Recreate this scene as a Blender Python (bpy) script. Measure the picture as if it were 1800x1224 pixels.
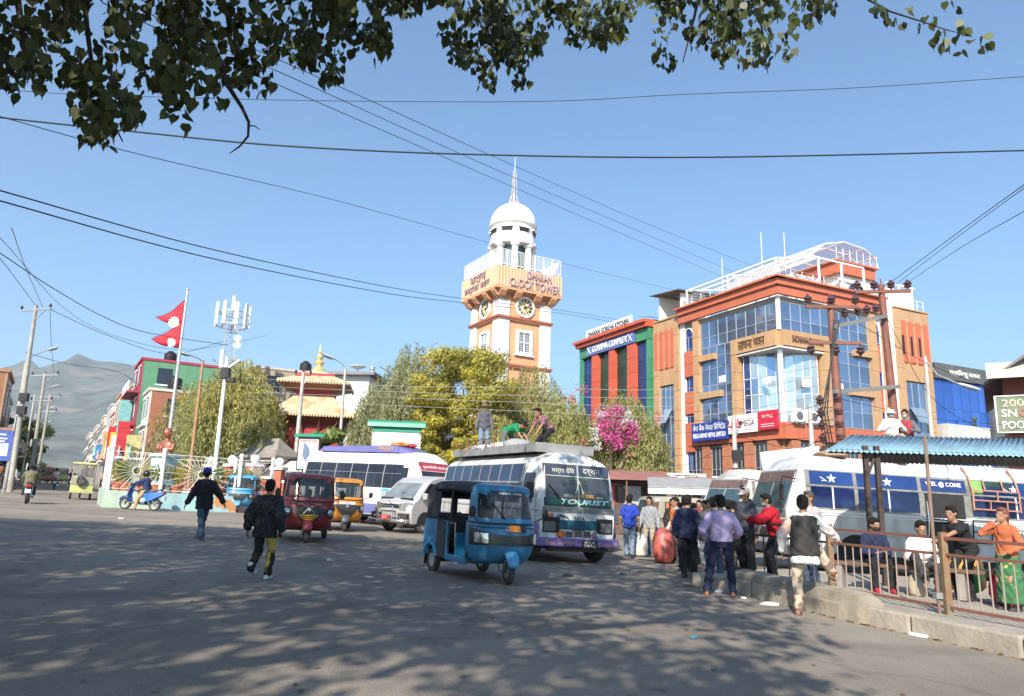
import bpy, bmesh, math, random
import numpy as np
from mathutils import Vector, Matrix, Quaternion, noise
for o in list(bpy.data.objects): bpy.data.objects.remove(o)
SC = bpy.context.scene
COL = SC.collection
V = Vector
rad = math.radians
random.seed(7)
# ------------------------------------------------------------------ camera
cd = bpy.data.cameras.new('camera'); cam = bpy.data.objects.new('camera', cd); COL.objects.link(cam)
SC.camera = cam
cd.lens = 26.0; cd.sensor_width = 36.0; cd.clip_start = 0.1; cd.clip_end = 9000
PITCH, ROLL, EYE = rad(12.0), rad(1.78), 1.4
fwd = V((0, math.cos(PITCH), math.sin(PITCH))); up0 = V((0, -math.sin(PITCH), math.cos(PITCH))); r0 = V((1, 0, 0))
rgt = r0*math.cos(ROLL) + up0*math.sin(ROLL); upv = up0*math.cos(ROLL) - r0*math.sin(ROLL)
mw = Matrix((rgt, upv, -fwd)).transposed().to_4x4(); mw.translation = V((0, 0, EYE)); cam.matrix_world = mw
# ------------------------------------------------------------------ sky, sun, exposure
SUN_EL, SUN_AZ = rad(35), rad(195)          # compass style: 0 = +Y (ahead), clockwise; the sun stands behind the viewer
wd = bpy.data.worlds.new('World'); SC.world = wd; wd.use_nodes = True
nt = wd.node_tree; nt.nodes.clear()
sky = nt.nodes.new('ShaderNodeTexSky'); sky.sky_type = 'NISHITA'; sky.sun_disc = False
sky.sun_elevation = SUN_EL; sky.sun_rotation = SUN_AZ; sky.altitude = 350; sky.air_density = 1.0; sky.dust_density = 1.0; sky.ozone_density = 2.6
bg = nt.nodes.new('ShaderNodeBackground'); bg.inputs[1].default_value = 0.118
ow = nt.nodes.new('ShaderNodeOutputWorld')
tn = nt.nodes.new('ShaderNodeMix'); tn.data_type = 'RGBA'; tn.blend_type = 'MULTIPLY'; tn.inputs[0].default_value = 1; tn.inputs[7].default_value = (.68, .91, 1.0, 1)
nt.links.new(sky.outputs[0], tn.inputs[6]); nt.links.new(tn.outputs[2], bg.inputs[0]); nt.links.new(bg.outputs[0], ow.inputs[0])
ld = bpy.data.lights.new('sun', 'SUN'); ld.energy = 5.0; ld.angle = rad(0.55); ld.color = (1, .92, .80)
sun = bpy.data.objects.new('sun', ld); COL.objects.link(sun)
sdir = V((math.sin(SUN_AZ)*math.cos(SUN_EL), math.cos(SUN_AZ)*math.cos(SUN_EL), math.sin(SUN_EL)))
sun.rotation_euler = sdir.to_track_quat('Z', 'Y').to_euler(); sun.location = (0, 0, 60)
SC.view_settings.view_transform = 'Standard'; SC.view_settings.look = 'None'
SC.view_settings.exposure = 0.95; SC.view_settings.gamma = 1; SC.view_settings.use_curve_mapping = False
SC.cycles.volume_bounces = 0; SC.cycles.max_bounces = 6; SC.cycles.transparent_max_bounces = 12
SC.cycles.volume_step_rate = 5
# ------------------------------------------------------------------ helpers
def gz(x, y): return -0.027*x + 0.0104*y
GN = V((0.027, -0.0104, 1)).normalized()
TILT = V((0, 0, 1)).rotation_difference(GN)
def lin(c):
    if isinstance(c, str):
        c = [int(c[i:i+2], 16)/255 for i in (0, 2, 4)]
        return tuple(x/12.92 if x <= .04045 else ((x+.055)/1.055)**2.4 for x in c)
    return tuple(c)
MATS = {}
def mat(name, col=(.5, .5, .5), rough=.7, metal=0, var=.12, scale=2.5, bump=0, bscale=40, spec=.5, obj=.0, alpha=None,
        col2=None, mix2=(.5, .65), emit=0, trans=0, coat=0, sss=0, dirt_shade=0):
    if name in MATS: return MATS[name]
    m = bpy.data.materials.new(name); m.use_nodes = True; t = m.node_tree; N = t.nodes; L = t.links
    b = N['Principled BSDF']; col = lin(col)
    b.inputs['Roughness'].default_value = rough; b.inputs['Metallic'].default_value = metal
    b.inputs['Specular IOR Level'].default_value = spec
    if coat: b.inputs['Coat Weight'].default_value = coat; b.inputs['Coat Roughness'].default_value = .08
    tc = N.new('ShaderNodeTexCoord')
    src = None
    if var or col2 is not None or dirt_shade:
        nz = N.new('ShaderNodeTexNoise'); nz.inputs['Scale'].default_value = scale; nz.inputs['Detail'].default_value = 5
        nz.inputs['Roughness'].default_value = .6
        L.new(tc.outputs['Object'], nz.inputs['Vector'])
        rp = N.new('ShaderNodeValToRGB'); e = rp.color_ramp.elements
        e[0].position = .3; e[1].position = .7
        e[0].color = (*[max(0, x*(1-var)) for x in col], 1); e[1].color = (*[min(1, x*(1+var)) for x in col], 1)
        L.new(nz.outputs['Fac'], rp.inputs['Fac']); src = rp.outputs['Color']
        if col2 is not None:
            c2 = lin(col2); n2 = N.new('ShaderNodeTexNoise'); n2.inputs['Scale'].default_value = scale*.45; n2.inputs['Detail'].default_value = 7
            mp = N.new('ShaderNodeVectorMath'); mp.operation = 'ADD'; mp.inputs[1].default_value = (7, 3, 11)
            L.new(tc.outputs['Object'], mp.inputs[0]); L.new(mp.outputs[0], n2.inputs['Vector'])
            r2 = N.new('ShaderNodeMapRange'); r2.inputs[1].default_value = mix2[0]; r2.inputs[2].default_value = mix2[1]
            L.new(n2.outputs['Fac'], r2.inputs[0])
            mx = N.new('ShaderNodeMix'); mx.data_type = 'RGBA'; mx.inputs[7].default_value = (*c2, 1)
            L.new(r2.outputs[0], mx.inputs[0]); L.new(src, mx.inputs[6]); src = mx.outputs[2]
        if dirt_shade:  # brown blotches: grime on most surfaces, painted tree shade on the shelter tin
            n3 = N.new('ShaderNodeTexNoise'); n3.inputs['Scale'].default_value = 1.1; n3.inputs['Detail'].default_value = 8
            mv = N.new('ShaderNodeMapping'); mv.inputs['Scale'].default_value = (2.5, 2.5, .5)
            L.new(tc.outputs['Object'], mv.inputs['Vector']); L.new(mv.outputs[0], n3.inputs['Vector'])
            r3 = N.new('ShaderNodeMapRange'); r3.inputs[1].default_value = .45; r3.inputs[2].default_value = .75; r3.inputs[4].default_value = dirt_shade
            L.new(n3.outputs['Fac'], r3.inputs[0])
            m3 = N.new('ShaderNodeMix'); m3.data_type = 'RGBA'; m3.inputs[7].default_value = (.13, .105, .08, 1)
            L.new(r3.outputs[0], m3.inputs[0]); L.new(src, m3.inputs[6]); src = m3.outputs[2]
    if obj:
        oi = N.new('ShaderNodeObjectInfo'); hs = N.new('ShaderNodeHueSaturation')
        r4 = N.new('ShaderNodeMapRange'); r4.inputs[3].default_value = 1-obj; r4.inputs[4].default_value = 1+obj
        L.new(oi.outputs['Random'], r4.inputs[0]); L.new(r4.outputs[0], hs.inputs['Value'])
        if src: L.new(src, hs.inputs['Color'])
        else: hs.inputs['Color'].default_value = (*col, 1)
        src = hs.outputs['Color']
    if src: L.new(src, b.inputs['Base Color'])
    else: b.inputs['Base Color'].default_value = (*col, 1)
    if bump:
        nb = N.new('ShaderNodeTexNoise'); nb.inputs['Scale'].default_value = bscale; nb.inputs['Detail'].default_value = 4
        L.new(tc.outputs['Object'], nb.inputs['Vector'])
        bp = N.new('ShaderNodeBump'); bp.inputs['Strength'].default_value = bump; bp.inputs['Distance'].default_value = .02
        L.new(nb.outputs['Fac'], bp.inputs['Height']); L.new(bp.outputs[0], b.inputs['Normal'])
    if alpha is not None: b.inputs['Alpha'].default_value = alpha
    if trans: b.inputs['Transmission Weight'].default_value = trans
    if emit: b.inputs['Emission Color'].default_value = (*col, 1); b.inputs['Emission Strength'].default_value = emit
    MATS[name] = m
    return m
def leafmat(name, col, back=None, var=.35, rough=.5, trans=.35):
    if name in MATS: return MATS[name]
    m = bpy.data.materials.new(name); m.use_nodes = True; t = m.node_tree; N = t.nodes; L = t.links
    b = N['Principled BSDF']; b.inputs['Roughness'].default_value = rough; b.inputs['Specular IOR Level'].default_value = .35
    g = N.new('ShaderNodeNewGeometry'); tc = N.new('ShaderNodeTexCoord')
    nz = N.new('ShaderNodeTexNoise'); nz.inputs['Scale'].default_value = .9; nz.inputs['Detail'].default_value = 3
    L.new(tc.outputs['Object'], nz.inputs['Vector'])
    ad = N.new('ShaderNodeMath'); ad.operation = 'ADD'
    ml = N.new('ShaderNodeMath'); ml.operation = 'MULTIPLY'; ml.inputs[1].default_value = .55
    L.new(g.outputs['Random Per Island'], ml.inputs[0]); L.new(ml.outputs[0], ad.inputs[0])
    L.new(nz.outputs['Fac'], ad.inputs[1])
    rp = N.new('ShaderNodeValToRGB'); e = rp.color_ramp.elements
    c = lin(col); c2 = lin(back) if back else tuple(min(1, x*(1+var)) for x in c)
    e[0].position = .35; e[1].position = 1.0
    e[0].color = (*[x*(1-var) for x in c], 1); e[1].color = (*c2, 1)
    L.new(ad.outputs[0], rp.inputs['Fac']); L.new(rp.outputs[0], b.inputs['Base Color'])
    tr = N.new('ShaderNodeBsdfTranslucent'); L.new(rp.outputs[0], tr.inputs['Color'])
    ms = N.new('ShaderNodeMixShader'); ms.inputs[0].default_value = trans
    L.new(b.outputs[0], ms.inputs[1]); L.new(tr.outputs[0], ms.inputs[2]); L.new(ms.outputs[0], N['Material Output'].inputs[0])
    MATS[name] = m
    return m
class MB:
    def __init__(s): s.v = []; s.f = []
    def add(s, vs, fs):
        n = len(s.v); s.v += [tuple(p) for p in vs]; s.f += [tuple(i+n for i in f) for f in fs]; return s
    def box(s, x0, y0, z0, x1, y1, z1, M=None):
        vs = [(x, y, z) for z in (z0, z1) for x, y in ((x0, y0), (x1, y0), (x1, y1), (x0, y1))]
        if M is not None: vs = [M @ V(p) for p in vs]
        return s.add(vs, [(3, 2, 1, 0), (4, 5, 6, 7), (0, 1, 5, 4), (1, 2, 6, 5), (2, 3, 7, 6), (3, 0, 4, 7)])
    def bar(s, a, b, w, h=None, up=(0, 0, 1)):
        a = V(a); b = V(b); d = (b-a).normalized(); up = V(up)
        if abs(d.dot(up)) > .98: up = V((1, 0, 0))
        x = d.cross(up).normalized(); z = x.cross(d); h = h or w
        vs = [p + x*sx*w/2 + z*sz*h/2 for p in (a, b) for sx, sz in ((-1, -1), (1, -1), (1, 1), (-1, 1))]
        return s.add(vs, [(3, 2, 1, 0), (4, 5, 6, 7), (0, 1, 5, 4), (1, 2, 6, 5), (2, 3, 7, 6), (3, 0, 4, 7)])
    def ring(s, c, d, r, n):
        d = V(d).normalized(); u = d.orthogonal().normalized(); w = d.cross(u)
        return [V(c) + (u*math.cos(2*math.pi*i/n) + w*math.sin(2*math.pi*i/n))*r for i in range(n)]
    def cyl(s, a, b, r, r1=None, n=10, cap=True):
        a = V(a); b = V(b); r1 = r if r1 is None else r1
        A = s.ring(a, b-a, r, n); B = s.ring(b, b-a, max(r1, 1e-4), n)
        fs = [(i, (i+1) % n, (i+1) % n+n, i+n) for i in range(n)]
        if cap: fs += [tuple(range(n-1, -1, -1)), tuple(range(n, 2*n))]
        return s.add(A+B, fs)
    def tube(s, pts, r, n=6, cap=True):
        pts = [V(p) for p in pts]; k = len(pts); vs = []; u = None
        rs = r if isinstance(r, (list, tuple)) else [r]*k
        for i, p in enumerate(pts):
            d = (pts[min(i+1, k-1)] - pts[max(i-1, 0)]).normalized()
            u = d.orthogonal().normalized() if u is None else (u - d*u.dot(d)).normalized()
            w = d.cross(u)
            vs += [p + (u*math.cos(2*math.pi*j/n) + w*math.sin(2*math.pi*j/n))*rs[i] for j in range(n)]
        fs = [(i*n+j, i*n+(j+1) % n, (i+1)*n+(j+1) % n, (i+1)*n+j) for i in range(k-1) for j in range(n)]
        if cap: fs += [tuple(range(n-1, -1, -1)), tuple(range((k-1)*n, k*n))]
        return s.add(vs, fs)
    def loft(s, rings, cap=True, closed=True):
        k = len(rings); n = len(rings[0]); vs = [p for r in rings for p in r]; m = n if closed else n-1
        fs = [(i*n+j, i*n+(j+1) % n, (i+1)*n+(j+1) % n, (i+1)*n+j) for i in range(k-1) for j in range(m)]
        if cap and closed: fs += [tuple(range(n-1, -1, -1)), tuple(range((k-1)*n, k*n))]
        return s.add(vs, fs)
    def lathe(s, prof, n=16, c=(0, 0, 0), axis='z', cap=True):
        rings = []
        for r, z in prof:
            r = max(r, 1e-4); ring = []
            for i in range(n):
                a = 2*math.pi*i/n; p = (r*math.cos(a), r*math.sin(a), z)
                if axis == 'y': p = (p[1], z, p[0])
                if axis == 'x': p = (z, p[0], p[1])
                ring.append((c[0]+p[0], c[1]+p[1], c[2]+p[2]))
            rings.append(ring)
        return s.loft(rings, cap)
    def prism(s, poly, lo, hi, axis='y'):
        def P(a, b, h): return {'y': (a, h, b), 'x': (h, a, b), 'z': (a, b, h)}[axis]
        n = len(poly); vs = [P(*p, lo) for p in poly] + [P(*p, hi) for p in poly]
        fs = [(i, (i+1) % n, (i+1) % n+n, i+n) for i in range(n)] + [tuple(range(n-1, -1, -1)), tuple(range(n, 2*n))]
        return s.add(vs, fs)
    def ball(s, c, r, n=10, m=7):
        r = (r, r, r) if not hasattr(r, '__len__') else r
        rings = []
        for i in range(m+1):
            t = math.pi*i/m - math.pi/2; q = max(math.cos(t), 1e-3)
            rings.append([(c[0]+r[0]*q*math.cos(2*math.pi*j/n), c[1]+r[1]*q*math.sin(2*math.pi*j/n), c[2]+r[2]*math.sin(t)) for j in range(n)])
        return s.loft(rings)
    def quad(s, a, b, c, d): return s.add([a, b, c, d], [(0, 1, 2, 3)])
    def xf(s, M): s.v = [tuple(M @ V(p)) for p in s.v]; return s
    def mesh(s, name, m=None, smooth=None):
        me = bpy.data.meshes.new(name); me.from_pydata(s.v, [], s.f)
        bm = bmesh.new(); bm.from_mesh(me); bmesh.ops.recalc_face_normals(bm, faces=bm.faces); bm.to_mesh(me); bm.free()
        if m is not None: me.materials.append(m)
        if smooth:
            me.polygons.foreach_set('use_smooth', [True]*len(me.polygons))
            me.set_sharp_from_angle(angle=rad(smooth if smooth is not True else 40))
        return me
    def build(s, name, m, parent=None, smooth=None, bevel=0):
        return link(name, s.mesh(name, m, smooth), parent, bevel)
def link(name, me, parent=None, bevel=0, M=None):
    o = bpy.data.objects.new(name, me); COL.objects.link(o)
    if parent is not None: o.parent = parent
    if M is not None: o.matrix_local = M
    if bevel:
        b = o.modifiers.new('edge', 'BEVEL'); b.width = bevel; b.segments = 2; b.limit_method = 'ANGLE'; b.angle_limit = rad(50)
    return o
def tag(o, label=None, cat=None, group=None, kind=None):
    if label: o['label'] = label
    if cat: o['category'] = cat
    if group: o['group'] = group
    if kind: o['kind'] = kind
    return o
def thing(name, label, cat, loc=(0, 0, 0), rz=0, group=None, tilt=False):
    o = bpy.data.objects.new(name, None); COL.objects.link(o); o.empty_display_size = .2
    q = Quaternion((0, 0, 1), rz)
    if tilt: q = TILT @ q
    o.matrix_world = Matrix.LocRotScale(V(loc), q, None)
    return tag(o, label, cat, group)
def struct(o): o['kind'] = 'structure'; return o
def copy_tree(o, parent=None):
    c = o.copy(); COL.objects.link(c)
    if parent is not None: c.parent = parent
    for ch in o.children: copy_tree(ch, c)
    return c
_txt = {}
def text(s, w, h, m, parent, org, xdir, updir=(0, 0, 1), depth=.03, name='lettering', shear=0, bold=0, keep=False):
    """flat lettering fitted to w x h; org = lower left corner, in the parent's space"""
    cu = bpy.data.curves.new('t', 'FONT'); cu.body = s; cu.size = 1; cu.extrude = .02; cu.shear = shear; cu.offset = bold; cu.resolution_u = 3
    ob = bpy.data.objects.new('t', cu)
    me = bpy.data.meshes.new_from_object(ob); bpy.data.objects.remove(ob); bpy.data.curves.remove(cu)
    n = len(me.vertices); co = np.zeros(n*3); me.vertices.foreach_get('co', co); co = co.reshape(-1, 3)
    lo = co.min(0); hi = co.max(0); sz = np.maximum(hi-lo, 1e-5)
    q = (co-lo)/sz
    X = np.array(V(xdir).normalized()); U = np.array(V(updir).normalized()); Nn = np.cross(X, U)
    p = np.array(org)[None] + q[:, :1]*w*X + q[:, 1:2]*h*U + q[:, 2:3]*depth*Nn
    me.vertices.foreach_set('co', p.ravel()); me.update(); me.materials.clear(); me.materials.append(m); me.name = name
    return link(name, me, parent)
# ------------------------------------------------------------------ ground and hills
def ground_sheet():
    xs = [-5300, -400, -120, -60, -30, -15, 0, 15, 30, 60, 120, 400, 5300]; ys = [-800, -60, -20, 0, 10, 20, 30, 40, 60, 90, 150, 400, 6000]
    mb = MB(); nx = len(xs)
    mb.add([(x, y, gz(x, y)) for y in ys for x in xs], [(j*nx+i, j*nx+i+1, (j+1)*nx+i+1, (j+1)*nx+i) for j in range(len(ys)-1) for i in range(nx-1)])
    m = bpy.data.materials.new('dusty_asphalt'); m.use_nodes = True; t = m.node_tree; N = t.nodes; L = t.links; b = N['Principled BSDF']
    tc = N.new('ShaderNodeTexCoord')
    def nz(sc, det, rgh=.6, vec=None):
        n = N.new('ShaderNodeTexNoise'); n.inputs['Scale'].default_value = sc; n.inputs['Detail'].default_value = det; n.inputs['Roughness'].default_value = rgh
        L.new(vec or tc.outputs['Object'], n.inputs['Vector']); return n.outputs['Fac']
    def ramp(f, p0, c0, p1, c1):
        r = N.new('ShaderNodeValToRGB'); e = r.color_ramp.elements; e[0].position = p0; e[1].position = p1; e[0].color = (*c0, 1); e[1].color = (*c1, 1)
        L.new(f, r.inputs['Fac']); return r.outputs['Color']
    def mix(f, a, bb, mode='MIX'):
        x = N.new('ShaderNodeMix'); x.data_type = 'RGBA'; x.blend_type = mode
        if isinstance(f, float): x.inputs[0].default_value = f
        else: L.new(f, x.inputs[0])
        for k, q in ((6, a), (7, bb)):
            if isinstance(q, tuple): x.inputs[k].default_value = (*q, 1)
            else: L.new(q, x.inputs[k])
        return x.outputs[2]
    base = ramp(nz(.25, 6), .35, (.215, .186, .152), .68, (.335, .29, .238))
    mp = N.new('ShaderNodeMapping'); mp.inputs['Rotation'].default_value = (0, 0, rad(28)); mp.inputs['Scale'].default_value = (1.1, .07, 1)
    L.new(tc.outputs['Object'], mp.inputs['Vector'])
    streak = nz(1.0, 6, .65, mp.outputs[0])
    sr = N.new('ShaderNodeMapRange'); sr.inputs[1].default_value = .5; sr.inputs[2].default_value = .75; sr.inputs[4].default_value = .4; L.new(streak, sr.inputs[0])
    base = mix(sr.outputs[0], base, (.13, .112, .095))
    st = N.new('ShaderNodeMapRange'); st.inputs[1].default_value = .6; st.inputs[2].default_value = .72; st.inputs[4].default_value = .45; L.new(nz(.9, 3, .5), st.inputs[0]); base = mix(st.outputs[0], base, (.13, .11, .09))
    tr = N.new('ShaderNodeTexWave'); tr.wave_type = 'RINGS'; tr.inputs['Scale'].default_value = .055; tr.inputs['Distortion'].default_value = 5; tr.inputs['Detail'].default_value = 3; L.new(tc.outputs['Object'], tr.inputs['Vector'])
    tm = N.new('ShaderNodeMapRange'); tm.inputs[1].default_value = .93; tm.inputs[2].default_value = 1.0; tm.inputs[4].default_value = .35; L.new(tr.outputs['Fac'], tm.inputs[0]); base = mix(tm.outputs[0], base, (.11, .098, .085))
    grit = ramp(nz(85, 3, .7), .35, (.55, .55, .55), .72, (1.35, 1.33, 1.3))
    base = mix(.8, base, grit, 'MULTIPLY')
    vo = N.new('ShaderNodeTexVoronoi'); vo.feature = 'DISTANCE_TO_EDGE'; vo.inputs['Scale'].default_value = .21
    wv = N.new('ShaderNodeVectorMath'); wv.operation = 'ADD'; L.new(tc.outputs['Object'], wv.inputs[0])
    nn = N.new('ShaderNodeTexNoise'); nn.inputs['Scale'].default_value = 1.3; L.new(tc.outputs['Object'], nn.inputs['Vector']); L.new(nn.outputs['Color'], wv.inputs[1])
    L.new(wv.outputs[0], vo.inputs['Vector'])
    cr = N.new('ShaderNodeMapRange'); cr.inputs[1].default_value = .004; cr.inputs[2].default_value = .016; cr.inputs[3].default_value = .22; cr.inputs[4].default_value = 0; L.new(vo.outputs['Distance'], cr.inputs[0])
    base = mix(cr.outputs[0], base, (.05, .045, .04))
    L.new(base, b.inputs['Base Color']); b.inputs['Roughness'].default_value = .85; b.inputs['Specular IOR Level'].default_value = .3
    bp = N.new('ShaderNodeBump'); bp.inputs['Strength'].default_value = .5; bp.inputs['Distance'].default_value = .012; L.new(nz(60, 4, .7), bp.inputs['Height']); L.new(bp.outputs[0], b.inputs['Normal'])
    struct(mb.build('ground', m))
ground_sheet()
def hills():
    prof = [(-70, 230), (-50, 280), (-45, 315), (-40, 340), (-36, 362), (-33, 400), (-30.5, 432), (-28.5, 440), (-26.5, 425), (-24, 400), (-20, 330), (-15, 300), (-10, 275), (-6, 262), (0, 190), (4, 225), (9, 170), (15, 120), (25, 100), (40, 90), (60, 80)]
    pa, pz = zip(*prof); A = np.linspace(-70, 60, 260); D = np.array([1300, 1500, 1700, 1900, 2100, 2300, 2500, 2700, 2900, 3000, 3100, 3300, 3600])
    mb = MB(); n = len(A); vs = []
    for k, d in enumerate(D):
        for az in A:
            h = np.interp(az, pa, pz); t = min(1, (d-1300)/1700); x = d*math.sin(rad(az)); y = d*math.cos(rad(az))
            rid = 1-abs(noise.noise(V((az*.22, d*.0011, 3.3))))*1.5
            z = h*(t**1.15) + (rid-.55)*80*t*(1-.75*(k == 9)) + noise.noise(V((az*.9, d*.004, 8)))*22*t
            if d > 3000: z = h*.95 - (d-3000)*.25
            vs.append((x, y, z*1.02+gz(x, y)*.25 - (40 if k == 0 else 0)))
    mb.add(vs, [(j*n+i, j*n+i+1, (j+1)*n+i+1, (j+1)*n+i) for j in range(len(D)-1) for i in range(n-1)])
    m = mat('forested_slope', (.085, .10, .08), .95, var=.6, scale=.014, col2=(.24, .19, .14), mix2=(.57, .68))
    struct(mb.build('mountains', m, smooth=80))
hills()
# ------------------------------------------------------------------ office block of tan and red panels with blue glass
RZ_B = math.atan2(.434, .901)
TAN = mat('tan_cladding', (.50, .295, .15), .45, var=.05, scale=.6, obj=.06, dirt_shade=.25)
RED = mat('red_cladding', (.53, .14, .07), .42, var=.05, scale=.6, obj=.06, dirt_shade=.2)
def facade_glass(name, col, rough=.05, metal=.75): return mat(name, col, rough, metal, var=.15, scale=.4, obj=.22, spec=.8)
BLUE = facade_glass('blue_reflective_glass', (.20, .29, .44)); PALE = facade_glass('pale_reflective_glass', (.42, .52, .58), .08, .6)
DEEP = facade_glass('deep_blue_glass', (.035, .07, .24), .06, .6); GREENG = facade_glass('green_tinted_glass', (.04, .085, .05), .06, .6)
ALU = mat('white_aluminium', (.7, .71, .72), .4, .2, var=.05); WHITE = mat('white_paint', (.78, .77, .74), .6, var=.06, dirt_shade=.18)
DARK = mat('dark_interior', (.02, .02, .022), .8); CONC = mat('grey_concrete', (.30, .28, .25), .85, var=.2, bump=.3, dirt_shade=.3)
STEEL = mat('galvanised_steel', (.42, .43, .44), .45, .6, var=.15); BLACK = mat('black_metal', (.02, .02, .02), .5, .2)
FRM = mat('anodised_frame', (.42, .47, .52), .45, .3, var=.05)
class Face:
    """boxes laid on one of the two street fronts of a corner building: s along the front, o outwards"""
    def __init__(f, root, side): f.r = root; f.L = side == 'L'
    def p(f, s, o, z): return V((-o, s, z)) if f.L else V((s, -o, z))
    def box(f, mb, s0, s1, o0, o1, z0, z1):
        if f.L: return mb.box(-o1, s0, z0, -o0, s1, z1)
        return mb.box(s0, -o1, z0, s1, -o0, z1)
    def part(f, name, m, s0, s1, o0, o1, z0, z1, parent=None, bevel=0): return f.box(MB(), s0, s1, o0, o1, z0, z1).build(name, m, parent or f.r, bevel=bevel)
    def panels(f, name, m, s0, s1, o0, o1, z0, z1, ns, nz=1, gap=.025, parent=None):
        ds = (s1-s0)/ns; dz = (z1-z0)/nz
        me = f.box(MB(), gap/2, ds-gap/2, o0, o1, gap/2, dz-gap/2).mesh(name, m)
        for i in range(ns):
            for k in range(nz):
                link(name, me, parent or f.r).location = f.p(s0+i*ds, 0, z0+k*dz)
    def glazing(f, m, s0, s1, zs, ns, o=0., skip=None, jit=.006, parent=None, fr=FRM, mull=.035):
        ds = (s1-s0)/ns; fm = MB()
        for i in range(ns+1): f.box(fm, s0+i*ds-mull/2, s0+i*ds+mull/2, o-.05, o+.05, zs[0], zs[-1])
        for z in zs: f.box(fm, s0+mull/2, s1-mull/2, o-.045, o+.04, z-mull/2, z+mull/2)
        fo = fm.build('window_frame', fr, parent or f.r)
        for k in range(len(zs)-1):
            h = zs[k+1]-zs[k]; me = f.box(MB(), -ds/2+.02, ds/2-.02, -.02, .015, -h/2+.02, h/2-.02).mesh('pane', m)
            for i in range(ns):
                if skip and skip(i, k): continue
                q = link('pane', me, parent or f.r); q.location = f.p(s0+(i+.5)*ds, o, (zs[k]+zs[k+1])/2)
                q.rotation_euler = (random.gauss(0, jit), random.gauss(0, jit), random.gauss(0, jit))
def fins(f, s0, s1, z0, z1, n, m=RED):
    d = (s1-s0)/n
    for i in range(n):
        a = s0+i*d
        pr = [(0, z0+.35), (.28, z0+.75), (.28, z1), (0, z1)]
        mb = MB(); w = d*.62
        for (o, z) in pr: pass
        vs = [f.p(a+u, o, z) for u in (d*.19, d*.19+w) for o, z in pr]
        mb.add(vs, [(0, 1, 2, 3), (7, 6, 5, 4), (0, 4, 5, 1), (1, 5, 6, 2), (2, 6, 7, 3), (3, 7, 4, 0)]).build('fin', m, f.r)
        f.part('bracket', TAN, a+d*.38, a+d*.62, .0, .14, z0+.05, z0+.34)
OFFICE = thing('office_building', 'tan and red clad corner office block with blue mirror glass', 'building', (18.54, 50, 0), RZ_B)
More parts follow.
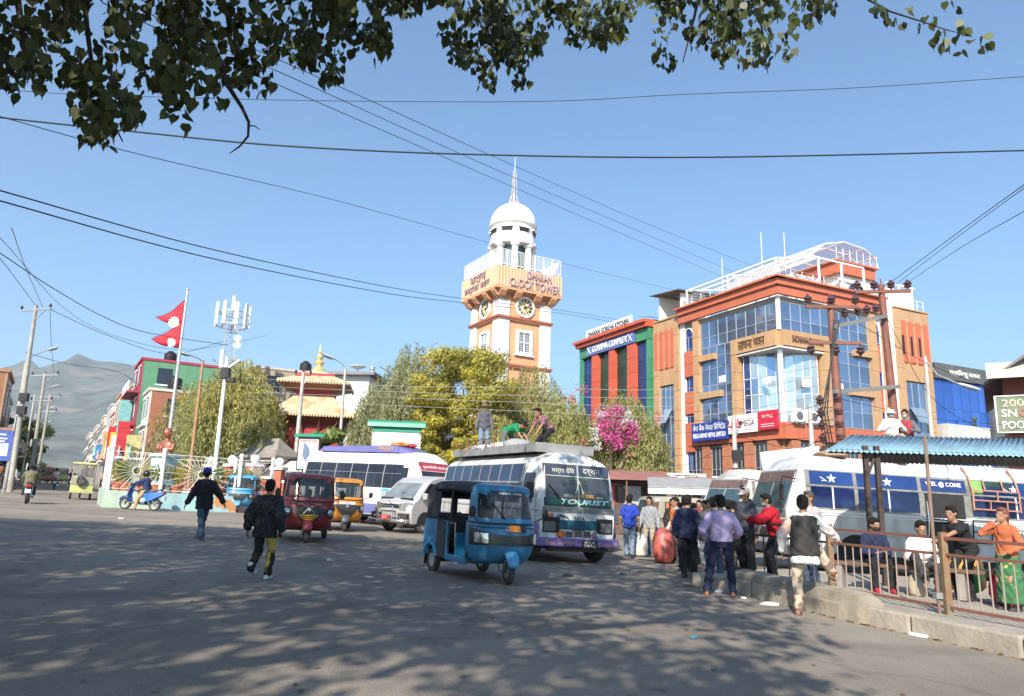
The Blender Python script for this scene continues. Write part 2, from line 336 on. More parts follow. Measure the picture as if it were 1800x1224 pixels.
def office():
    R = OFFICE; FL, FR = Face(R, 'L'), Face(R, 'R')
    MB().prism([(.3, .3), (15.6, .3), (15.6, 13.9), (.3, 13.9)], -1, 7.45, 'z').prism([(3.9, .3), (15.6, .3), (15.6, 13.9), (.3, 13.9), (.3, 3.9)]+[(3.7-3.4*math.sin(t), 3.7-3.4*math.cos(t)) for t in np.linspace(1.4, .17, 8)], 7.45, 16.0, 'z').build('wall', mat('wall_tan', (.42, .26, .15), .8), R)
    MB().box(-.05, -.05, 16.0, 10.3, 10.3, 16.38).build('roof_slab', CONC, R)
    for f, gl in ((FL, 8.1), (FR, 8.9)):
        n = 8 if f.L else 9
        f.glazing(BLUE, .16, gl, [13.95, 14.75, 16.0], n)
        f.glazing(BLUE, 4.5, gl, [7.55, 8.7, 10.0, 10.9, 12.2, 13.1, 13.9], 4, mull=.03)
        f.panels('cladding_panel', TAN, 0, 4.45, -.2, .38, 12.78, 13.92, 4)
        f.panels('cladding_panel', TAN, 3.88, 4.45, -.2, .38, 7.5, 12.76, 1, 4)
        f.panels('cladding_panel', TAN, gl+.03, gl+.72, -.2, .3, 7.5, 16.38, 1, 6)
        f.panels('ledge_panel', TAN, gl-1.75, gl+.03, .01, .34, 12.86, 13.34, 2)
        f.panels('ledge_panel', TAN, gl-2.4, gl+.03, .01, .34, 9.9, 10.4, 2)
        # cornice: vertical panels under a sloping lip
        f.panels('cornice_panel', RED, -.42, 10.42, .2, .46, 16.4, 17.02, 9)
        f.panels('cornice_panel', RED, -.62, 10.42, .3, .62, 17.04, 17.5, 9)
        f.part('cornice_lip', RED, -.85, 10.5, .0, .86, 17.52, 17.64)
        f.panels('band_panel', RED, -.15 if not f.L else 0, 9.6, -.2, .28, 6.35, 7.48, 8)
        # recess strip with stacked red boxes
        f.part('recess_wall', WHITE, 8.9, 10.55, -.3, -.1, 6, 17.0)
        f.glazing(DEEP, 9.05, 10.25, [4.5, 7.0, 9.5, 12.0, 14.2, 15.2], 2, o=-.04)
        ar = MB(); pts = [(9.05+1.2*(.5-.5*math.cos(t)), 15.2+.75*math.sin(t)) for t in np.linspace(0, math.pi, 12)]
        ar.add([f.p(s, -.03, z) for s, z in pts], [tuple(range(12))]).build('arched_pane', DEEP, R)
        af = MB(); af.tube([f.p(s, .0, z) for s, z in pts], .07, 5).build('arch_trim', WHITE, R)
        for z0, z1 in ((11.9, 14.0), (8.9, 10.7), (5.9, 8.2)): f.panels('red_box_panel', RED, 9.0, 10.0, 0, .22, z0, z1, 1, 2)
        # side wing
        w0, w1 = (10.6, 14.05) if f.L else (11.85, 15.8)
        f.part('corner_column', WHITE, w0-.62, w0-.05, -.2, .12, 0, 17.4)
        for a, b in ((w0, w0+.75), (w1-.75, w1)): f.panels('cladding_panel', TAN, a, b, -.3, .25, 0, 17.2, 1, 11)
        f.panels('cladding_panel', TAN, w0+.76, w1-.76, -.3, .22, 16.1, 17.2, 3)
        f.panels('cladding_panel', TAN, w0+.76, w1-.76, -.3, .18, 11.6, 16.08, 3, 3)
        f.part('wing_coping', TAN, w0-.04, w1+.05, -.6, .32, 17.22, 17.34)
        fins(f, w0+.5, w1-.02, 12.3, 16.3, 4)
        if not f.L:
            for i in range(3): f.part('slot_window', DARK, w0+.62+i*.95, w0+.86+i*.95, .19, .3, 13.6, 15.1)
        f.glazing(BLUE, w0+.8, w1-.8, [1.5, 3.5, 5.5, 7.5, 9.5, 11.5], 3, o=.02)
        aw = MB(); p0 = f.p(w0+1.2, .05, 9.6); p1 = f.p(w1-1.2, .05, 9.6); p2 = f.p(w1-1.2, .75, 8.4); p3 = f.p(w0+1.2, .75, 8.4)
        aw.add([p0, p1, p2, p3], [(0, 1, 2, 3)]).build('open_pane', PALE, R)
        # lower storeys: piers, windows, slabs
        for i in range(4):
            s = 1.0+i*2.25
            f.panels('pier_panel', mat('brick_red_tile', (.40, .16, .09), .6, var=.15, obj=.1), s-.5, s+.35, -.25, .2, 0, 6.3, 1, 7)
            f.glazing(facade_glass('clear_dark_glass', (.06, .07, .08), .08, .4), s+.4, s+1.7, [3.4, 4.5, 6.2], 3, o=-.05)
            f.part('shop_shutter', mat('shutter_grey', (.35, .36, .36), .6, .3), s+.4, s+1.7, -.2, -.08, 0, 3.0)
    # rounded glass bay tucked under the lintel behind a corner column
    zs = [7.55, 8.6, 9.7, 10.9, 12.72]; c = V((3.7, 3.7)); r = 3.55; na = 9
    fm = MB()
    for k in range(len(zs)):
        fm.tube([(c.x-r*math.sin(t), c.y-r*math.cos(t), zs[k]) for t in np.linspace(0, math.pi/2, 10)], .03, 4)
    for t in np.linspace(0, math.pi/2, na+1): fm.cyl((c.x-r*math.sin(t), c.y-r*math.cos(t), zs[0]), (c.x-r*math.sin(t), c.y-r*math.cos(t), zs[-1]), .03, n=5)
    fm.build('bay_frame', ALU, R)
    for i in range(na):
        t0, t1 = math.pi/2*i/na, math.pi/2*(i+1)/na
        a = (c.x-r*math.sin(t0), c.y-r*math.cos(t0)); b = (c.x-r*math.sin(t1), c.y-r*math.cos(t1))
        for k in range(len(zs)-1):
            m = DEEP if i == na-1 else (BLUE if (i*7+k*3) % 11 == 0 else PALE)
            MB().quad((*a, zs[k]+.02), (*b, zs[k]+.02), (*b, zs[k+1]-.02), (*a, zs[k+1]-.02)).build('pane', m, R)
    MB().box(-.3, -.3, 12.6, 4.4, 4.4, 12.74).build('soffit', mat('soffit_grey', (.55, .54, .52), .7), R)
    MB().cyl((.22, .22, 7.4), (.22, .22, 12.6), .2, n=20).build('round_column', mat('steel_clad', (.75, .76, .78), .25, .3, var=.03), R, smooth=True)
    MB().cyl((.02, .02, 13.95), (.02, .02, 16.38), .17, n=14).build('corner_post', WHITE, R, smooth=True)
    # notices taped to the panes
    for s, z in ((5.4, 11.0), (.9, 10.3)): FL.part('paper_notice', WHITE, s, s+.75, .03, .045, z, z+.5)
    for s in (1.9, 5.2): FR.part('paper_notice', WHITE, s, s+.8, .03, .045, 10.1, 10.7)
    # lettering on the lintel
    grey = mat('letter_bronze', (.16, .09, .06), .4, .4)
    text('\u0938\u093e\u0927\u0928\u093e \u092d\u0935\u0928', 2.6, .62, grey, R, FL.p(3.6, .385, 13.02), (0, -1, 0), depth=.05)
    text('SADHANA BHAWAN', 3.0, .5, grey, R, FR.p(.8, .385, 13.08), (1, 0, 0), depth=.05)
    # bank boards on the corner
    bb = mat('bank_blue', (.02, .05, .30), .35); wm = mat('sign_white', (.78, .78, .77), .4, var=.03); rd = mat('sign_red', (.55, .02, .05), .4)
    b = FL.part('sign_board', bb, 4.75, 8.75, .45, .62, 6.65, 8.0); b['label'] = 'blue bank name board with white letters'
    text(dev('मेगा बैंक नेपाल लिमिटेड'), 3.6, .5, wm, b, FL.p(8.55, .625, 7.4), (0, -1, 0), depth=.02)
    text('MEGA BANK NEPAL LIMITED', 3.6, .36, wm, b, FL.p(8.55, .625, 6.85), (0, -1, 0), depth=.02, bold=.012)
    b = FL.part('sign_board', wm, 1.75, 4.68, .46, .6, 6.95, 8.25); b['label'] = 'white bank logo board'
    text('MEGA', 1.25, .42, grey, b, FL.p(3.3, .605, 7.4), (0, -1, 0), depth=.02)
    lg = MB()
    for x in (0, .34): lg.tube([FL.p(4.35-x, .62, 7.3), FL.p(4.22-x, .62, 8.0), FL.p(4.1-x, .62, 7.45), FL.p(3.98-x, .62, 8.0), FL.p(3.86-x, .62, 7.3)], .045, 4)
    lg.build('logo', rd, b)
    b = FL.part('sign_board', rd, -.1, 1.7, .47, .63, 7.0, 8.3); b['label'] = 'red bank board beside the logo board'
    text(dev('बैंक भित्र'), 1.0, .28, wm, b, FL.p(1.3, .635, 7.75), (0, -1, 0), depth=.02)
    FL.part('thin_line', wm, .2, 1.4, .632, .64, 7.35, 7.39, parent=b); FL.part('thin_line', wm, .2, 1.4, .632, .64, 7.2, 7.24, parent=b)
    for s in (.4, 1.75):
        u = FR.part('air_conditioner', WHITE, s, s+1.0, .3, .7, 7.5, 8.35, bevel=.03)
        MB().lathe([(.3, 0), (.3, .02), (.26, .03), (.05, .03)], 20, (0, 0, 0), 'y').xf(Matrix.Translation(FR.p(s+.45, .715, 7.92))).build('fan_grille', mat('fan_grey', (.12, .12, .12), .6), u)
    # roof: terrace rail, pergola, penthouse with glazed canopy, masts
    fr = MB()
    for f in (FL, FR):
        for s in np.arange(.2, 10, 1.1): fr.cyl(f.p(s, .1, 17.64), f.p(s, .1, 18.5), .025, n=5)
        for z in (18.1, 18.5): fr.cyl(f.p(0, .1, z), f.p(10.2, .1, z), .025, n=5)
    fr.build('roof_railing', STEEL, R)
    pg = MB()
    for y in (.3, 5.2, 10.1): pg.bar((.3, y, 17.6), (.3, y, 19.3), .13); pg.bar((.3, y, 19.3), (4.6, y, 20.1), .13); pg.bar((4.6, y, 17.6), (4.6, y, 20.1), .13)
    for x, z in ((.3, 19.3), (1.7, 19.56), (3.1, 19.82), (4.6, 20.1)): pg.bar((x, .2, z), (x, 10.2, z), .13)
    for x0 in (4.6, 7.0): pg.bar((x0, .3, 20.1), (x0, .3, 17.6), .12); pg.bar((x0, .3, 20.1), (x0+2.4, .3, 20.1), .12)
    pg.bar((9.4, .3, 20.1), (9.4, .3, 17.6), .12)
    pg.build('pergola', WHITE, R)
    MB().box(4.8, 3.0, 16.4, 12.6, 10.5, 19.7).build('penthouse_wall', WHITE, R)
    MB().box(8.0, 1.4, 16.4, 11.6, 3.4, 19.7).build('penthouse_wall', WHITE, R)
    FRp = Face(R, 'R')
    pts = [(8.9+1.9*(.5-.5*math.cos(t)), 18.3+.85*math.sin(t)) for t in np.linspace(0, math.pi, 12)]
    MB().add([(s, 1.37, z) for s, z in [(8.9, 17.2)]+pts+[(10.8, 17.2)]], [tuple(range(14))]).build('arched_pane', DEEP, R)
    MB().tube([(8.9, 1.36, 17.2)]+[(s, 1.36, z) for s, z in pts]+[(10.8, 1.36, 17.2)], .07, 5).build('arch_trim', BLACK, R)
    for i in range(4): MB().box(7.5+i*1.08, 1.1, 19.72, 8.55+i*1.08, 10.6, 20.55).build('cornice_panel', RED, R)
    MB().box(7.3, .9, 20.57, 12.0, 10.7, 20.7).build('cornice_lip', RED, R)
    # glazed canopy: faceted barrel on white ribs
    cv = [(4.6, 20.1), (5.2, 20.9), (6.4, 21.8), (8.6, 22.35), (10.8, 22.2), (12.0, 21.7), (12.3, 20.8)]
    rb = MB(); gl = mat('canopy_sheet', (.75, .78, .8), .15, var=.05, alpha=.45)
    for y in np.linspace(1.2, 9.6, 6): rb.tube([(x, y, z) for x, z in cv], .06, 5)
    for x, z in cv: rb.cyl((x, 1.2, z), (x, 9.6, z), .05, n=5)
    rb.build('canopy_frame', WHITE, R)
    for i in range(6):
        (x0, z0), (x1, z1) = cv[i], cv[i+1]
        for y in np.linspace(1.2, 7.92, 5): MB().quad((x0, y+.05, z0), (x0, y+1.6, z0), (x1, y+1.6, z1), (x1, y+.05, z1)).build('canopy_pane', gl, R)
    rr = MB()
    for x in np.linspace(7.4, 11.9, 7): rr.cyl((x, 1.0, 20.7), (x, 1.0, 21.7), .025, n=5)
    rr.cyl((7.4, 1.0, 21.7), (11.9, 1.0, 21.7), .03, n=5); rr.cyl((7.4, 1.0, 21.2), (11.9, 1.0, 21.2), .02, n=5); rr.build('terrace_railing', STEEL, R)
    for x, y, z in ((1.2, 6.8, 21.4), (.9, 2.2, 22.0), (2.4, 1.4, 22.0)): MB().cyl((x, y, 17.6), (x, y, z), .045, .02, n=6).build('mast', WHITE, R)
    # wing roofs: shed on one, glass rail on the other
    sh = MB()
    sh.box(.2, 10.7, 17.3, 3.2, 10.9, 19.3).box(.2, 13.6, 17.3, 3.2, 13.8, 19.6); sh.build('roof_shed_wall', WHITE, R)
    MB().add([(-.5, 10.2, 19.35), (4, 10.2, 19.5), (4, 14.2, 19.85), (-.5, 14.2, 19.7), (-.5, 10.2, 19.42), (4, 10.2, 19.57), (4, 14.2, 19.92), (-.5, 14.2, 19.77)],
             [(3, 2, 1, 0), (4, 5, 6, 7), (0, 1, 5, 4), (1, 2, 6, 5), (2, 3, 7, 6), (3, 0, 4, 7)]).build('shed_roof', mat('rusted_sheet', (.14, .12, .11), .7, var=.3), R)
    st = MB()
    for i in range(7): st.box(.4, 9.4-i*.02, 17.7+i*.24, 1.6, 9.7+i*.02, 17.75+i*.24)
    st.bar((.4, 9.3, 17.6), (.4, 11.6, 19.3), .08); st.build('roof_stair', STEEL, R)
    wr = MB()
    for s in np.linspace(12, 15.6, 6): wr.cyl((s, -.05, 17.34), (s, -.05, 18.2), .025, n=5)
    wr.cyl((12, -.05, 18.2), (15.6, -.05, 18.2), .03, n=5); wr.cyl((12, -.05, 17.8), (15.6, -.05, 17.8), .02, n=5)
    for s in (12.2, 13.5, 15.0): wr.bar((s, .4, 17.34), (s, .4, 19.4), .12)
    wr.bar((12.0, .4, 19.4), (15.4, .4, 19.4), .12); wr.build('wing_frame', WHITE, R)
    MB().box(12.2, .6, 17.34, 15.0, 3.5, 19.1).build('wing_room_wall', WHITE, R)
def dev(s):
    """put the short-i sign before its consonant, the order in which it is drawn"""
    out = []
    for ch in s:
        if ch == '\u093f' and out:
            k = len(out)-1
            while k > 1 and out[k-1] == '\u094d': k -= 2
            out.insert(k, ch)
        else: out.append(ch)
    return ''.join(out)
office()
GORK = thing('commercial_building', 'green and blue glass block with red columns and a white kitchen sign on the roof', 'building', (18.54, 50, 0), RZ_B)
def gorkha():
    R = GORK; f = Face(R, 'L'); a, b = 14.55, 26.2
    grn = mat('green_cladding', (.06, .25, .13), .45, var=.08, obj=.1, dirt_shade=.2); red = mat('red_column', (.55, .10, .05), .5, var=.06, obj=.06, dirt_shade=.15)
    MB().box(.4, a, -1, 12, b, 17.0).build('wall', mat('wall_green', (.10, .22, .14), .8), R)
    cols = [(16.6, 17.8), (19.84, 20.8), (22.7, 23.8)]
    for c0, c1 in cols: f.panels('column_panel', red, c0, c1, -.2, .4, 3.8, 16.0, 1, 9)
    zs = [3.8, 5.6, 7.4, 9.2, 10.8, 12.6, 14.3, 15.9]
    for s0, s1, m, n in ((15.0, 16.6, DEEP, 2), (17.8, 19.84, GREENG, 3), (20.8, 22.7, GREENG, 3), (23.8, 25.7, DEEP, 2)):
        f.glazing(m, s0, s1, zs, n, fr=mat('dark_frame', (.05, .07, .06), .5, .3))
        aw = MB(); mid = (s0+s1)/2
        aw.add([f.p(mid-.5, .05, 9.2), f.p(mid+.5, .05, 9.2), f.p(mid+.5, .7, 8.2), f.p(mid-.5, .7, 8.2)], [(0, 1, 2, 3)]).build('open_pane', m, R)
    f.panels('corner_panel', grn, a, 15.0, -.3, .3, 0, 16.0, 1, 9); f.panels('corner_panel', grn, 25.7, b, -.3, .3, 0, 16.0, 1, 9)
    f.panels('green_band_panel', grn, a, 16.5, -.2, .34, 16.02, 17.05, 3); f.panels('green_band_panel', grn, 24.6, b, -.2, .34, 16.02, 17.05, 2)
    f.panels('green_band_panel', grn, a, 16.6, .0, .9, 6.4, 7.2, 2)
    f.part('cornice', red, a-.1, b+.25, -.4, .7, 17.1, 17.45); f.part('cornice', red, a-.1, 17.0, -.4, .95, 17.47, 17.75); f.part('cornice', red, 17.0, b+.35, -.4, .95, 17.47, 17.75)
    bl = mat('board_blue', (.10, .16, .40), .4); wm = MATS['sign_white']; bk = mat('letter_dark', (.03, .03, .04), .5)
    s = f.part('sign_board', bl, 16.55, 24.55, .35, .5, 16.03, 17.06); s['label'] = 'blue board with the complex name'
    text('GORKHA COMPLEX', 5.9, .62, wm, s, f.p(23.5, .505, 16.24), (0, -1, 0), depth=.06, bold=.01)
    for q in (24.1, 17.1):
        kn = MB()
        for d in (-1, 1): kn.bar(f.p(q-.3*d, .53, 16.2), f.p(q+.3*d, .53, 16.9), .1, .04)
        kn.build('crossed_knives', wm, s)
    s = f.part('sign_board', wm, 17.2, 25.0, .2, .32, 17.78, 18.75); s['label'] = 'white board with the kitchen name'
    text('DHARAN GORKHA KITCHEN', 7.0, .5, bk, s, f.p(24.6, .325, 18.0), (0, -1, 0), depth=.04)
    rt = MB(); rt.box(2, 17, 17.4, 5, 18.5, 18.6); rt.add([(1.2, 16.4, 18.6), (5.6, 16.4, 18.9), (5.6, 19, 19.6), (1.2, 19, 19.2)], [(0, 1, 2, 3)]); rt.build('roof_hut', mat('hut_grey', (.16, .17, .17), .7), R)
    for i in range(3): f.part('balcony_slab', WHITE, a+.3, 18, .0, .9, 3.4+i*.01, 3.75, bevel=.02) if i == 0 else None
    ln = MB()
    for i in range(5): ln.box(-.95, 15.0+i*.55, 2.2, -.9, 15.45+i*.55, 3.3)
    ln.build('hung_laundry', mat('cloth_white', (.7, .7, .7), .9, var=.3, col2=(.5, .2, .1)), R)
gorkha()
GREY = thing('grey_building', 'dark grey block with wide blue window and white script lettering', 'building', (18.54, 50, 0), RZ_B)
def greyb():
    R = GREY; f = Face(R, 'R'); g = mat('dark_grey_panel', (.10, .10, .10), .5, var=.1, obj=.08); lg = mat('light_grey_panel', (.5, .5, .48), .6, obj=.05)
    MB().box(16.0, .4, -1, 25.6, 10, 13.0).build('wall', g, R)
    f.panels('grey_panel', g, 16.05, 25.6, -.3, .3, 12.15, 13.4, 8); f.panels('grey_panel', g, 22.7, 25.6, -.3, .3, 2.0, 12.13, 2, 6)
    blu = facade_glass('vivid_blue_glass', (.05, .16, .55), .07, .5)
    f.glazing(blu, 16.1, 22.68, [8.6, 9.9, 12.1], 6, fr=mat('blue_frame', (.04, .10, .35), .4)); f.glazing(blu, 16.1, 22.68, [3.0, 5.0, 7.0], 6, fr=MATS['blue_frame'])
    f.panels('light_panel', lg, 16.1, 21.4, -.1, .8, 7.2, 8.55, 5); f.panels('light_panel', lg, 20.5, 21.4, -.1, .7, 2, 7.18, 1, 4)
    text(dev('सत्यबिन्दु बासवा'), 3.8, .62, MATS['sign_white'], R, f.p(17.7, .31, 12.42), (1, 0, 0), depth=.08)
    pl = MB(); pl.cyl(f.p(19.6, .75, 8.56), f.p(19.6, .75, 8.75), .12, .15, 8)
    for i in range(14):
        a = i*2.4; pl.tube([f.p(19.6, .75, 8.75), f.p(19.6+.2*math.cos(a), .75+.2*math.sin(a), 9.1+.02*i)], .03, 3)
    pl.build('potted_plant', leafmat('pot_leaf', (.08, .12, .02)), R)
greyb()
# ------------------------------------------------------------------ clock tower
def tower():
    c = V((-.22, 57.9, gz(-.22, 57.9))); yaw = rad(30)
    R = thing('clock_tower', 'orange and white clock tower with domed lantern and lattice spire', 'clock tower', (c.x, c.y, 0), yaw)
    OR = mat('orange_plaster', (.64, .33, .185), .75, var=.07, scale=.5, dirt_shade=.2); PW = mat('pilaster_stone', (.66, .64, .62), .7, var=.1, scale=1.2, obj=.04, dirt_shade=.2)
    TR = mat('maroon_trim', (.35, .10, .06), .6); DO = mat('white_render', (.82, .81, .78), .55, var=.03, dirt_shade=.08); WF = WHITE
    h = 2.24
    MB().box(-h, -h, -1, h, h, 17.6).build('wall', OR, R)
    for sx in (-1, 1):
        for sy in (-1, 1):
            x0, x1 = sorted((sx*(h-.85), sx*(h+.13))); y0, y1 = sorted((sy*(h-.85), sy*(h+.13)))
            z = 0
            while z < 16.9:
                z1 = min(z+1.25, 16.95); MB().box(x0, y0, z+.01, x1, y1, z1-.01).build('pilaster_block', PW, R); z = z1
    for z in (11.75, 15.45):
        MB().box(-h-.28, -h-.28, z, h+.28, h+.28, z+.16).build('string_course', TR, R); MB().box(-h-.2, -h-.2, z-.1, h+.2, h+.2, z-.003).build('string_course', OR, R)
    # stepped soffit, brackets, parapet
    for i, (e, z0, z1) in enumerate(((.2, 17.42, 17.5), (.45, 17.5, 17.57), (.75, 17.57, 17.625))):
        MB().box(-h-e, -h-e, z0+.002*i, h+e, h+e, z1).build('soffit_step', OR, R)
    H = 2.98
    for k in range(4):
        M = Matrix.Rotation(k*math.pi/2, 4, 'Z')
        for s in (-2.3, -.9, .9, 2.3):
            MB().prism([(-h-.02, 16.95), (-h-.45, 17.1), (-H+.02, 17.45), (-H+.02, 17.65), (-h, 17.65)], s-.28, s+.28, 'x').xf(M).build('bracket', OR, R)
        MB().box(-H, -H, 17.63, H-.22, -H+.2, 19.35).xf(M).build('parapet', OR, R)
        n = 22
        for i in range(n):
            s = -H+.1+i*(2*H-.2)/(n-1); MB().box(s-.035, -H-.05, 17.75, s+.035, -H+.02, 19.38).xf(M).build('fillet', mat('cream_strip', (.78, .55, .40), .7), R)
        rl = MB()
        for i in range(8): s = -H+.1+i*(2*H-.2)/7; rl.bar((s, -H+.1, 19.35), (s, -H+.1, 20.75), .06)
        for z in (19.55, 20.72): rl.bar((-H+.1, -H+.1, z), (H-.1, -H+.1, z), .05)
        for i in range(42): s = -H+.14+i*(2*H-.28)/41; rl.bar((s, -H+.1, 19.55), (s, -H+.1, 20.72), .022)
        rl.xf(M).build('railing', WHITE, R)
    MB().box(-H+.2, -H+.2, 17.65, H-.2, H-.2, 18.0).build('deck', CONC, R)
    # lantern: pedestal, glazed core, eight columns, drum with slots, dome, spire
    MB().lathe([(1.9, 18), (1.9, 18.5), (1.75, 18.55), (1.75, 18.6)], 32).build('pedestal', DO, R, smooth=30)
    for i in range(8):
        a = math.pi/8+i*math.pi/4; x, y = 1.62*math.cos(a), 1.62*math.sin(a)
        MB().lathe([(.33, 18.6), (.33, 18.8), (.27, 18.86), (.25, 21.7), (.3, 21.76), (.38, 21.84), (.38, 22.0)], 14, (x, y, 0)).build('column', DO, R, smooth=30)
        b = a+math.pi/8; M = Matrix.Rotation(b, 4, 'Z')
        MB().box(1.16, -.5, 18.6, 1.2, .5, 22).xf(M).build('pane', facade_glass('lantern_glass', (.16, .24, .26), .08, .5), R)
        MB().box(1.1, .48, 18.6, 1.26, .56, 22).xf(M).build('mullion', ALU, R)
        MB().box(1.68, -.42, 23.02, 1.84, .42, 23.32).xf(M).build('drum_slot', DARK, R); MB().box(1.74, -.52, 23.34, 1.93, .52, 23.44).xf(M).build('slot_hood', DO, R)
        MB().box(1.6, -.36, 22.05, 2.0, .36, 22.25).xf(M).build('impost_block', DO, R)
    MB().lathe([(1.1, 22.0), (1.9, 22.0), (1.95, 22.1), (1.95, 22.35), (1.86, 22.4), (1.86, 22.6), (1.82, 22.62), (1.8, 23.75), (1.98, 23.82), (2.0, 23.98), (1.9, 24.0)], 40).build('drum', DO, R, smooth=30)
    MB().lathe([(1.93*math.cos(t), 24.0+1.95*math.sin(t)) for t in np.linspace(0, math.pi/2, 12)], 40).build('dome', DO, R, smooth=60)
    sp = MB(); w = .22
    for i in range(3):
        a = i*2.094; p = V((math.cos(a), math.sin(a), 0)); sp.bar(p*.6+V((0, 0, 25.7)), p*.24+V((0, 0, 26.8)), .07); sp.bar(p*.24+V((0, 0, 26.5)), p*.13+V((0, 0, 29.0)), .06)
        for k in range(11):
            z = 26.6+k*.22; q = .24-.11*(k/11); p2 = V((math.cos(a+2.094), math.sin(a+2.094), 0))
            sp.bar(p*q+V((0, 0, z)), p2*q+V((0, 0, z)), .035); sp.bar(p*q+V((0, 0, z)), p2*q+V((0, 0, z+.22)), .02)
    sp.build('lattice_spire', mat('spire_grey', (.6, .6, .6), .5, .3), R); MB().cyl((0, 0, 28.9), (0, 0, 30.3), .05, .015, 6).build('lightning_rod', ALU, R)
    MB().box(-.25, -.25, 25.75, .25, .25, 26.3).build('aerial_box', mat('aerial_mauve', (.35, .3, .38), .6), R)
    # clocks and windows on each front
    cream = mat('clock_cream', (.75, .60, .36), .5, var=.05); bk = mat('clock_black', (.015, .015, .02), .4)
    rom = ['XII', 'I', 'II', 'III', 'IIII', 'V', 'VI', 'VII', 'VIII', 'IX', 'X', 'XI']
    for k in range(4):
        M = Matrix.Rotation(k*math.pi/2, 4, 'Z'); zc = 16.55
        def y(d): return -h-d
        ck = MB().lathe([(.7, 0), (.86, .0), (.88, -.1), (.83, -.16), (.7, -.16), (.67, -.1)], 40, (0, 0, 0), 'y', cap=False).xf(M @ Matrix.Translation((0, -h, zc))).build('clock_rim', DO, R, smooth=40)
        MB().lathe([(.001, -.03), (.7, -.03), (.7, .02)], 40, (0, 0, 0), 'y').xf(M @ Matrix.Translation((0, -h, zc))).build('dial', cream, R)
        rg = MB()
        for r0_, r1_ in ((.665, .69), (.43, .45)): rg.lathe([(r0_, -.045), (r1_, -.045), (r1_, -.03), (r0_, -.03)], 40, (0, 0, 0), 'y', cap=False)
        rg.xf(M @ Matrix.Translation((0, -h, zc))).build('dial_ring', bk, R)
        for i in range(12):
            a = i*math.pi/6; s = len(rom[i]); w_ = .05+.04*s; u = V((math.sin(a), 0, math.cos(a))); x = V((math.cos(a), 0, -math.sin(a)))
            t = text(rom[i], w_, .19, bk, R, (M @ (V((0, y(.035), zc))+u*.46-x*w_/2)), M.to_3x3() @ x, M.to_3x3() @ u, depth=.02, name='numeral', bold=.03)
        for ang, ln, wd, nm in ((rad(150), .6, .045, 'minute_hand'), (rad(75), .38, .06, 'hour_hand')):
            u = V((math.sin(ang), 0, math.cos(ang)))
            MB().bar(V((0, y(.075), zc))-u*.14, V((0, y(.075), zc))+u*ln, wd, .02, up=(0, 1, 0)).xf(M).build(nm, bk, R)
        MB().lathe([(.09, -.1), (.09, -.05)], 12, (0, -h, zc), 'y').xf(M).build('hub', bk, R)
        for zw in (12.75, 6.5):
            f = MB(); f.box(-.72, y(.14), zw, -.5, y(-.05), zw+1.95).box(.5, y(.14), zw, .72, y(-.05), zw+1.95).box(-.5, y(.14), zw+1.75, .5, y(-.05), zw+1.95).box(-.5, y(.14), zw, .5, y(-.05), zw+.2)
            f.xf(M).build('window_surround', DO, R)
            MB().box(-.85, y(.2), zw-.1, .85, y(.0), zw-.004).xf(M).build('window_sill', DO, R)
            for sx in (-1, 1):
                for sz in (0, 1): MB().box(sx*.26-.22, y(.02), zw+.22+sz*.77, sx*.26+.22, y(-.02), zw+.93+sz*.77).xf(M).build('pane', MATS['clear_dark_glass'], R)
            g = MB()
            for s in np.linspace(-.45, .45, 8): g.bar((s, y(.05), zw+.2), (s, y(.05), zw+1.75), .025)
            for z in np.linspace(zw+.25, zw+1.7, 10): g.bar((-.5, y(.05), z), (.5, y(.05), z), .02)
            g.bar((0, y(.06), zw+.2), (0, y(.06), zw+1.75), .07); g.bar((-.5, y(.06), zw+.97), (.5, y(.06), zw+.97), .07); g.xf(M).build('window_grille', ALU, R)
    tri = MB(); tri.tube([(.6, -h-.1, 13.3), (1.0, -h-.35, 13.3), (.85, -h-.35, 12.9), (.6, -h-.1, 13.3)], .02, 4); tri.build('casement_stay', TR, R)
    # lettering on the parapet
    lt = mat('letter_mauve', (.42, .30, .33), .5); yy = -H-.06
    text('DHARAN', 2.2, .6, lt, R, (-.3, yy, 18.68), (1, 0, 0), depth=.07, bold=.01); text('CLOCK TOWER', 4.6, .66, lt, R, (-1.9, yy, 17.86), (1, 0, 0), depth=.07, bold=.01)
    text('\u0927\u0930\u093e\u0928', 2.6, .55, lt, R, (yy, 1.3, 18.68), (0, -1, 0), depth=.07); text(dev('घण्टाघर धरान'), 4.2, .56, lt, R, (yy, 2.3, 17.9), (0, -1, 0), depth=.07)
tower()
# ------------------------------------------------------------------ plants
def leaf_mesh(name, C, D, S, Ln, W, m, bend=0):
    """one quad per leaf: centres C, long axis D, side axis S, numpy arrays"""
    n = len(C); D = D/np.linalg.norm(D, axis=1, keepdims=True); S = S - D*np.sum(S*D, 1, keepdims=True); S /= np.maximum(np.linalg.norm(S, axis=1, keepdims=True), 1e-6)
    Ln = np.broadcast_to(Ln, (n,))[:, None]; W = np.broadcast_to(W, (n,))[:, None]
    v = np.stack([C-D*Ln/2, C+S*W/2, C+D*Ln/2, C-S*W/2], 1).reshape(-1, 3)
    me = bpy.data.meshes.new(name); me.vertices.add(4*n); me.vertices.foreach_set('co', v.ravel().astype(np.float32))
    me.loops.add(4*n); me.loops.foreach_set('vertex_index', np.arange(4*n, dtype=np.int32))
    me.polygons.add(n); me.polygons.foreach_set('loop_start', np.arange(0, 4*n, 4, dtype=np.int32)); me.polygons.foreach_set('loop_total', np.full(n, 4, dtype=np.int32))
    me.update(calc_edges=True); me.materials.append(m); return me
BARK = mat('bark', (.13, .10, .075), .9, var=.3, scale=6, bump=.6, bscale=14)
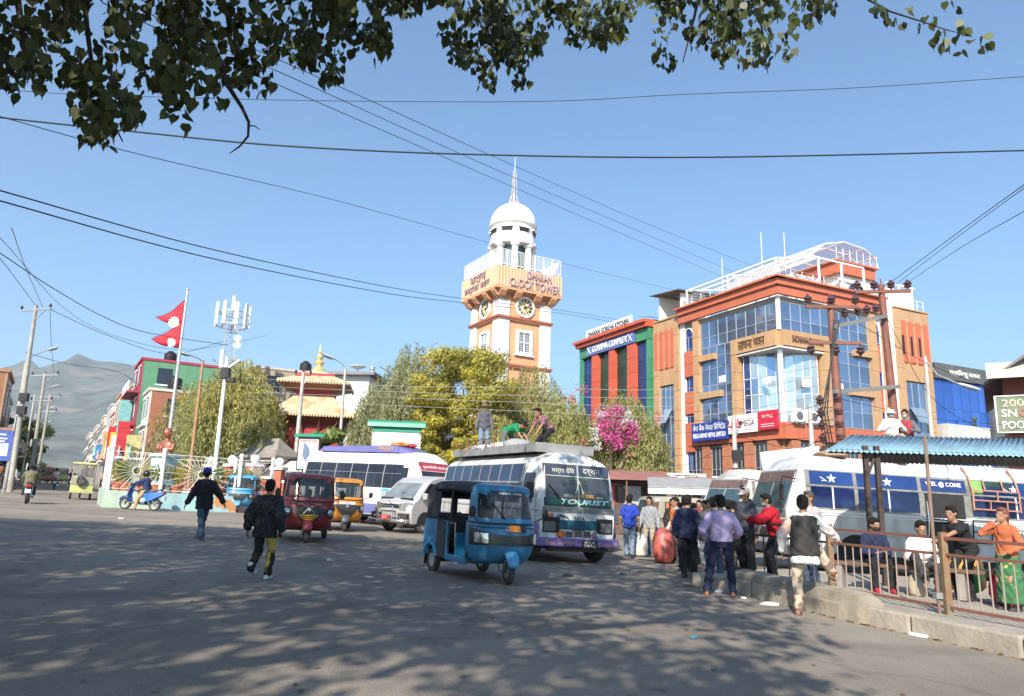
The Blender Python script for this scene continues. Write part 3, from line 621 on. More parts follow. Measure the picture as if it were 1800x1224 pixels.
def limbs(mb, base, h, spread, n, rng, r=.2):
    top = V((0, 0, h)); mb.tube([V(base), V(base)+V((.08, .05, h*.4)), V(base)+V((-.05, .1, h*.75))], [r, r*.8, r*.5], 9)
    tips = []
    for i in range(n):
        a = i*2.4+rng.random(); z0 = h*(.35+.4*rng.random()); e = spread*(.5+.5*rng.random())
        p0 = V(base)+V((0, 0, z0)); p2 = p0+V((math.cos(a)*e, math.sin(a)*e, h*(.15+.25*rng.random()))); p1 = (p0+p2)/2+V((0, 0, h*.08))
        mb.tube([p0, p1, p2], [r*.42, r*.26, r*.1], 6); tips.append(p2)
    return tips
def weeping_tree(x, y, h, rx, label, m, n=800, seed=1, low=.12, droop=(.25, .6), group='weeping trees in the park', ry=None, yel=None):
    rng = random.Random(seed); R = np.random.default_rng(seed)
    T = thing('weeping_tree', label, 'tree', (x, y, gz(x, y)), 0, group); mb = MB(); limbs(mb, (0, 0, -.2), h*.85, rx*.8, 11, rng, .22)
    mb.build('trunk', BARK, T, smooth=60)
    ry = ry or rx
    a = R.uniform(0, 2*math.pi, n); q = np.sqrt(R.uniform(0.02, 1, n)); zt = h*(.62+.38*(1-q**2)) - R.uniform(0, .28, n)*h
    lob = 1+.22*np.sin(a*3+seed)+.13*np.sin(a*5+2*seed)
    sx = q*rx*np.cos(a)*lob*.85; sy = q*ry*np.sin(a)*lob*.85
    L = h*R.uniform(*droop, n)*(.55+.6*q); k = 17
    t = np.linspace(0, 1, k)[None] + R.uniform(-.025, .025, (n, k))
    out = (.1+.5*q)[:, None]*(1-(1-t)**2)*.9
    wob = R.normal(0, .05, (n, k))
    X = sx[:, None]+np.cos(a)[:, None]*out+wob; Y = sy[:, None]+np.sin(a)[:, None]*out+R.normal(0, .05, (n, k)); Z = zt[:, None]+.25*np.sin(t*3)*(t < .5) - L[:, None]*t**1.4
    keep = Z > low*h
    C = np.stack([X, Y, Z], -1)[keep]; N = len(C); A = np.repeat(a[:, None], k, 1)[keep]+R.normal(0, .7, N)
    D = np.stack([R.normal(0, .45, N), R.normal(0, .45, N), -np.ones(N)], 1); S = np.stack([-np.sin(A), np.cos(A), R.normal(0, .35, N)], 1)
    link('crown', leaf_mesh('crown', C, D, S, R.uniform(.18, .34, N), R.uniform(.05, .095, N), m), T)
    if yel is not None:
        nn = int(N*.25); idx = R.choice(N, nn, replace=False); C2 = C[idx]; C2 = C2[C2[:, 2] > h*.55]; nn = len(C2)
        link('bright_leaves', leaf_mesh('bright_leaves', C2+R.normal(0, .15, (nn, 3)), R.normal(0, 1, (nn, 3)), R.normal(0, 1, (nn, 3)), .2, .1, yel), T)
    return T
def feather_tree(x, y, h, rx, label, m, n=14000, seed=1, zlo=.3, clumps=26, leaf=(.14, .24), group=None, name='feathery_tree', m2=None):
    rng = random.Random(seed); R = np.random.default_rng(seed)
    T = thing(name, label, 'tree', (x, y, gz(x, y)), 0, group); mb = MB(); limbs(mb, (0, 0, -.2), h*.8, rx*.7, 9, rng, .18); mb.build('trunk', BARK, T, smooth=60)
    cs = []
    for i in range(clumps):
        a = rng.uniform(0, 6.28); z = h*(zlo+(1-zlo)*rng.random()*.93); w = math.sqrt(max(.08, 1-((z/h-(zlo+1)/2.1)/(.62*(1.05-zlo)))**2)); q = math.sqrt(rng.random())*rx*w
        cs.append((q*math.cos(a), q*math.sin(a), z, rx*rng.uniform(.16, .36)))
    cs = np.array(cs); pick = R.integers(0, clumps, n); d = R.normal(0, 1, (n, 3)); d /= np.linalg.norm(d, axis=1, keepdims=True); rr = R.uniform(.2, 1, n)**.5*R.uniform(.8, 1.25, n)
    C = cs[pick, :3] + d*(rr*cs[pick, 3])[:, None]*np.array([1, 1, .75]); D = np.cross(d, R.normal(0, 1, (n, 3)))+d*R.normal(0, .35, (n, 1)); S = np.cross(d+R.normal(0, .3, (n, 3)), D)
    sel = R.random(n) < .5 if m2 is not None else np.ones(n, bool)
    link('crown', leaf_mesh('crown', C[sel], D[sel], S[sel], R.uniform(*leaf, sel.sum())*1.6, R.uniform(*leaf, sel.sum())*.7, m), T)
    if m2 is not None:
        sel = (pick % 3 == 0) | (R.random(n) < .2); link('crown', leaf_mesh('crown', C[sel]+.05, D[sel], S[sel], R.uniform(*leaf, sel.sum())*1.6, R.uniform(*leaf, sel.sum())*.7, m2), T)
    return T
WILLOW = leafmat('weeping_leaf', (.23, .25, .08), (.46, .44, .17), trans=.45); WILL2 = leafmat('weeping_leaf_grey', (.21, .23, .10), (.42, .42, .21), trans=.45); YELG = leafmat('yellow_green_leaf', (.34, .33, .04), (.68, .57, .07), .35, trans=.45); GOLD = leafmat('golden_leaf', (.42, .30, .03), (.66, .48, .07), .3)
OLIVE = leafmat('olive_leaf', (.25, .25, .07), (.45, .42, .14), trans=.45); GRN = leafmat('broad_green_leaf', (.13, .20, .05), (.28, .36, .1), trans=.45); DKG = leafmat('dark_green_leaf', (.03, .05, .015), (.10, .13, .04))
weeping_tree(-17.2, 47, 9.2, 3.3, 'large weeping tree with golden top behind the white lamp pole', WILLOW, 1500, 3, low=.1, yel=GOLD)
weeping_tree(-18.6, 50.5, 9.9, 2.6, 'weeping tree with yellow blossom behind the golden topped one', WILLOW, 900, 4, yel=GOLD)
weeping_tree(-20.8, 49.5, 8.2, 2.6, 'weeping tree just behind the flagpole', WILL2, 900, 5, yel=YELG)
weeping_tree(-6.6, 48.5, 11.4, 2.9, 'tall grey green weeping tree above the green topped board', WILL2, 1500, 6, low=.1)
weeping_tree(-9.0, 50.5, 9.0, 2.5, 'lower weeping tree between pagoda and the tall one', WILL2, 900, 7)
feather_tree(-2.7, 45.5, 10.7, 3.0, 'yellow green feathery tree in front of the clock tower', YELG, 60000, 8, zlo=.1, m2=OLIVE, clumps=130, leaf=(.09, .15))
feather_tree(-4.4, 45.0, 9.3, 1.9, 'small olive tree at the edge of the yellow one', OLIVE, 20000, 18, zlo=.15, m2=YELG, clumps=60, leaf=(.09, .15))
weeping_tree(1.5, 49.5, 10.6, 3.2, 'weeping tree under the clock tower wall', WILLOW, 1300, 9, low=.2)
weeping_tree(3.2, 43.0, 7.6, 2.3, 'weeping bottlebrush behind the men on the bus roof', WILLOW, 1200, 10, low=.1)
weeping_tree(6.6, 42.0, 7.6, 2.7, 'broad weeping bottlebrush hung with bougainvillea', WILLOW, 1700, 11, low=.08)
weeping_tree(-.6, 43.4, 6.2, 2.0, 'short weeping shrub tree behind the bus luggage', WILLOW, 800, 12, low=.1)
feather_tree(-10.1, 41.5, 5.0, 1.5, 'low leafy fig tree with broad leaves by the lamp post', GRN, 2600, 13, zlo=.35, leaf=(.22, .38), name='fig_tree', clumps=14)
feather_tree(-4.3, 41.3, 4.7, 1.3, 'bright green bushy shrub behind the white board', YELG, 4500, 14, zlo=.2, name='shrub', clumps=10)
def bougainvillea():
    R = np.random.default_rng(5); x, y = 5.6, 39.6; T = thing('bougainvillea', 'bougainvillea with magenta and white blooms over the park wall', 'shrub', (x, y, gz(x, y)))
    mb = MB()
    for i in range(7): a = i*.9; mb.tube([(0, .3, 0), (.3*math.cos(a), .3, 2.5), (1.3*math.cos(a), .2+.5*math.sin(a), 5.2+.4*math.sin(a*2))], [.05, .04, .015], 5)
    mb.build('stem', BARK, T)
    n = 1500; mg = leafmat('magenta_bract', (.62, .05, .26), (.88, .22, .52), .3); wh = leafmat('white_bract', (.7, .68, .66), (.85, .83, .8), .1); pk = leafmat('faded_pink_bract', (.5, .14, .16), (.6, .25, .25), .2)
    def puff(name, m, cs, n, s):
        cs = np.array(cs); k = R.integers(0, len(cs), n); C = cs[k, :3]+R.normal(0, 1, (n, 3))*cs[k, 3:4]*.55
        link(name, leaf_mesh(name, C, R.normal(0, 1, (n, 3)), R.normal(0, 1, (n, 3)), R.uniform(s*.7, s*1.2, n), R.uniform(s*.6, s, n), m), T)['kind'] = 'stuff'
    puff('magenta_blooms', mg, [(-.5, 0, 6.0, .5), (0, -.1, 5.5, .6), (.5, 0, 5.1, .5), (.9, 0, 5.4, .4), (-.2, -.2, 4.8, .5), (.2, -.2, 4.5, .35), (.95, -.1, 4.9, .35), (-.6, 0, 5.4, .4), (.2, 0, 6.3, .35)], 1700, .13)
    puff('white_blooms', wh, [(.75, .0, 6.2, .28), (.95, 0, 5.8, .25), (-1.05, -.1, 5.2, .25), (-1.0, -.1, 4.7, .22), (-.75, -.2, 6.0, .2), (.6, -.1, 5.7, .2), (-.9, 0, 4.3, .18)], 520, .12)
    puff('faded_blooms', pk, [(-1.6, .2, 4.5, .35), (-1.7, .5, 7.4, .35), (-2.3, .5, 6.9, .3), (.9, 0, 4.0, .25), (.4, -.1, 5.5, .2), (2.4, .3, 6.0, .35)], 420, .12)
    puff('leaves', GRN, [(0, .3, 5.4, 1.0), (-1.2, .3, 5.0, .7), (.8, .4, 5.0, .9), (.3, .2, 6.6, .7)], 1100, .13)
bougainvillea()
# ------------------------------------------------------------------ park wall, pagoda, gate, boards
BRICKW = mat('brick_wall_red', (.42, .12, .07), .75, var=.12, dirt_shade=.25); CAPW = WHITE
def park_wall():
    pts = [(-19.6, 46.2), (-12.4, 40.6), (-7.0, 39.6), (-1.4, 39.2), (3.4, 38.2), (8.6, 37.2)]
    for k in range(len(pts)-1):
        a, b = V((*pts[k], 0)), V((*pts[k+1], 0)); L = (b-a).length; ang = math.atan2(b.y-a.y, b.x-a.x)
        W = thing('park_wall', ['red park wall beside the roundabout end', 'red park wall length under the pagoda', 'red park wall length behind the white coach', 'red park wall length behind the roof loaders', 'red park wall length below the bougainvillea'][k], 'wall', (a.x, a.y, (gz(a.x, a.y)+gz(b.x, b.y))/2), ang)
        n = max(1, round(L/2.6)); d = L/n
        MB().box(.3, -.1, -.3, L-.3, .1, 1.5).build('wall', BRICKW, W); MB().box(.3, -.16, 1.505, L-.3, .16, 1.66).build('coping', CAPW, W)
        for i in range(n+(k == len(pts)-2)):
            MB().box(i*d-.28, -.28, -.3, i*d+.28, .28, 2.2).build('pillar', BRICKW, W)
            MB().box(i*d-.36, -.36, 2.203, i*d+.36, .36, 2.36).build('pillar_cap', CAPW, W); MB().ball((i*d, 0, 2.6), .26, 12, 8).build('cap_ball', CAPW, W, smooth=True)
        gr = MB()
        for i in range(n):
            for s in np.linspace(i*d+.4, (i+1)*d-.4, 12): gr.cyl((s, 0, 1.66), (s, 0, 2.15), .015, n=4)
            gr.bar((i*d+.28, 0, 2.1), ((i+1)*d-.28, 0, 2.1), .03)
        gr.build('wall_railing', STEEL, W)
park_wall()
def hip_roof(hx, hy, tx, ty, z0, z1, lip, n=10, conc=.25):
    """swept pagoda roof: outline shrinks and rises along a curve"""
    mb = MB(); rings = []
    for i in range(n+1):
        t = i/n; x = hx+(tx-hx)*t; y = hy+(ty-hy)*t; z = z0+(z1-z0)*(t**(1+conc*2)*.6+t*.4)
        rings.append([(-x, -y, z), (x, -y, z), (x, y, z), (-x, y, z)])
    mb.loft([[(p[0], p[1], z0-lip) for p in rings[0]]]+rings); return mb
def pagoda():
    x, y = -14.0, 53.0; T = thing('pagoda_temple', 'two tiered red pagoda temple with golden roofs and finial', 'temple', (x, y, gz(x, y)), rad(8))
    rd = mat('temple_red', (.36, .025, .03), .6, var=.1, dirt_shade=.1); gold = mat('gold_sheet', (.60, .46, .30), .65, .05, var=.15, dirt_shade=.4, col2=(.45, .30, .14)); brn = mat('eave_brown', (.22, .09, .05), .7)
    MB().box(-2.0, -2.0, -.3, 2.0, 2.0, 6.2).build('wall', rd, T); MB().box(-1.3, -1.3, 6.2, 1.3, 1.3, 9.2).build('upper_wall', rd, T)
    lo = hip_roof(3.0, 3.0, 1.2, 1.2, 6.2, 7.7, .1).build('roof', gold, T); up = hip_roof(2.45, 2.45, .3, .3, 8.55, 9.6, .1).build('roof', gold, T)
    MB().loft([[(-2.0, -2.0, 5.5), (2.0, -2.0, 5.5), (2.0, 2.0, 5.5), (-2.0, 2.0, 5.5)], [(-2.9, -2.9, 6.09), (2.9, -2.9, 6.09), (2.9, 2.9, 6.09), (-2.9, 2.9, 6.09)]]).build('eave_soffit', brn, T)
    MB().loft([[(-1.3, -1.3, 7.95), (1.3, -1.3, 7.95), (1.3, 1.3, 7.95), (-1.3, 1.3, 7.95)], [(-2.38, -2.38, 8.44), (2.38, -2.38, 8.44), (2.38, 2.38, 8.44), (-2.38, 2.38, 8.44)]]).build('eave_soffit', brn, T)
    for r, hx, z, n in ((lo, 3.0, 6.1, 30), (up, 2.45, 8.45, 24)):
        me = MB().prism([(-.09, 0), (.09, 0), (.06, -.12), (0, -.16), (-.06, -.12)], -.02, .02, 'y').mesh('scallop', gold)
        for k in range(4):
            for i in range(n):
                s = -hx+(i+.5)*2*hx/n; o = link('scallop', me, r, M=Matrix.Rotation(k*math.pi/2, 4, 'Z') @ Matrix.Translation((s, -hx, z)))
    for k in range(4):
        M = Matrix.Rotation(k*math.pi/2, 4, 'Z')
        for s in (-1.5, -.5, .5, 1.5): MB().bar((s*.95, -2.0, 4.9), (s*1.35, -2.75, 6.0), .1, .12).xf(M).build('strut', brn, T)
    MB().lathe([(.45, 9.5), (.5, 9.62), (.3, 9.8), (.22, 9.95), (.34, 10.1), (.38, 10.2), (.2, 10.3), (.16, 10.4), (.27, 10.52), (.28, 10.6), (.14, 10.7), (.1, 10.85), (.17, 10.95), (.08, 11.05), (.05, 11.3), (.0, 11.55)], 16).build('finial', mat('finial_gold', (.75, .58, .25), .35, .4), T, smooth=50)
pagoda()
def gate():
    x, y = -14.4, 45.0; T = thing('park_gate', 'small gate pavilion with a swept grey tile roof', 'gate', (x, y, gz(x, y)), rad(-25)); tl = mat('slate_tile', (.24, .21, .18), .8, var=.2, dirt_shade=.3)
    hip_roof(1.75, 1.4, .7, .05, 2.95, 4.05, .14, 8, .35).build('roof', tl, T); MB().box(-1.55, -1.2, 2.6, 1.55, 1.2, 2.79).build('eave', mat('pale_eave', (.5, .48, .42), .7), T)
    for sx in (-1, 1):
        for sy in (-1, 1): MB().box(sx*.95-.16, sy*.7-.16, -.3, sx*.95+.16, sy*.7+.16, 2.59).build('post', mat('gate_wood', (.15, .09, .06), .7, var=.2), T)
    MB().box(-1.2, -.9, 2.3, 1.2, -.6, 2.58).build('beam', MATS['gate_wood'], T)
    for i in range(5): MB().bar((-.9+i*.45, -.95, 2.0), (-.9+i*.45, -1.3, 2.6), .1).build('carved_bracket', MATS['gate_wood'], T)
    W = thing('shrine_wing', 'low grey roofed lean-to wall running out from the gate pavilion', 'wall', (-12.9, 44.0, gz(-12.9, 44)), rad(-30))
    MB().box(0, -.2, -.3, 3.4, .2, 2.2).build('wall', BRICKW, W); MB().add([(-.1, -.7, 2.2), (3.5, -.7, 2.2), (3.5, .2, 2.75), (-.1, .2, 2.75), (-.1, -.7, 2.1), (3.5, -.7, 2.1), (3.5, .2, 2.65), (-.1, .2, 2.65)], [(0, 1, 2, 3), (7, 6, 5, 4), (0, 4, 5, 1), (1, 5, 6, 2), (2, 6, 7, 3), (3, 7, 4, 0)]).build('roof', mat('roof_white_dirty', (.62, .6, .56), .7, dirt_shade=.4), W)
gate()
GRNP = mat('green_gloss_paint', (.03, .26, .16), .4, var=.1)
def boards():
    T = thing('billboard', 'blank white board under a bright green gable cap', 'billboard', (-6.1, 40.2, gz(-6.1, 40.2)), rad(4)); p = mat('board_cream', (.66, .60, .54), .6, var=.05, col2=(.78, .75, .72), mix2=(.6, .7))
    MB().box(-1.2, -.12, 1.5, 1.2, .12, 4.75).build('panel', p, T)
    for s in (-1.25, 1.25): MB().bar((s, 0, -.2), (s, 0, 4.8), .14).build('post', STEEL, T)
    MB().prism([(-.35, 4.76), (.35, 4.76), (.28, 4.98), (0, 5.12), (-.28, 4.98)], -1.55, 1.55, 'x').build('cap_roof', GRNP, T); MB().box(-1.3, -.16, 4.5, 1.3, -.125, 4.74).build('trim', GRNP, T)
    T = thing('poster_stand', 'upright city poster panel with green cap beside the red rickshaw', 'sign', (-8.9, 33.2, gz(-8.9, 33.2)), rad(-6))
    MB().box(-.5, -.06, 2.05, .5, .06, 3.5).build('panel', BLACK, T); MB().box(-.45, -.068, 2.1, .45, -.062, 3.45).build('print', mat('poster_print', (.45, .52, .58), .4, var=.3, scale=4, col2=(.62, .42, .4), mix2=(.5, .6)), T)
    wm = MATS['sign_white']; text(dev('धरानबासीको अनुरोध'), .8, .13, mat('poster_red', (.45, .05, .08), .5), T, (-.4, -.07, 3.27), (1, 0, 0), depth=.003); text('DHARAN', .6, .1, mat('poster_blue', (.05, .1, .4), .5), T, (-.3, -.07, 2.15), (1, 0, 0), depth=.003)
    MB().prism([(-.2, 3.3), (.05, 3.0), (.12, 2.5), (-.1, 2.45), (-.25, 2.7)], -.075, -.07, 'y').build('printed_figure', mat('poster_dark', (.12, .16, .25), .5), T)
    MB().prism([(-.22, 3.52), (.22, 3.52), (0, 3.66)], -.68, .68, 'x').build('cap_roof', GRNP, T)
    for s in (-.42, .42): MB().bar((s, 0, -.2), (s, 0, 2.05), .07).build('leg', STEEL, T)
boards()
# ------------------------------------------------------------------ roundabout planter with statue and flag
def planter():
    P = [(-17.1, 32.0), (-15.2, 32.9), (-12.2, 34.6), (-11.6, 37.6), (-15, 41.5), (-18.6, 41.2), (-19.2, 35.5)]
    c = V((-15.5, 37, gz(-15.5, 37))); T = thing('roundabout_planter', 'low painted planter wall of the roundabout behind the blue scooter', 'planter', c)
    pp = [V((x, y, gz(x, y)))-c for x, y in P]; cen = sum(pp, V())/len(pp)
    cols = [(.40, .50, .40), (.30, .48, .50), (.30, .45, .52), (.40, .46, .42), (.4, .45, .4), (.4, .45, .4), (.38, .48, .40)]
    for i in range(len(pp)):
        a, b = pp[i], pp[(i+1) % len(pp)]; ai = a+(cen-a).normalized()*.28; bi = b+(cen-b).normalized()*.28; h = V((0, 0, .72))
        MB().add([a, b, bi, ai, a+h, b+h, bi+h, ai+h], [(3, 2, 1, 0), (4, 5, 6, 7), (0, 1, 5, 4), (1, 2, 6, 5), (2, 3, 7, 6), (3, 0, 4, 7)]).build('wall_side', mat(f'mural_{i}', cols[i], .7, var=.12, dirt_shade=.3, col2=(.5, .22, .08) if i in (1, 2) else None, mix2=(.56, .6)), T)
    MB().add([p+(cen-p).normalized()*.28+V((0, 0, .6)) for p in pp], [tuple(range(len(pp)))]).build('soil', mat('soil', (.12, .08, .05), .95, var=.3), T)
    pots = mat('terracotta', (.45, .13, .07), .8, var=.15)
    for i in range(len(pp)):
        a, b = pp[i], pp[(i+1) % len(pp)]
        q = a+(cen-a).normalized()*.2; MB().cyl(q+V((0, 0, .72)), q+V((0, 0, 2.5)), .085, n=10).ball(tuple(q+V((0, 0, 2.56))), .11, 8, 6).build('fence_post', WHITE, T, smooth=40)
        r = b+(cen-b).normalized()*.2; mid = (q+r)/2+V((0, 0, 1.6)); L = (r-q).length/2-.12; u = (r-q).normalized(); ry = MB()
        for k in range(26):
            t = 2*math.pi*k/26; s = 1/max(abs(math.cos(t))/L, abs(math.sin(t))/.78); ry.cyl(mid+u*math.cos(t)*.14+V((0, 0, .14*math.sin(t))), mid+u*math.cos(t)*s+V((0, 0, s*math.sin(t))), .008, n=4)
        for k in range(12):
            t0, t1 = k*math.pi/6, (k+1)*math.pi/6
            ry.cyl(mid+u*.16*math.cos(t0)+V((0, 0, .16*math.sin(t0))), mid+u*.16*math.cos(t1)+V((0, 0, .16*math.sin(t1))), .014, n=4)
        for z in (-.79, .79): ry.cyl(mid-u*L+V((0, 0, z)), mid+u*L+V((0, 0, z)), .015, n=4)
        ry.build('sunray_fence', mat('fence_white', (.7, .7, .68), .5, .2), T)
        for k in range(3):
            if i in (3, 4, 5): break
            f = (k+.5)/3; w = a.lerp(b, f)+(cen-a.lerp(b, f)).normalized()*.75
            g = thing('potted_plant', ('first', 'second', 'third')[k]+' pot plant from the left, '+{0: 'fence panel behind the scooter', 1: 'fence panel right of the scooter', 2: 'fence panel by the sky blue rickshaw', 6: 'fence panel facing the street'}[i], 'plant', w+c+V((0, 0, .6)), k, 'potted plants inside the roundabout fence')
            MB().lathe([(.2, 0), (.3, .38), (.33, .4), (.33, .46), (.28, .46), (.26, .38)], 14).build('pot', pots, g, smooth=40)
            R = np.random.default_rng(i*7+k); n = 260; d = R.normal(0, 1, (n, 3)); d /= np.linalg.norm(d, axis=1, keepdims=True)
            link('leaves', leaf_mesh('leaves', np.array([0, 0, .95])+d*R.uniform(.1, .48, (n, 1)), d, R.normal(0, 1, (n, 3)), .16, .07, (GRN, YELG, OLIVE)[(i+k) % 3]), g)
planter()
def statue():
    x, y = -16.65, 36.3; b = .6+gz(x, y); T = thing('bust_statue', 'reddish bronze bust of a man on a pale blue plinth', 'statue', (x, y, gz(x, y)), rad(-110)+math.pi/2)
    pl = mat('plinth_blue', (.42, .62, .62), .6, var=.08, dirt_shade=.2)
    MB().box(-.5, -.5, .3, .5, .5, 1.0).box(-.42, -.42, 1.0, .42, .42, 2.35).build('plinth', pl, T); MB().box(-.52, -.52, 2.352, .52, .52, 2.5).build('plinth_cap', pl, T)
    br = mat('bronze_red', (.34, .12, .07), .4, .35, var=.15)
    mb = MB(); rings = []
    for z, rx, ry, dy in ((2.5, .42, .26, 0), (2.7, .44, .26, 0), (2.9, .47, .25, 0), (3.03, .44, .22, 0), (3.12, .3, .17, .01), (3.17, .14, .13, .02), (3.27, .12, .13, .0), (3.33, .15, .17, -.02), (3.42, .17, .2, -.03), (3.55, .175, .205, -.02), (3.66, .16, .18, -.01), (3.75, .1, .11, 0), (3.78, .01, .01, 0)):
        rings.append([(rx*math.cos(t), dy+ry*math.sin(t), z) for t in np.linspace(0, 2*math.pi, 18, endpoint=False)])
    mb.loft(rings); mb.ball((0, -.24, 3.48), (.035, .05, .06), 8, 6)
    for s in (-1, 1): mb.ball((s*.175, 0, 3.48), (.03, .05, .06), 8, 6); mb.tube([(s*.44, 0, 2.95), (s*.47, -.1, 2.7), (s*.12, -.3, 2.72)], [.11, .1, .07], 8)
    mb.ball((0, -.32, 2.76), (.09, .07, .12), 8, 6); mb.build('bust', br, T, smooth=60)
statue()
def flag():
    x, y = -17.0, 37.2; T = thing('flagpole', 'tall steel flagpole behind the bust flying a red pennant flag', 'flagpole', (x, y, gz(x, y)))
    MB().cyl((0, 0, 0), (0, 0, 11.0), .11, .055, 12).build('pole', mat('pole_aluminium', (.55, .55, .54), .4, .5, var=.1), T, smooth=40); MB().ball((0, 0, 11.05), .08).build('pole_cap', STEEL, T)
    pg = MB()
    for i in range(9): pg.cyl((0, 0, 3+i*.85), (.28, -.05, 3+i*.85), .012, n=4)
    pg.build('climbing_peg', STEEL, T)
    # double pennant: two stacked triangles, rippled and sagging away from the pole
    def fz(u, v): return V((-.08-u*1.42, .22*math.sin(u*5+v*2)*u, 10.5-v*2.6-u*1.2-.15*math.sin(u*4)*u))
    def tri(v0, v1, tip, inset, m, name, off=0):
        n = 14; mb = MB(); vs = []; fs = []
        for i in range(n+1):
            u = tip*i/n; lo = v0+(v1-v0)*0; top = v0+inset; bot = v1-inset-(v1-v0-2*inset)*(i/n)
            uu = u*(1-inset*.3)+inset*.35
            for j in range(5): vs.append(fz(uu, top+(bot-top)*j/4)+V((0, -off, 0)))
        fs = [(i*5+j, i*5+j+1, (i+1)*5+j+1, (i+1)*5+j) for i in range(n) for j in range(4)]
        o = mb.add(vs, fs).build(name, m, T, smooth=80); s = o.modifiers.new('t', 'SOLIDIFY'); s.thickness = .012; s.offset = 0
    fr = mat('flag_crimson', (.50, .015, .03), .7, var=.08); fb = mat('flag_blue', (.02, .03, .12), .7)
    tri(0, .52, .92, 0, fb, 'flag_border'); tri(.42, 1.0, 1.0, 0, fb, 'flag_border')
    tri(0, .52, .88, .02, fr, 'flag_cloth', .012); tri(.42, 1.0, .96, .02, fr, 'flag_cloth', .012)
    for v, nm, k in ((.3, 'moon_emblem', 8), (.74, 'sun_emblem', 12)):
        c = fz(.3, v)+V((0, -.05, 0)); mb = MB(); pts = []
        for i in range(2*k): r = (.3 if i % 2 == 0 else .19); a = math.pi*i/k; pts.append(c+V((r*math.cos(a), 0, r*math.sin(a)*.9)))
        if nm == 'moon_emblem': pts = [c+V((.32*math.cos(a), 0, .3*math.sin(a)-.02)) for a in np.linspace(math.pi, 2*math.pi, 10)]+[c+V((r*math.cos(a), 0, r*math.sin(a)-.02)) for a, r in zip(np.linspace(.1, math.pi-.1, 11), [.22, .3, .2, .3, .2, .3, .2, .3, .2, .3, .22])]
        o = mb.add(pts, [tuple(range(len(pts)))]).build(nm, mat('flag_white', (.8, .8, .78), .7), T)
flag()
# ------------------------------------------------------------------ poles, lamps, phone mast
RUST = mat('rust_brown_steel', (.21, .08, .055), .65, .1, var=.2, dirt_shade=.3); CPOLE = mat('pale_concrete_pole', (.36, .34, .30), .8, var=.2, dirt_shade=.5); GPOLE = mat('painted_pole', (.46, .45, .42), .6, var=.2, dirt_shade=.5)
CERAM = mat('brown_insulator', (.07, .03, .03), .2, coat=.5)
def lamp_post(x, y, h, label, m, arm, head=(.7, .24), r=(.11, .07)):
    """pole with a bracket arm (dx, dy, dz) that carries an oblong lamp head"""
    T = thing('street_lamp', label, 'street lamp', (x, y, gz(x, y)), 0, 'street lamps'); a = V(arm)
    MB().cyl((0, 0, -.2), (0, 0, h), r[0], r[1], 10).build('pole', m, T, smooth=40)
    MB().tube([(0, 0, h-.1), V((0, 0, h-.1))+a*.35+V((0, 0, a.z*.3)), V((0, 0, h-.1))+a], .035, 6).build('arm', STEEL, T)
    d = V((a.x, a.y, a.z*.35)).normalized(); p = V((0, 0, h-.1))+a; q = p+d*head[0]; s = d.cross(V((0, 0, 1))).normalized(); n = s.cross(d)
    rings = [[p+d*head[0]*t+s*w*head[1]/2*math.cos(b)+n*hh*math.sin(b) for b in np.linspace(0, 2*math.pi, 12, endpoint=False)] for t, w, hh in ((0, .35, .03), (.12, .8, .06), (.5, 1, .075), (.9, .85, .05), (1, .4, .02))]
    MB().loft(rings).build('lamp_head', mat('lamp_grey', (.55, .56, .56), .4, .2), T, smooth=50)
    MB().obox(p+d*head[0]*.55-n*.07, d, s, n, head[0]*.6, head[1]*.6, .03).build('lens', mat('lamp_lens', (.10, .10, .11), .2), T)
    return T
def obox(s, c, d, e, n, l, w, h):
    vs = [V(c)+d*l*a/2+e*w*b/2+n*h*g/2 for g in (-1, 1) for a, b in ((-1, -1), (1, -1), (1, 1), (-1, 1))]
    return s.add(vs, [(3, 2, 1, 0), (4, 5, 6, 7), (0, 1, 5, 4), (1, 2, 6, 5), (2, 3, 7, 6), (3, 0, 4, 7)])
MB.obox = obox
lamp_post(-18.0, 42.5, 8.2, 'rusty street lamp beside the bust statue', mat('rusted_pole', (.36, .20, .11), .8, var=.25), (-.5, -.5, .25), (.75, .3))
lamp_post(-9.6, 42.2, 8.2, 'grey lamp post rising behind the white coach', GPOLE, (-.55, -.35, .5), (.85, .3))
lamp_post(-33.6, 50.5, 8.6, 'slim lamp post with white head near the leaning power pole', GPOLE, (1.7, -.6, .9), (1.0, .26))
lamp_post(-46.5, 72.0, 8.6, 'street lamp farther up the left side of the street', GPOLE, (1.9, -.6, .8), (1.1, .26))
lamp_post(-57.6, 90.0, 8.0, 'street lamp beside the dark roadside trees up the street', GPOLE, (1.9, -.6, .8), (1.1, .26))
lamp_post(-70, 110.0, 7.6, 'farthest street lamp up the left side of the street', GPOLE, (1.9, -.6, .8), (1.1, .26))
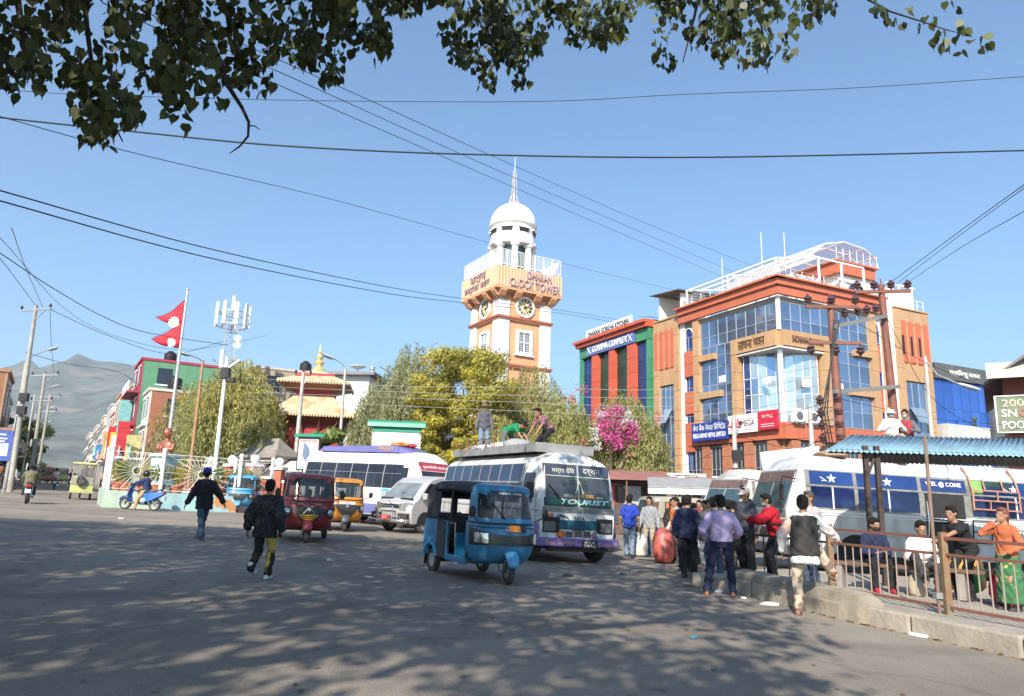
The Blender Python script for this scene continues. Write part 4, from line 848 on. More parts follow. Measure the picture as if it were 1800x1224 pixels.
def white_pole():
    T = thing('camera_pole', 'white tubular pole with two floodlights and camera box', 'pole', (-15.75, 40.3, gz(-15.75, 40.3)))
    MB().cyl((0, 0, -.2), (0, 0, 8.1), .13, .1, 12).build('pole', mat('pole_white', (.68, .68, .66), .5, var=.08, dirt_shade=.15), T, smooth=40)
    for s in (-1, 1): MB().bar((s*.15, 0, 7.5), (s*.75, -.05, 7.95), .22, .1).build('floodlight', WHITE, T)
    MB().box(-.22, -.2, 6.9, .22, .2, 7.5).box(.1, -.2, 6.7, .55, .15, 6.95).build('camera_box', BLACK, T); MB().cyl((-.3, 0, 7.5), (-.3, 0, 8.5), .12, n=8).build('antenna', WHITE, T)
    T = thing('phone_mast', 'lattice phone mast crowned with white panel antennas', 'mast', (-23.4, 60, gz(-23.4, 60)), .4); mb = MB(); w = .42
    cs = [(-w, -w), (w, -w), (w, w), (-w, w)]
    for x, y in cs: mb.bar((x, y, 0), (x, y, 15.4), .09)
    for k in range(19):
        z = k*.8
        for i in range(4): a, b = cs[i], cs[(i+1) % 4]; mb.bar((*a, z), (*b, z+.8), .045); mb.bar((*a, z), (*b, z), .04)
    mb.build('lattice', STEEL, T); rg = MB()
    for k in range(16): a, b = k*math.pi/8, (k+1)*math.pi/8; rg.bar((1.25*math.cos(a), 1.25*math.sin(a), 14.0), (1.25*math.cos(b), 1.25*math.sin(b), 14.0), .06); rg.bar((1.25*math.cos(a), 1.25*math.sin(a), 15.1), (1.25*math.cos(b), 1.25*math.sin(b), 15.1), .06)
    for k in range(4): a = k*math.pi/2; rg.bar((0, 0, 13.4), (1.25*math.cos(a), 1.25*math.sin(a), 14), .06); rg.bar((0, 0, 15.1), (1.25*math.cos(a), 1.25*math.sin(a), 15.1), .06)
    rg.build('antenna_ring', STEEL, T)
    for k in range(9): a = k*.698; x, y = 1.32*math.cos(a), 1.32*math.sin(a); MB().obox((x, y, 14.9), V((math.cos(a), math.sin(a), 0)), V((-math.sin(a), math.cos(a), 0)), V((0, 0, 1)), .14, .28, 1.9).build('panel_antenna', WHITE, T)
    MB().cyl((0, 0, 15.3), (0, 0, 16.6), .16, n=10).build('top_antenna', WHITE, T)
    for z in (12.4, 13.0): MB().lathe([(.3, 0), (.28, .1), (.1, .2)], 14, (.55, -.45, z), 'y').build('microwave_dish', WHITE, T)
white_pole()
def power_pole(x, y, h, label, lean, arms, m=CPOLE, group='power poles along the street', bx=None):
    T = thing('power_pole', label, 'power pole', (x, y, gz(x, y)), 0, group); top = V((lean[0], lean[1], h))
    MB().tube([(0, 0, -.3), top*.5, top], [.17, .14, .1], 10).build('pole', m, T, smooth=40)
    for z, L, dx, dy in arms:
        c = top*(z/h); d = V((dx, dy, 0)).normalized(); MB().bar(c-d*L*.5, c+d*L*.5, .09, .1).build('crossarm', STEEL if m is CPOLE else RUST, T)
        MB().bar(c+V((0, 0, -.7)), c+d*L*.35, .05).build('brace', STEEL, T)
        for s in (-.46, 0, .46): q = c+d*L*s; MB().lathe([(.03, .0), (.03, .1), (.09, .12), (.06, .2), (.1, .22), (.04, .32), (.0, .34)], 10, tuple(q)).build('insulator', CERAM, T, smooth=50)
    if bx:
        for z in bx: MB().box(-.2, -.35, z, .3, -.1, z+.5).build('meter_box', BLACK, T)
    return T
power_pole(-29.6, 45, 11.5, 'leaning concrete power pole with one crossarm near the blue banner', (-.3, .0, 0), [(11.2, 2.6, .9, -.3)], bx=(4.6, 5.4))
power_pole(-38.0, 60, 9.2, 'second leaning pole up the street with double crossarms', (-.2, 0, 0), [(9.0, 3.0, .9, -.3), (6.9, 2.4, .9, -.3)])
power_pole(-50, 80, 9.5, 'third pole up the street among the roadside trees', (0, 0, 0), [(9.2, 3.0, .9, -.3), (7.6, 2.6, .9, -.3)])
power_pole(-62.5, 100, 9.5, 'distant pole up the street with double crossarms', (0, 0, 0), [(9.2, 3.0, .9, -.3), (7.6, 2.6, .9, -.3)])
power_pole(-12.95, 45.5, 8.3, 'plain pale pole in front of the pagoda', (.0, 0, 0), [(8.1, 1.0, 1, 0)], GPOLE)
power_pole(11.55, 38, 6.2, 'thin white service pole before the blue bank board', (0, 0, 0), [(5.6, .7, 1, 0)], GPOLE, bx=(3.0, 3.9))
power_pole(14.7, 36, 6.7, 'thin white service pole below the corner air conditioners', (0, 0, 0), [(4.4, .7, 1, .2)], GPOLE)
def hpole():
    T = thing('transformer_pole', 'twin rust red steel poles joined by crossarms with brown insulators', 'power pole', (11.8, 26.2, gz(11.8, 26.2)))
    A0, A1, B0, B1 = V((0, 0, 0)), V((-.15, 0, 9.15)), V((2.95, 1.8, -.1)), V((2.6, 1.6, 10.35)); cs = V((.86, .5, 0)).normalized()
    for a, b in ((A0, A1), (B0, B1)): MB().tube([a, a.lerp(b, .4), b], [.19, .17, .12], 12).build('pole', RUST, T, smooth=40); MB().cyl(b, b+V((0, 0, .25)), .03, n=5).build('pole_tip', RUST, T)
    ins = [(.03, 0), (.03, .07), (.12, .09), (.14, .15), (.08, .2), (.15, .22), (.15, .28), (.07, .34), (.04, .4), (0, .42)]
    def arm(c, L, d, w=.1, drop=False, n=3):
        d = V(d).normalized(); MB().bar(c-d*L/2, c+d*L/2, w, w*1.2).build('crossarm', RUST, T)
        for k in range(n):
            s = -.46+.92*k/(n-1); q = c+d*L*s
            MB().lathe(ins if not drop else [(r, -z) for r, z in ins], 12, tuple(q+V((0, 0, -.06 if drop else .06)))).build('insulator', CERAM, T, smooth=50)
    def on(a, b, z): return a.lerp(b, (z-a.z)/(b.z-a.z))
    a1 = on(A0, A1, 8.9); arm(a1+V((0, -.12, 0)), 2.0, (1, .1, .05)); arm(on(A0, A1, 7.55)+V((0, -.15, 0)), 1.9, (1, -.05, 0), drop=True)
    arm(on(B0, B1, 10.05)+V((0, -.1, 0)), 2.3, (1, .1, .08), n=4); MB().bar(on(A0, A1, 8.15)+V((0, -.2, 0)), on(B0, B1, 9.05)+V((0, -.2, 0)), .1, .14).build('crossarm', mat('grey_channel', (.25, .24, .23), .6, .3), T)
    for s in (.2, .45, .62, .8):
        q = on(A0, A1, 8.3).lerp(on(B0, B1, 9.15), s)+V((0, -.2, .05)); MB().lathe(ins, 12, tuple(q)).build('insulator', CERAM, T, smooth=50)
    for z0, z1 in ((5.75, 6.3), (1.95, 2.15)): MB().bar(on(A0, A1, z0)+V((-.2, -.2, 0)), on(B0, B1, z1)+V((.2, -.2, 0)), .1, .14).build('crossarm', MATS['grey_channel'], T)
    for k in range(5): arm(on(A0, A1, 5.2-k*.45)+V((-.35, -.05, 0)), .7, (1, 0, .1), .04, n=2)
    for i in range(3): MB().tube([on(A0, A1, 8.4)+V((.1*i, -.2, 0)), on(A0, A1, 5)+V((-.5-.1*i, -.2, 0)), on(A0, A1, 3)+V((-.3-.1*i, -.25, 0)), V((-.4-.12*i, -.2, .4))], .025, 5).build('down_lead', BLACK, T)
hpole()
lamp_post(17.15, 30, 8.1, 'white pole with lamp head and coiled cables before the tan wing', GPOLE, (1.2, -.1, -1.0), (.9, .22))
# ------------------------------------------------------------------ vehicles (local +X forward, +Y to the vehicle's left)
RUB = mat('dusty_rubber', (.045, .042, .04), .9, var=.3, scale=6, col2=(.16, .14, .12), mix2=(.5, .8)); RIMM = mat('wheel_rim', (.38, .37, .35), .5, .5, var=.2, scale=5)
CANV = mat('black_canvas', (.028, .028, .031), .75, var=.25, scale=4, bump=.25, bscale=9); CHR = mat('chrome', (.62, .62, .63), .18, .9, var=.05); LAMPG = mat('headlamp_glass', (.50, .52, .54), .12, .75, var=.5, scale=22)
WGL = mat('windscreen_glass', (.035, .045, .05), .06, var=0, spec=.7, alpha=.6); DGL = mat('dark_bus_glass', (.018, .022, .032), .08, .15, var=.3, scale=1.5, spec=.7, obj=.25); AMB = mat('amber_lens', (.45, .12, .03), .3); RLEN = mat('red_lens', (.4, .02, .02), .3)
SEATM = mat('dark_vinyl', (.03, .028, .03), .5, var=.2); ENG = mat('engine_grey', (.12, .115, .11), .55, .5, var=.3, scale=9)
def paint(name, c, dirt_shade=.42, rough=.4): return mat(name, c, rough, .0, var=.12, scale=2.2, coat=.2, dirt_shade=dirt_shade, bump=.04, bscale=5)
def wheel(parent, c, r, w, axis='y', rimr=.58, name='wheel', spokes=0):
    t = r-r*rimr; pr = [(r*rimr, -w*.42), (r*.86, -w*.5), (r*.97, -w*.36), (r, -w*.12), (r, w*.12), (r*.97, w*.36), (r*.86, w*.5), (r*rimr, w*.42)]
    o = MB().lathe(pr, 26, (0, 0, 0), axis, cap=False).build(name, RUB, parent, smooth=35); o.location = c
    R = r*rimr
    MB().lathe([(R, -w*.4), (R*.93, -w*.28), (R*.45, -w*.18), (R*.4, -w*.34), (.001, -w*.36), (.001, w*.36), (R*.4, w*.34), (R*.45, w*.18), (R*.93, w*.28), (R, w*.4)] if not spokes else [(R, -w*.3), (R*.86, -w*.2), (R*.86, w*.2), (R, w*.3)], 20, (0, 0, 0), axis, cap=not spokes).build('rim', RIMM, o, smooth=35)
    if spokes:
        sp = MB(); sp.lathe([(.001, -w*.4), (R*.22, -w*.4), (R*.22, w*.4), (.001, w*.4)], 12, (0, 0, 0), axis)
        for i in range(spokes): a = 2*math.pi*i/spokes; sp.bar((R*.15*math.cos(a), 0, R*.15*math.sin(a)), (R*.93*math.cos(a), 0, R*.93*math.sin(a)), .035, .03)
        sp.build('spokes', RIMM, o)
    return o
def dpt(t, xf, w, xb, off=0, p=.62):
    c, s = math.cos(t), math.sin(t); return V((xb+(xf-xb+off)*abs(c)**p, (w+off)*math.copysign(abs(s)**p, s), 0))
COWL = [(.33, .80, .50), (.40, .98, .57), (.52, 1.06, .61), (.66, 1.10, .63), (.82, 1.09, .635), (.96, 1.05, .635), (1.03, 1.0, .625), (1.6, .80, .575), (1.70, .74, .55)]
def cowl(z):
    for (z0, a0, w0), (z1, a1, w1) in zip(COWL, COWL[1:]):
        if z <= z1: k = (z-z0)/(z1-z0); return a0+(a1-a0)*k, w0+(w1-w0)*k
    return COWL[-1][1:]
def dpatch(z0, z1, t0, t1, off, nz=4, nt=12, xb=.4, thick=.015, shape=None):
    """a slab that follows the rounded nose between two heights and two angles (degrees)"""
    mb = MB(); g = []
    for o in (off, off+thick):
        for i in range(nz+1):
            for j in range(nt+1):
                u = j/nt; v = i/nz; z = z0+(z1-z0)*v; t = rad(t0+(t1-t0)*u)
                if shape: z, t = shape(u, v, z, t)
                xf, w = cowl(z); p = dpt(t, xf, w, xb, o); g.append((p.x, p.y, z))
    n = nt+1; N = (nz+1)*n; f = []
    for i in range(nz):
        for j in range(nt): a = i*n+j; f += [(a, a+1, a+n+1, a+n), (N+a, N+a+n, N+a+n+1, N+a+1)]
    for j in range(nt): f += [(j, N+j, N+j+1, j+1), (nz*n+j, nz*n+j+1, N+nz*n+j+1, N+nz*n+j)]
    for i in range(nz): f += [(i*n, (i+1)*n, N+(i+1)*n, N+i*n), (i*n+nt, N+i*n+nt, N+(i+1)*n+nt, (i+1)*n+nt)]
    return mb.add(g, f)
def rickshaw(x, y, f, label, col, style='band', canvas=None, roofcol=None, steer=0, plate=None, extra=None, group='three wheeled rickshaws', trim=None):
    T = thing('auto_rickshaw', label, 'rickshaw', (x, y, gz(x, y)), math.atan2(f[1], f[0]), group, tilt=True)
    P = paint('rick_'+col[0], col[1]); P2 = paint('rick_'+(trim or col)[0], (trim or col)[1]); CV = canvas or CANV
    # nose, sill, rear tub
    ts = np.linspace(-math.pi/2, math.pi/2, 25); rings = []
    for z, xf, w in COWL[:7]: rings.append([(*dpt(t, xf, w, .4)[:2], z) for t in ts])
    MB().loft(rings).build('nose', P, T, smooth=50)
    MB().box(-1.35, -.6, .3, .45, .6, .36).build('floor', mat('chequer_floor', (.08, .08, .08), .7), T)
    for s in (-1, 1):
        sy = sorted((s*.56, s*.66))
        MB().box(-.36, sy[0], .28, .42, sy[1], .4).build('sill', P, T, bevel=.02)
        # rear side: panel with wheel cut-out
        pr = [(-1.38, .42), (-1.26, .42)]+[(-1.0+.27*math.cos(a), .26+.29*math.sin(a)) for a in np.linspace(math.pi*.85, math.pi*.08, 9)]+[(-.34, .3), (-.36, .98), (-1.36, .98), (-1.42, .7)]
        MB().prism(pr, *sorted((s*.57, s*.655)), 'y').build('rear_side_panel', P, T, bevel=.02)
        mg = MB(); k = 10
        for rr in (.28, .31): pass
        arc = [(-1.0+.30*math.cos(a), .27+.31*math.sin(a)) for a in np.linspace(math.pi*.95, math.pi*.05, k)]; arc2 = [(-1.0+.25*math.cos(a), .27+.26*math.sin(a)) for a in np.linspace(math.pi*.05, math.pi*.95, k)]
        MB().prism(arc+arc2, *sorted((s*.6, s*.70)), 'y').build('rear_mudguard', P2, T, smooth=40)
        wheel(T, (-1.0, s*.57, .225), .225, .13, name='rear_wheel')
        MB().prism([(-1.33, .12), (-1.29, .12), (-1.27, .45), (-1.31, .45)], *sorted((s*.5, s*.64)), 'y').build('mud_flap', BLACK, T)
        # canvas side curtain and posts
        MB().prism([(-1.36, .985), (-.78, .985), (-.74, 1.5), (-1.28, 1.55)], *sorted((s*.61, s*.635)), 'y').build('side_curtain', CV, T)
        if style == 'band': MB().prism([(-.76, .32), (-.38, .32), (-.38, .98), (-.76, .98)], *sorted((s*.657, s*.668)), 'y').build('side_flap', mat('grey_canvas', (.055, .052, .05), .8, var=.25, scale=5), T)
        for xx, z1 in ((-.36, 1.55), (.40, 1.5)): MB().cyl((xx, s*.6, .38), (xx+.03, s*.575, z1), .022, n=7).build('post', BLACK, T)
        MB().tube([(-.1, s*.58, .55), (-.1, s*.6, .95), (-.34, s*.6, .95)], .016, 6).build('grab_rail', CHR, T)
        MB().tube([(.78, s*.62, 1.05), (.9, s*.76, 1.14)], .012, 5).build('mirror_arm', BLACK, T); MB().ball((.9, s*.79, 1.2), (.03, .075, .1), 10, 7).build('mirror', BLACK, T, smooth=True)
    MB().box(-1.42, -.6, .42, -1.34, .6, .98).build('tailgate', P, T, bevel=.015); MB().box(-1.5, -.55, .36, -1.42, .55, .46).build('rear_bumper', BLACK, T)
    rw = MB(); rw.add([], [])
    for y0, y1, z0, z1 in ((-.6, .6, .98, 1.1), (-.6, .6, 1.42, 1.6), (-.6, -.46, 1.1, 1.42), (-.05, .05, 1.1, 1.42), (.46, .6, 1.1, 1.42)): rw.box(-1.36+(z0-.98)*.13, y0, z0, -1.33+(z0-.98)*.13, y1, z1)
    rw.build('rear_curtain', CV, T)
    # canvas roof, rounded in section, closing down at the back
    def roofring(xx, z, hw, e):
        up = [(xx, hw*math.copysign(abs(math.cos(a))**.45, math.cos(a)), z-.14+(.14+e*.2)*math.sin(a)**.55) for a in np.linspace(0, math.pi, 15)]
        return up+[(xx, -hw+.03, z-.17), (xx, hw-.03, z-.17)]
    MB().loft([roofring(.77, 1.655, .5, .03), roofring(.68, 1.675, .56, .07), roofring(.5, 1.685, .6, .1)]).build('roof_visor', P, T, smooth=45)
    rr = []
    for xx, z, hw, e in ((.5, 1.68, .61, .1), (.2, 1.69, .62, .12), (-.4, 1.71, .635, .13), (-1.0, 1.70, .635, .13), (-1.22, 1.66, .62, .12), (-1.34, 1.55, .6, .06)):
        rr.append(roofring(xx, z, hw, e))
    MB().loft(rr).build('canvas_roof', roofcol or CV, T, smooth=45)
    # windscreen surround (a band with a hole), glass, visor
    fr = MB(); a0 = 66
    for zz0, zz1, t0, t1 in ((1.03, 1.10, -88, 88), (1.57, 1.64, -88, 88), (1.10, 1.57, -88, -a0), (1.10, 1.57, a0, 88)):
        q = dpatch(zz0, zz1, t0, t1, -.03, 3, 14 if t1-t0 > 60 else 3, thick=.045); fr.add(q.v, q.f)
    fr.build('windscreen_surround', P, T, smooth=50)
    dpatch(1.09, 1.58, -a0-1, a0+1, -.012, 4, 14, thick=.008).build('windscreen', WGL, T, smooth=60)
    MB().tube([(*dpt(rad(-5), *cowl(1.1), .4, .02)[:2], 1.09), (*dpt(rad(-28), *cowl(1.3), .4, .03)[:2], 1.36)], .012, 5).build('wiper', BLACK, T)
    dpatch(1.0, 1.03, -88, 88, .004, 1, 16).build('trim_strip', BLACK, T); dpatch(.94, .955, -86, 86, .002, 1, 16, thick=.008).build('trim_strip', BLACK, T)
    if style == 'band':
        dpatch(.66, .86, -84, 84, .004, 5, 24, shape=lambda u, v, z, t: (z+.035*math.cos(math.pi*(u-.5)*2)*(-1 if v > .5 else 0)+.03*(abs(u-.5)*2)**2*(1 if v > .5 else -1), t)).build('grille_band', mat('gloss_black', (.012, .012, .014), .25), T, smooth=60)
        for s in (-1, 1):
            dpatch(.685, .85, s*38, s*70, .016, 3, 6, thick=.03).build('headlight', LAMPG, T, smooth=60)
            dpatch(.70, .835, s*52.5, s*55, .03, 2, 1, thick=.018).build('headlight_divider', BLACK, T)
        for k in range(4): dpatch(.705+k*.033, .717+k*.033, -30, 30, .016, 1, 8, thick=.008).build('grille_slat', ENG, T)
        b = dpatch(.88, .995, -3, 15, .006, 1, 3).build('number_plate', mat('plate_black', (.02, .02, .02), .4), T)
        dpatch(.885, .99, -3, 5, .022, 1, 2, thick=.004).build('plate_patch', mat('plate_orange', (.75, .25, .02), .4), b)
        text(dev('को प'), .1, .035, MATS['sign_white'], b, (1.083, -.055, .945), (0, -1, 0), depth=.004); text('९५२', .12, .045, MATS['sign_white'], b, (1.083, -.05, .892), (0, -1, 0), depth=.004)
        b = dpatch(1.52, 1.56, -30, 30, .0, 1, 4, thick=.004); text(dev('धरान उपमहा'), .5, .05, MATS['sign_white'], T, (.845, -.28*-1, 1.5), (0, -1, 0), (-.33, 0, .94), depth=.003)
    else:
        for s in (-1, 1):
            q = dpatch(.62, .86, s*26, s*72, .004, 4, 8, shape=lambda u, v, z, t: (z+(.05*(u-.5) if v > .5 else .06*(.5-u)), t)).build('headlight_pod', BLACK, T, smooth=60)
            p = dpt(s*rad(44), *cowl(.74), .4, .03); n = V((.75, s*.6, 0)).normalized()
            MB().lathe([(.001, .03), (.045, .026), (.07, .012), (.085, .0), (.085, -.03)], 16).xf(Matrix.Translation((p.x, p.y, .745)) @ n.to_track_quat('Z', 'Y').to_matrix().to_4x4()).build('headlight', LAMPG, T, smooth=40)
        dpatch(.5, .86, -22, 22, .006, 6, 6, shape=lambda u, v, z, t: (z, t*(.15+.85*v)*1.3)).build('centre_grille', mat('matt_charcoal', (.03, .03, .032), .5), T, smooth=60)
        MB().lathe([(.001, .02), (.05, .015), (.06, 0)], 14, (1.13, 0, .8), 'x').build('badge', CHR, T)
        if style == 'gold':
            for k in range(3): dpatch(.66-k*.05, .69-k*.05, -10+k*3, 10-k*3, .024, 1, 4).build('gold_chevron', mat('gold_trim', (.6, .33, .04), .4), T)
            for s in (-1, 1): MB().tube([(1.15, s*.02, .86), (1.15, s*.18, .95), (1.1, s*.3, .93)], .018, 5).build('chrome_wing', mat('copper_trim', (.45, .25, .15), .4, .4), T); MB().bar((1.16, s*.02, .86), (1.14, s*.14, .7), .025).build('chrome_figure', CHR, T)
        if plate:
            b = dpatch(.875, .945, -13, 13, .008, 1, 4).build('number_plate', MATS['sign_white'], T); text(plate, .22, .05, mat('plate_red_letter', (.4, .03, .03), .5), b, (1.098, .11, .885), (0, -1, 0), depth=.003)
    # interior
    MB().box(-1.15, -.52, .45, -.68, .52, .66).build('passenger_seat', SEATM, T, bevel=.03); MB().box(-1.28, -.52, .66, -1.14, .52, 1.06).build('seat_back', SEATM, T, bevel=.03)
    MB().box(-.14, -.56, .36, -.08, .56, .78).build('partition', P, T); MB().box(-.05, -.26, .42, .28, .26, .6).build('driver_seat', SEATM, T, bevel=.03)
    MB().tube([(.68, -.33, 1.0), (.66, -.1, 1.02), (.66, .1, 1.02), (.68, .33, 1.0)], .018, 6).cyl((.66, 0, 1.02), (.85, 0, .6), .025, n=7).build('handlebar', BLACK, T)
    MB().box(.7, -.5, .96, .9, .5, 1.04).build('dashboard', BLACK, T)
    # front wheel assembly: steered
    M = Matrix.Translation((.98, 0, 0)) @ Matrix.Rotation(steer, 4, 'Z')
    w = wheel(T, (.98, 0, .235), .235, .11, name='front_wheel'); w.rotation_euler = (0, 0, steer)
    mg = MB(); g = []
    for a in np.linspace(rad(168), rad(6), 13):
        tp = 1-.35*abs((a-rad(95))/rad(90))**3
        for yy, dr in ((-.135, -.16), (-.125, -.03), (-.06, .06), (.06, .06), (.125, -.03), (.135, -.16)): g.append((.285*math.cos(a)*(1+dr), yy*tp, .27+.285*math.sin(a)*(1+dr)))
    fs = [(i*6+j, i*6+j+1, (i+1)*6+j+1, (i+1)*6+j) for i in range(12) for j in range(5)]
    o = MB().add(g, fs).xf(M).build('front_mudguard', P2 if style != 'plain' else mat('mudguard_grey', (.06, .065, .075), .5), T, smooth=50); sm = o.modifiers.new('t', 'SOLIDIFY'); sm.thickness = .012
    lk = MB()
    for s in (-1, 1):
        lk.cyl((.0, s*.085, .45), (-.06, s*.09, .2), .022, n=7); lk.cyl((-.06, s*.08, .2), (.0, s*.07, .235), .03, n=7)
        for k in range(6): lk.lathe([(.032, 0), (.036, .012), (.032, .024)], 8, (.04-.004*k, s*.085, .25+k*.026))
    lk.cyl((0, -.1, .215), (0, .1, .215), .02, n=8).cyl((0, 0, .4), (-.03, 0, .66), .04, n=8); lk.tube([(-.14, -.09, .2), (-.2, -.13, .22), (-.24, -.13, .36), (-.25, -.2, .38)], .012, 5)
    lk.xf(M).build('suspension_fork', ENG, T)
    MB().cyl((-1.0, -.5, .225), (-1.0, .5, .225), .035, n=8).box(-1.25, -.22, .2, -.8, .22, .4).build('engine', ENG, T)
    return T
BLUE1 = ('blue', (.018, .18, .36)); SKYB = ('sky_blue', (.06, .33, .60)); MAR = ('maroon', (.26, .014, .02)); YEL = ('taxi_orange', (.60, .22, .012))
def fdir(*f): return V(f).normalized()
f = fdir(.50, -.87); rickshaw(.06-f.x*.93, 12.62-f.y*.93, f, 'blue rickshaw with black canvas hood turning in the middle of the road', BLUE1, 'band', steer=rad(-14), trim=SKYB).scale = (.94, .89, .95)
f = fdir(.30, -.95); rickshaw(-4.95-f.x*1.0, 18.9-f.y*1.0, f, 'maroon rickshaw with grey roof driving at the viewer', MAR, 'gold', roofcol=mat('grey_roof', (.16, .15, .15), .7, var=.15))
f = fdir(.42, -.9); rickshaw(-5.24-f.x, 24.66-f.y, f, 'orange rickshaw with dark mudguard beside the maroon one', YEL, 'plain', plate='Castrol', roofcol=mat('brown_roof', (.12, .09, .08), .7, var=.15), steer=rad(-12))
f = fdir(.22, -.97); rickshaw(-12.3-f.x, 34.6-f.y, f, 'sky blue rickshaw beside the red motorbikes', SKYB, 'round', roofcol=mat('pale_blue_roof', (.25, .38, .45), .5, var=.1))
for i, (x, y, c, lb) in enumerate(((-48.9, 80, ('rust_body', (.38, .16, .09)), 'rust and blue rickshaw seen from behind up the street'), (-53, 84, ('dark_blue', (.03, .05, .12)), 'dark blue rickshaw seen from behind up the street'), (-53.3, 90, ('dark_green', (.03, .08, .04)), 'dark green rickshaw seen from behind up the street'), (-61, 95, ('teal_body', (.03, .08, .09)), 'teal rickshaw farthest up the street'))):
    rickshaw(x, y, (-.5, .87), lb, c, 'round', roofcol=mat('rust_roof', (.3, .15, .08), .8) if i == 0 else None)
f = fdir(-.9, -.35); rickshaw(5.2, 24.8, f, 'beige hooded rickshaw behind the crowd by the bus door', ('beige', (.34, .31, .25)), 'round', canvas=mat('beige_canvas', (.36, .33, .26), .8, var=.12, scale=3))
def tempo():
    f = V((-.5, .87, 0)); x, y = -22.7, 40.2; T = thing('tempo_van', 'pale lime three wheeled passenger tempo with spare wheel at its back', 'van', (x, y, gz(x, y)), math.atan2(f.y, f.x), tilt=True); T.matrix_world = T.matrix_world @ Matrix.Diagonal((1, .72, 1, 1)); P = paint('lime_cream', (.52, .55, .22)); G = paint('tempo_grey', (.33, .33, .27))
    MB().box(-1.5, -.72, .75, .9, .72, 1.15).build('body', G, T, bevel=.04); MB().box(-1.52, -.72, .42, -.9, .72, .74).box(-.9, -.7, .5, .9, .7, .74).build('lower_body', P, T, bevel=.03); MB().box(-1.6, -.76, .36, -1.5, .76, .42).build('step', P, T)
    for s in (-1, 1):
        for xx in (-1.46, -.4, .6): MB().box(xx-.04, s*.68-.035, 1.15, xx+.04, s*.68+.035, 1.78).build('post', G, T)
        wheel(T, (-.95, s*.62, .27), .27, .15, name='rear_wheel')
    MB().box(-1.6, -.76, 1.78, 1.1, .76, 1.9).build('roof', P, T, bevel=.05); MB().lathe([(.11, -.1), (.27, -.08), (.29, 0), (.27, .08), (.11, .1)], 20, (-1.6, .1, .95), 'x').build('spare_wheel', RUB, T, smooth=40); MB().lathe([(.001, -.1), (.12, -.1), (.13, 0)], 14, (-1.6, .1, .95), 'x').build('spare_rim', CHR, T)
    MB().loft([[(.9, -.7, .5), (.9, .7, .5), (.9, .7, 1.2), (.9, -.7, 1.2)], [(1.6, -.4, .5), (1.6, .4, .5), (1.5, .42, 1.15), (1.5, -.42, 1.15)]]).build('nose', P, T, bevel=.03); wheel(T, (1.35, 0, .25), .25, .12, name='front_wheel'); MB().box(-1.1, -.6, .76, .5, .6, .8).build('bench', SEATM, T)
tempo()
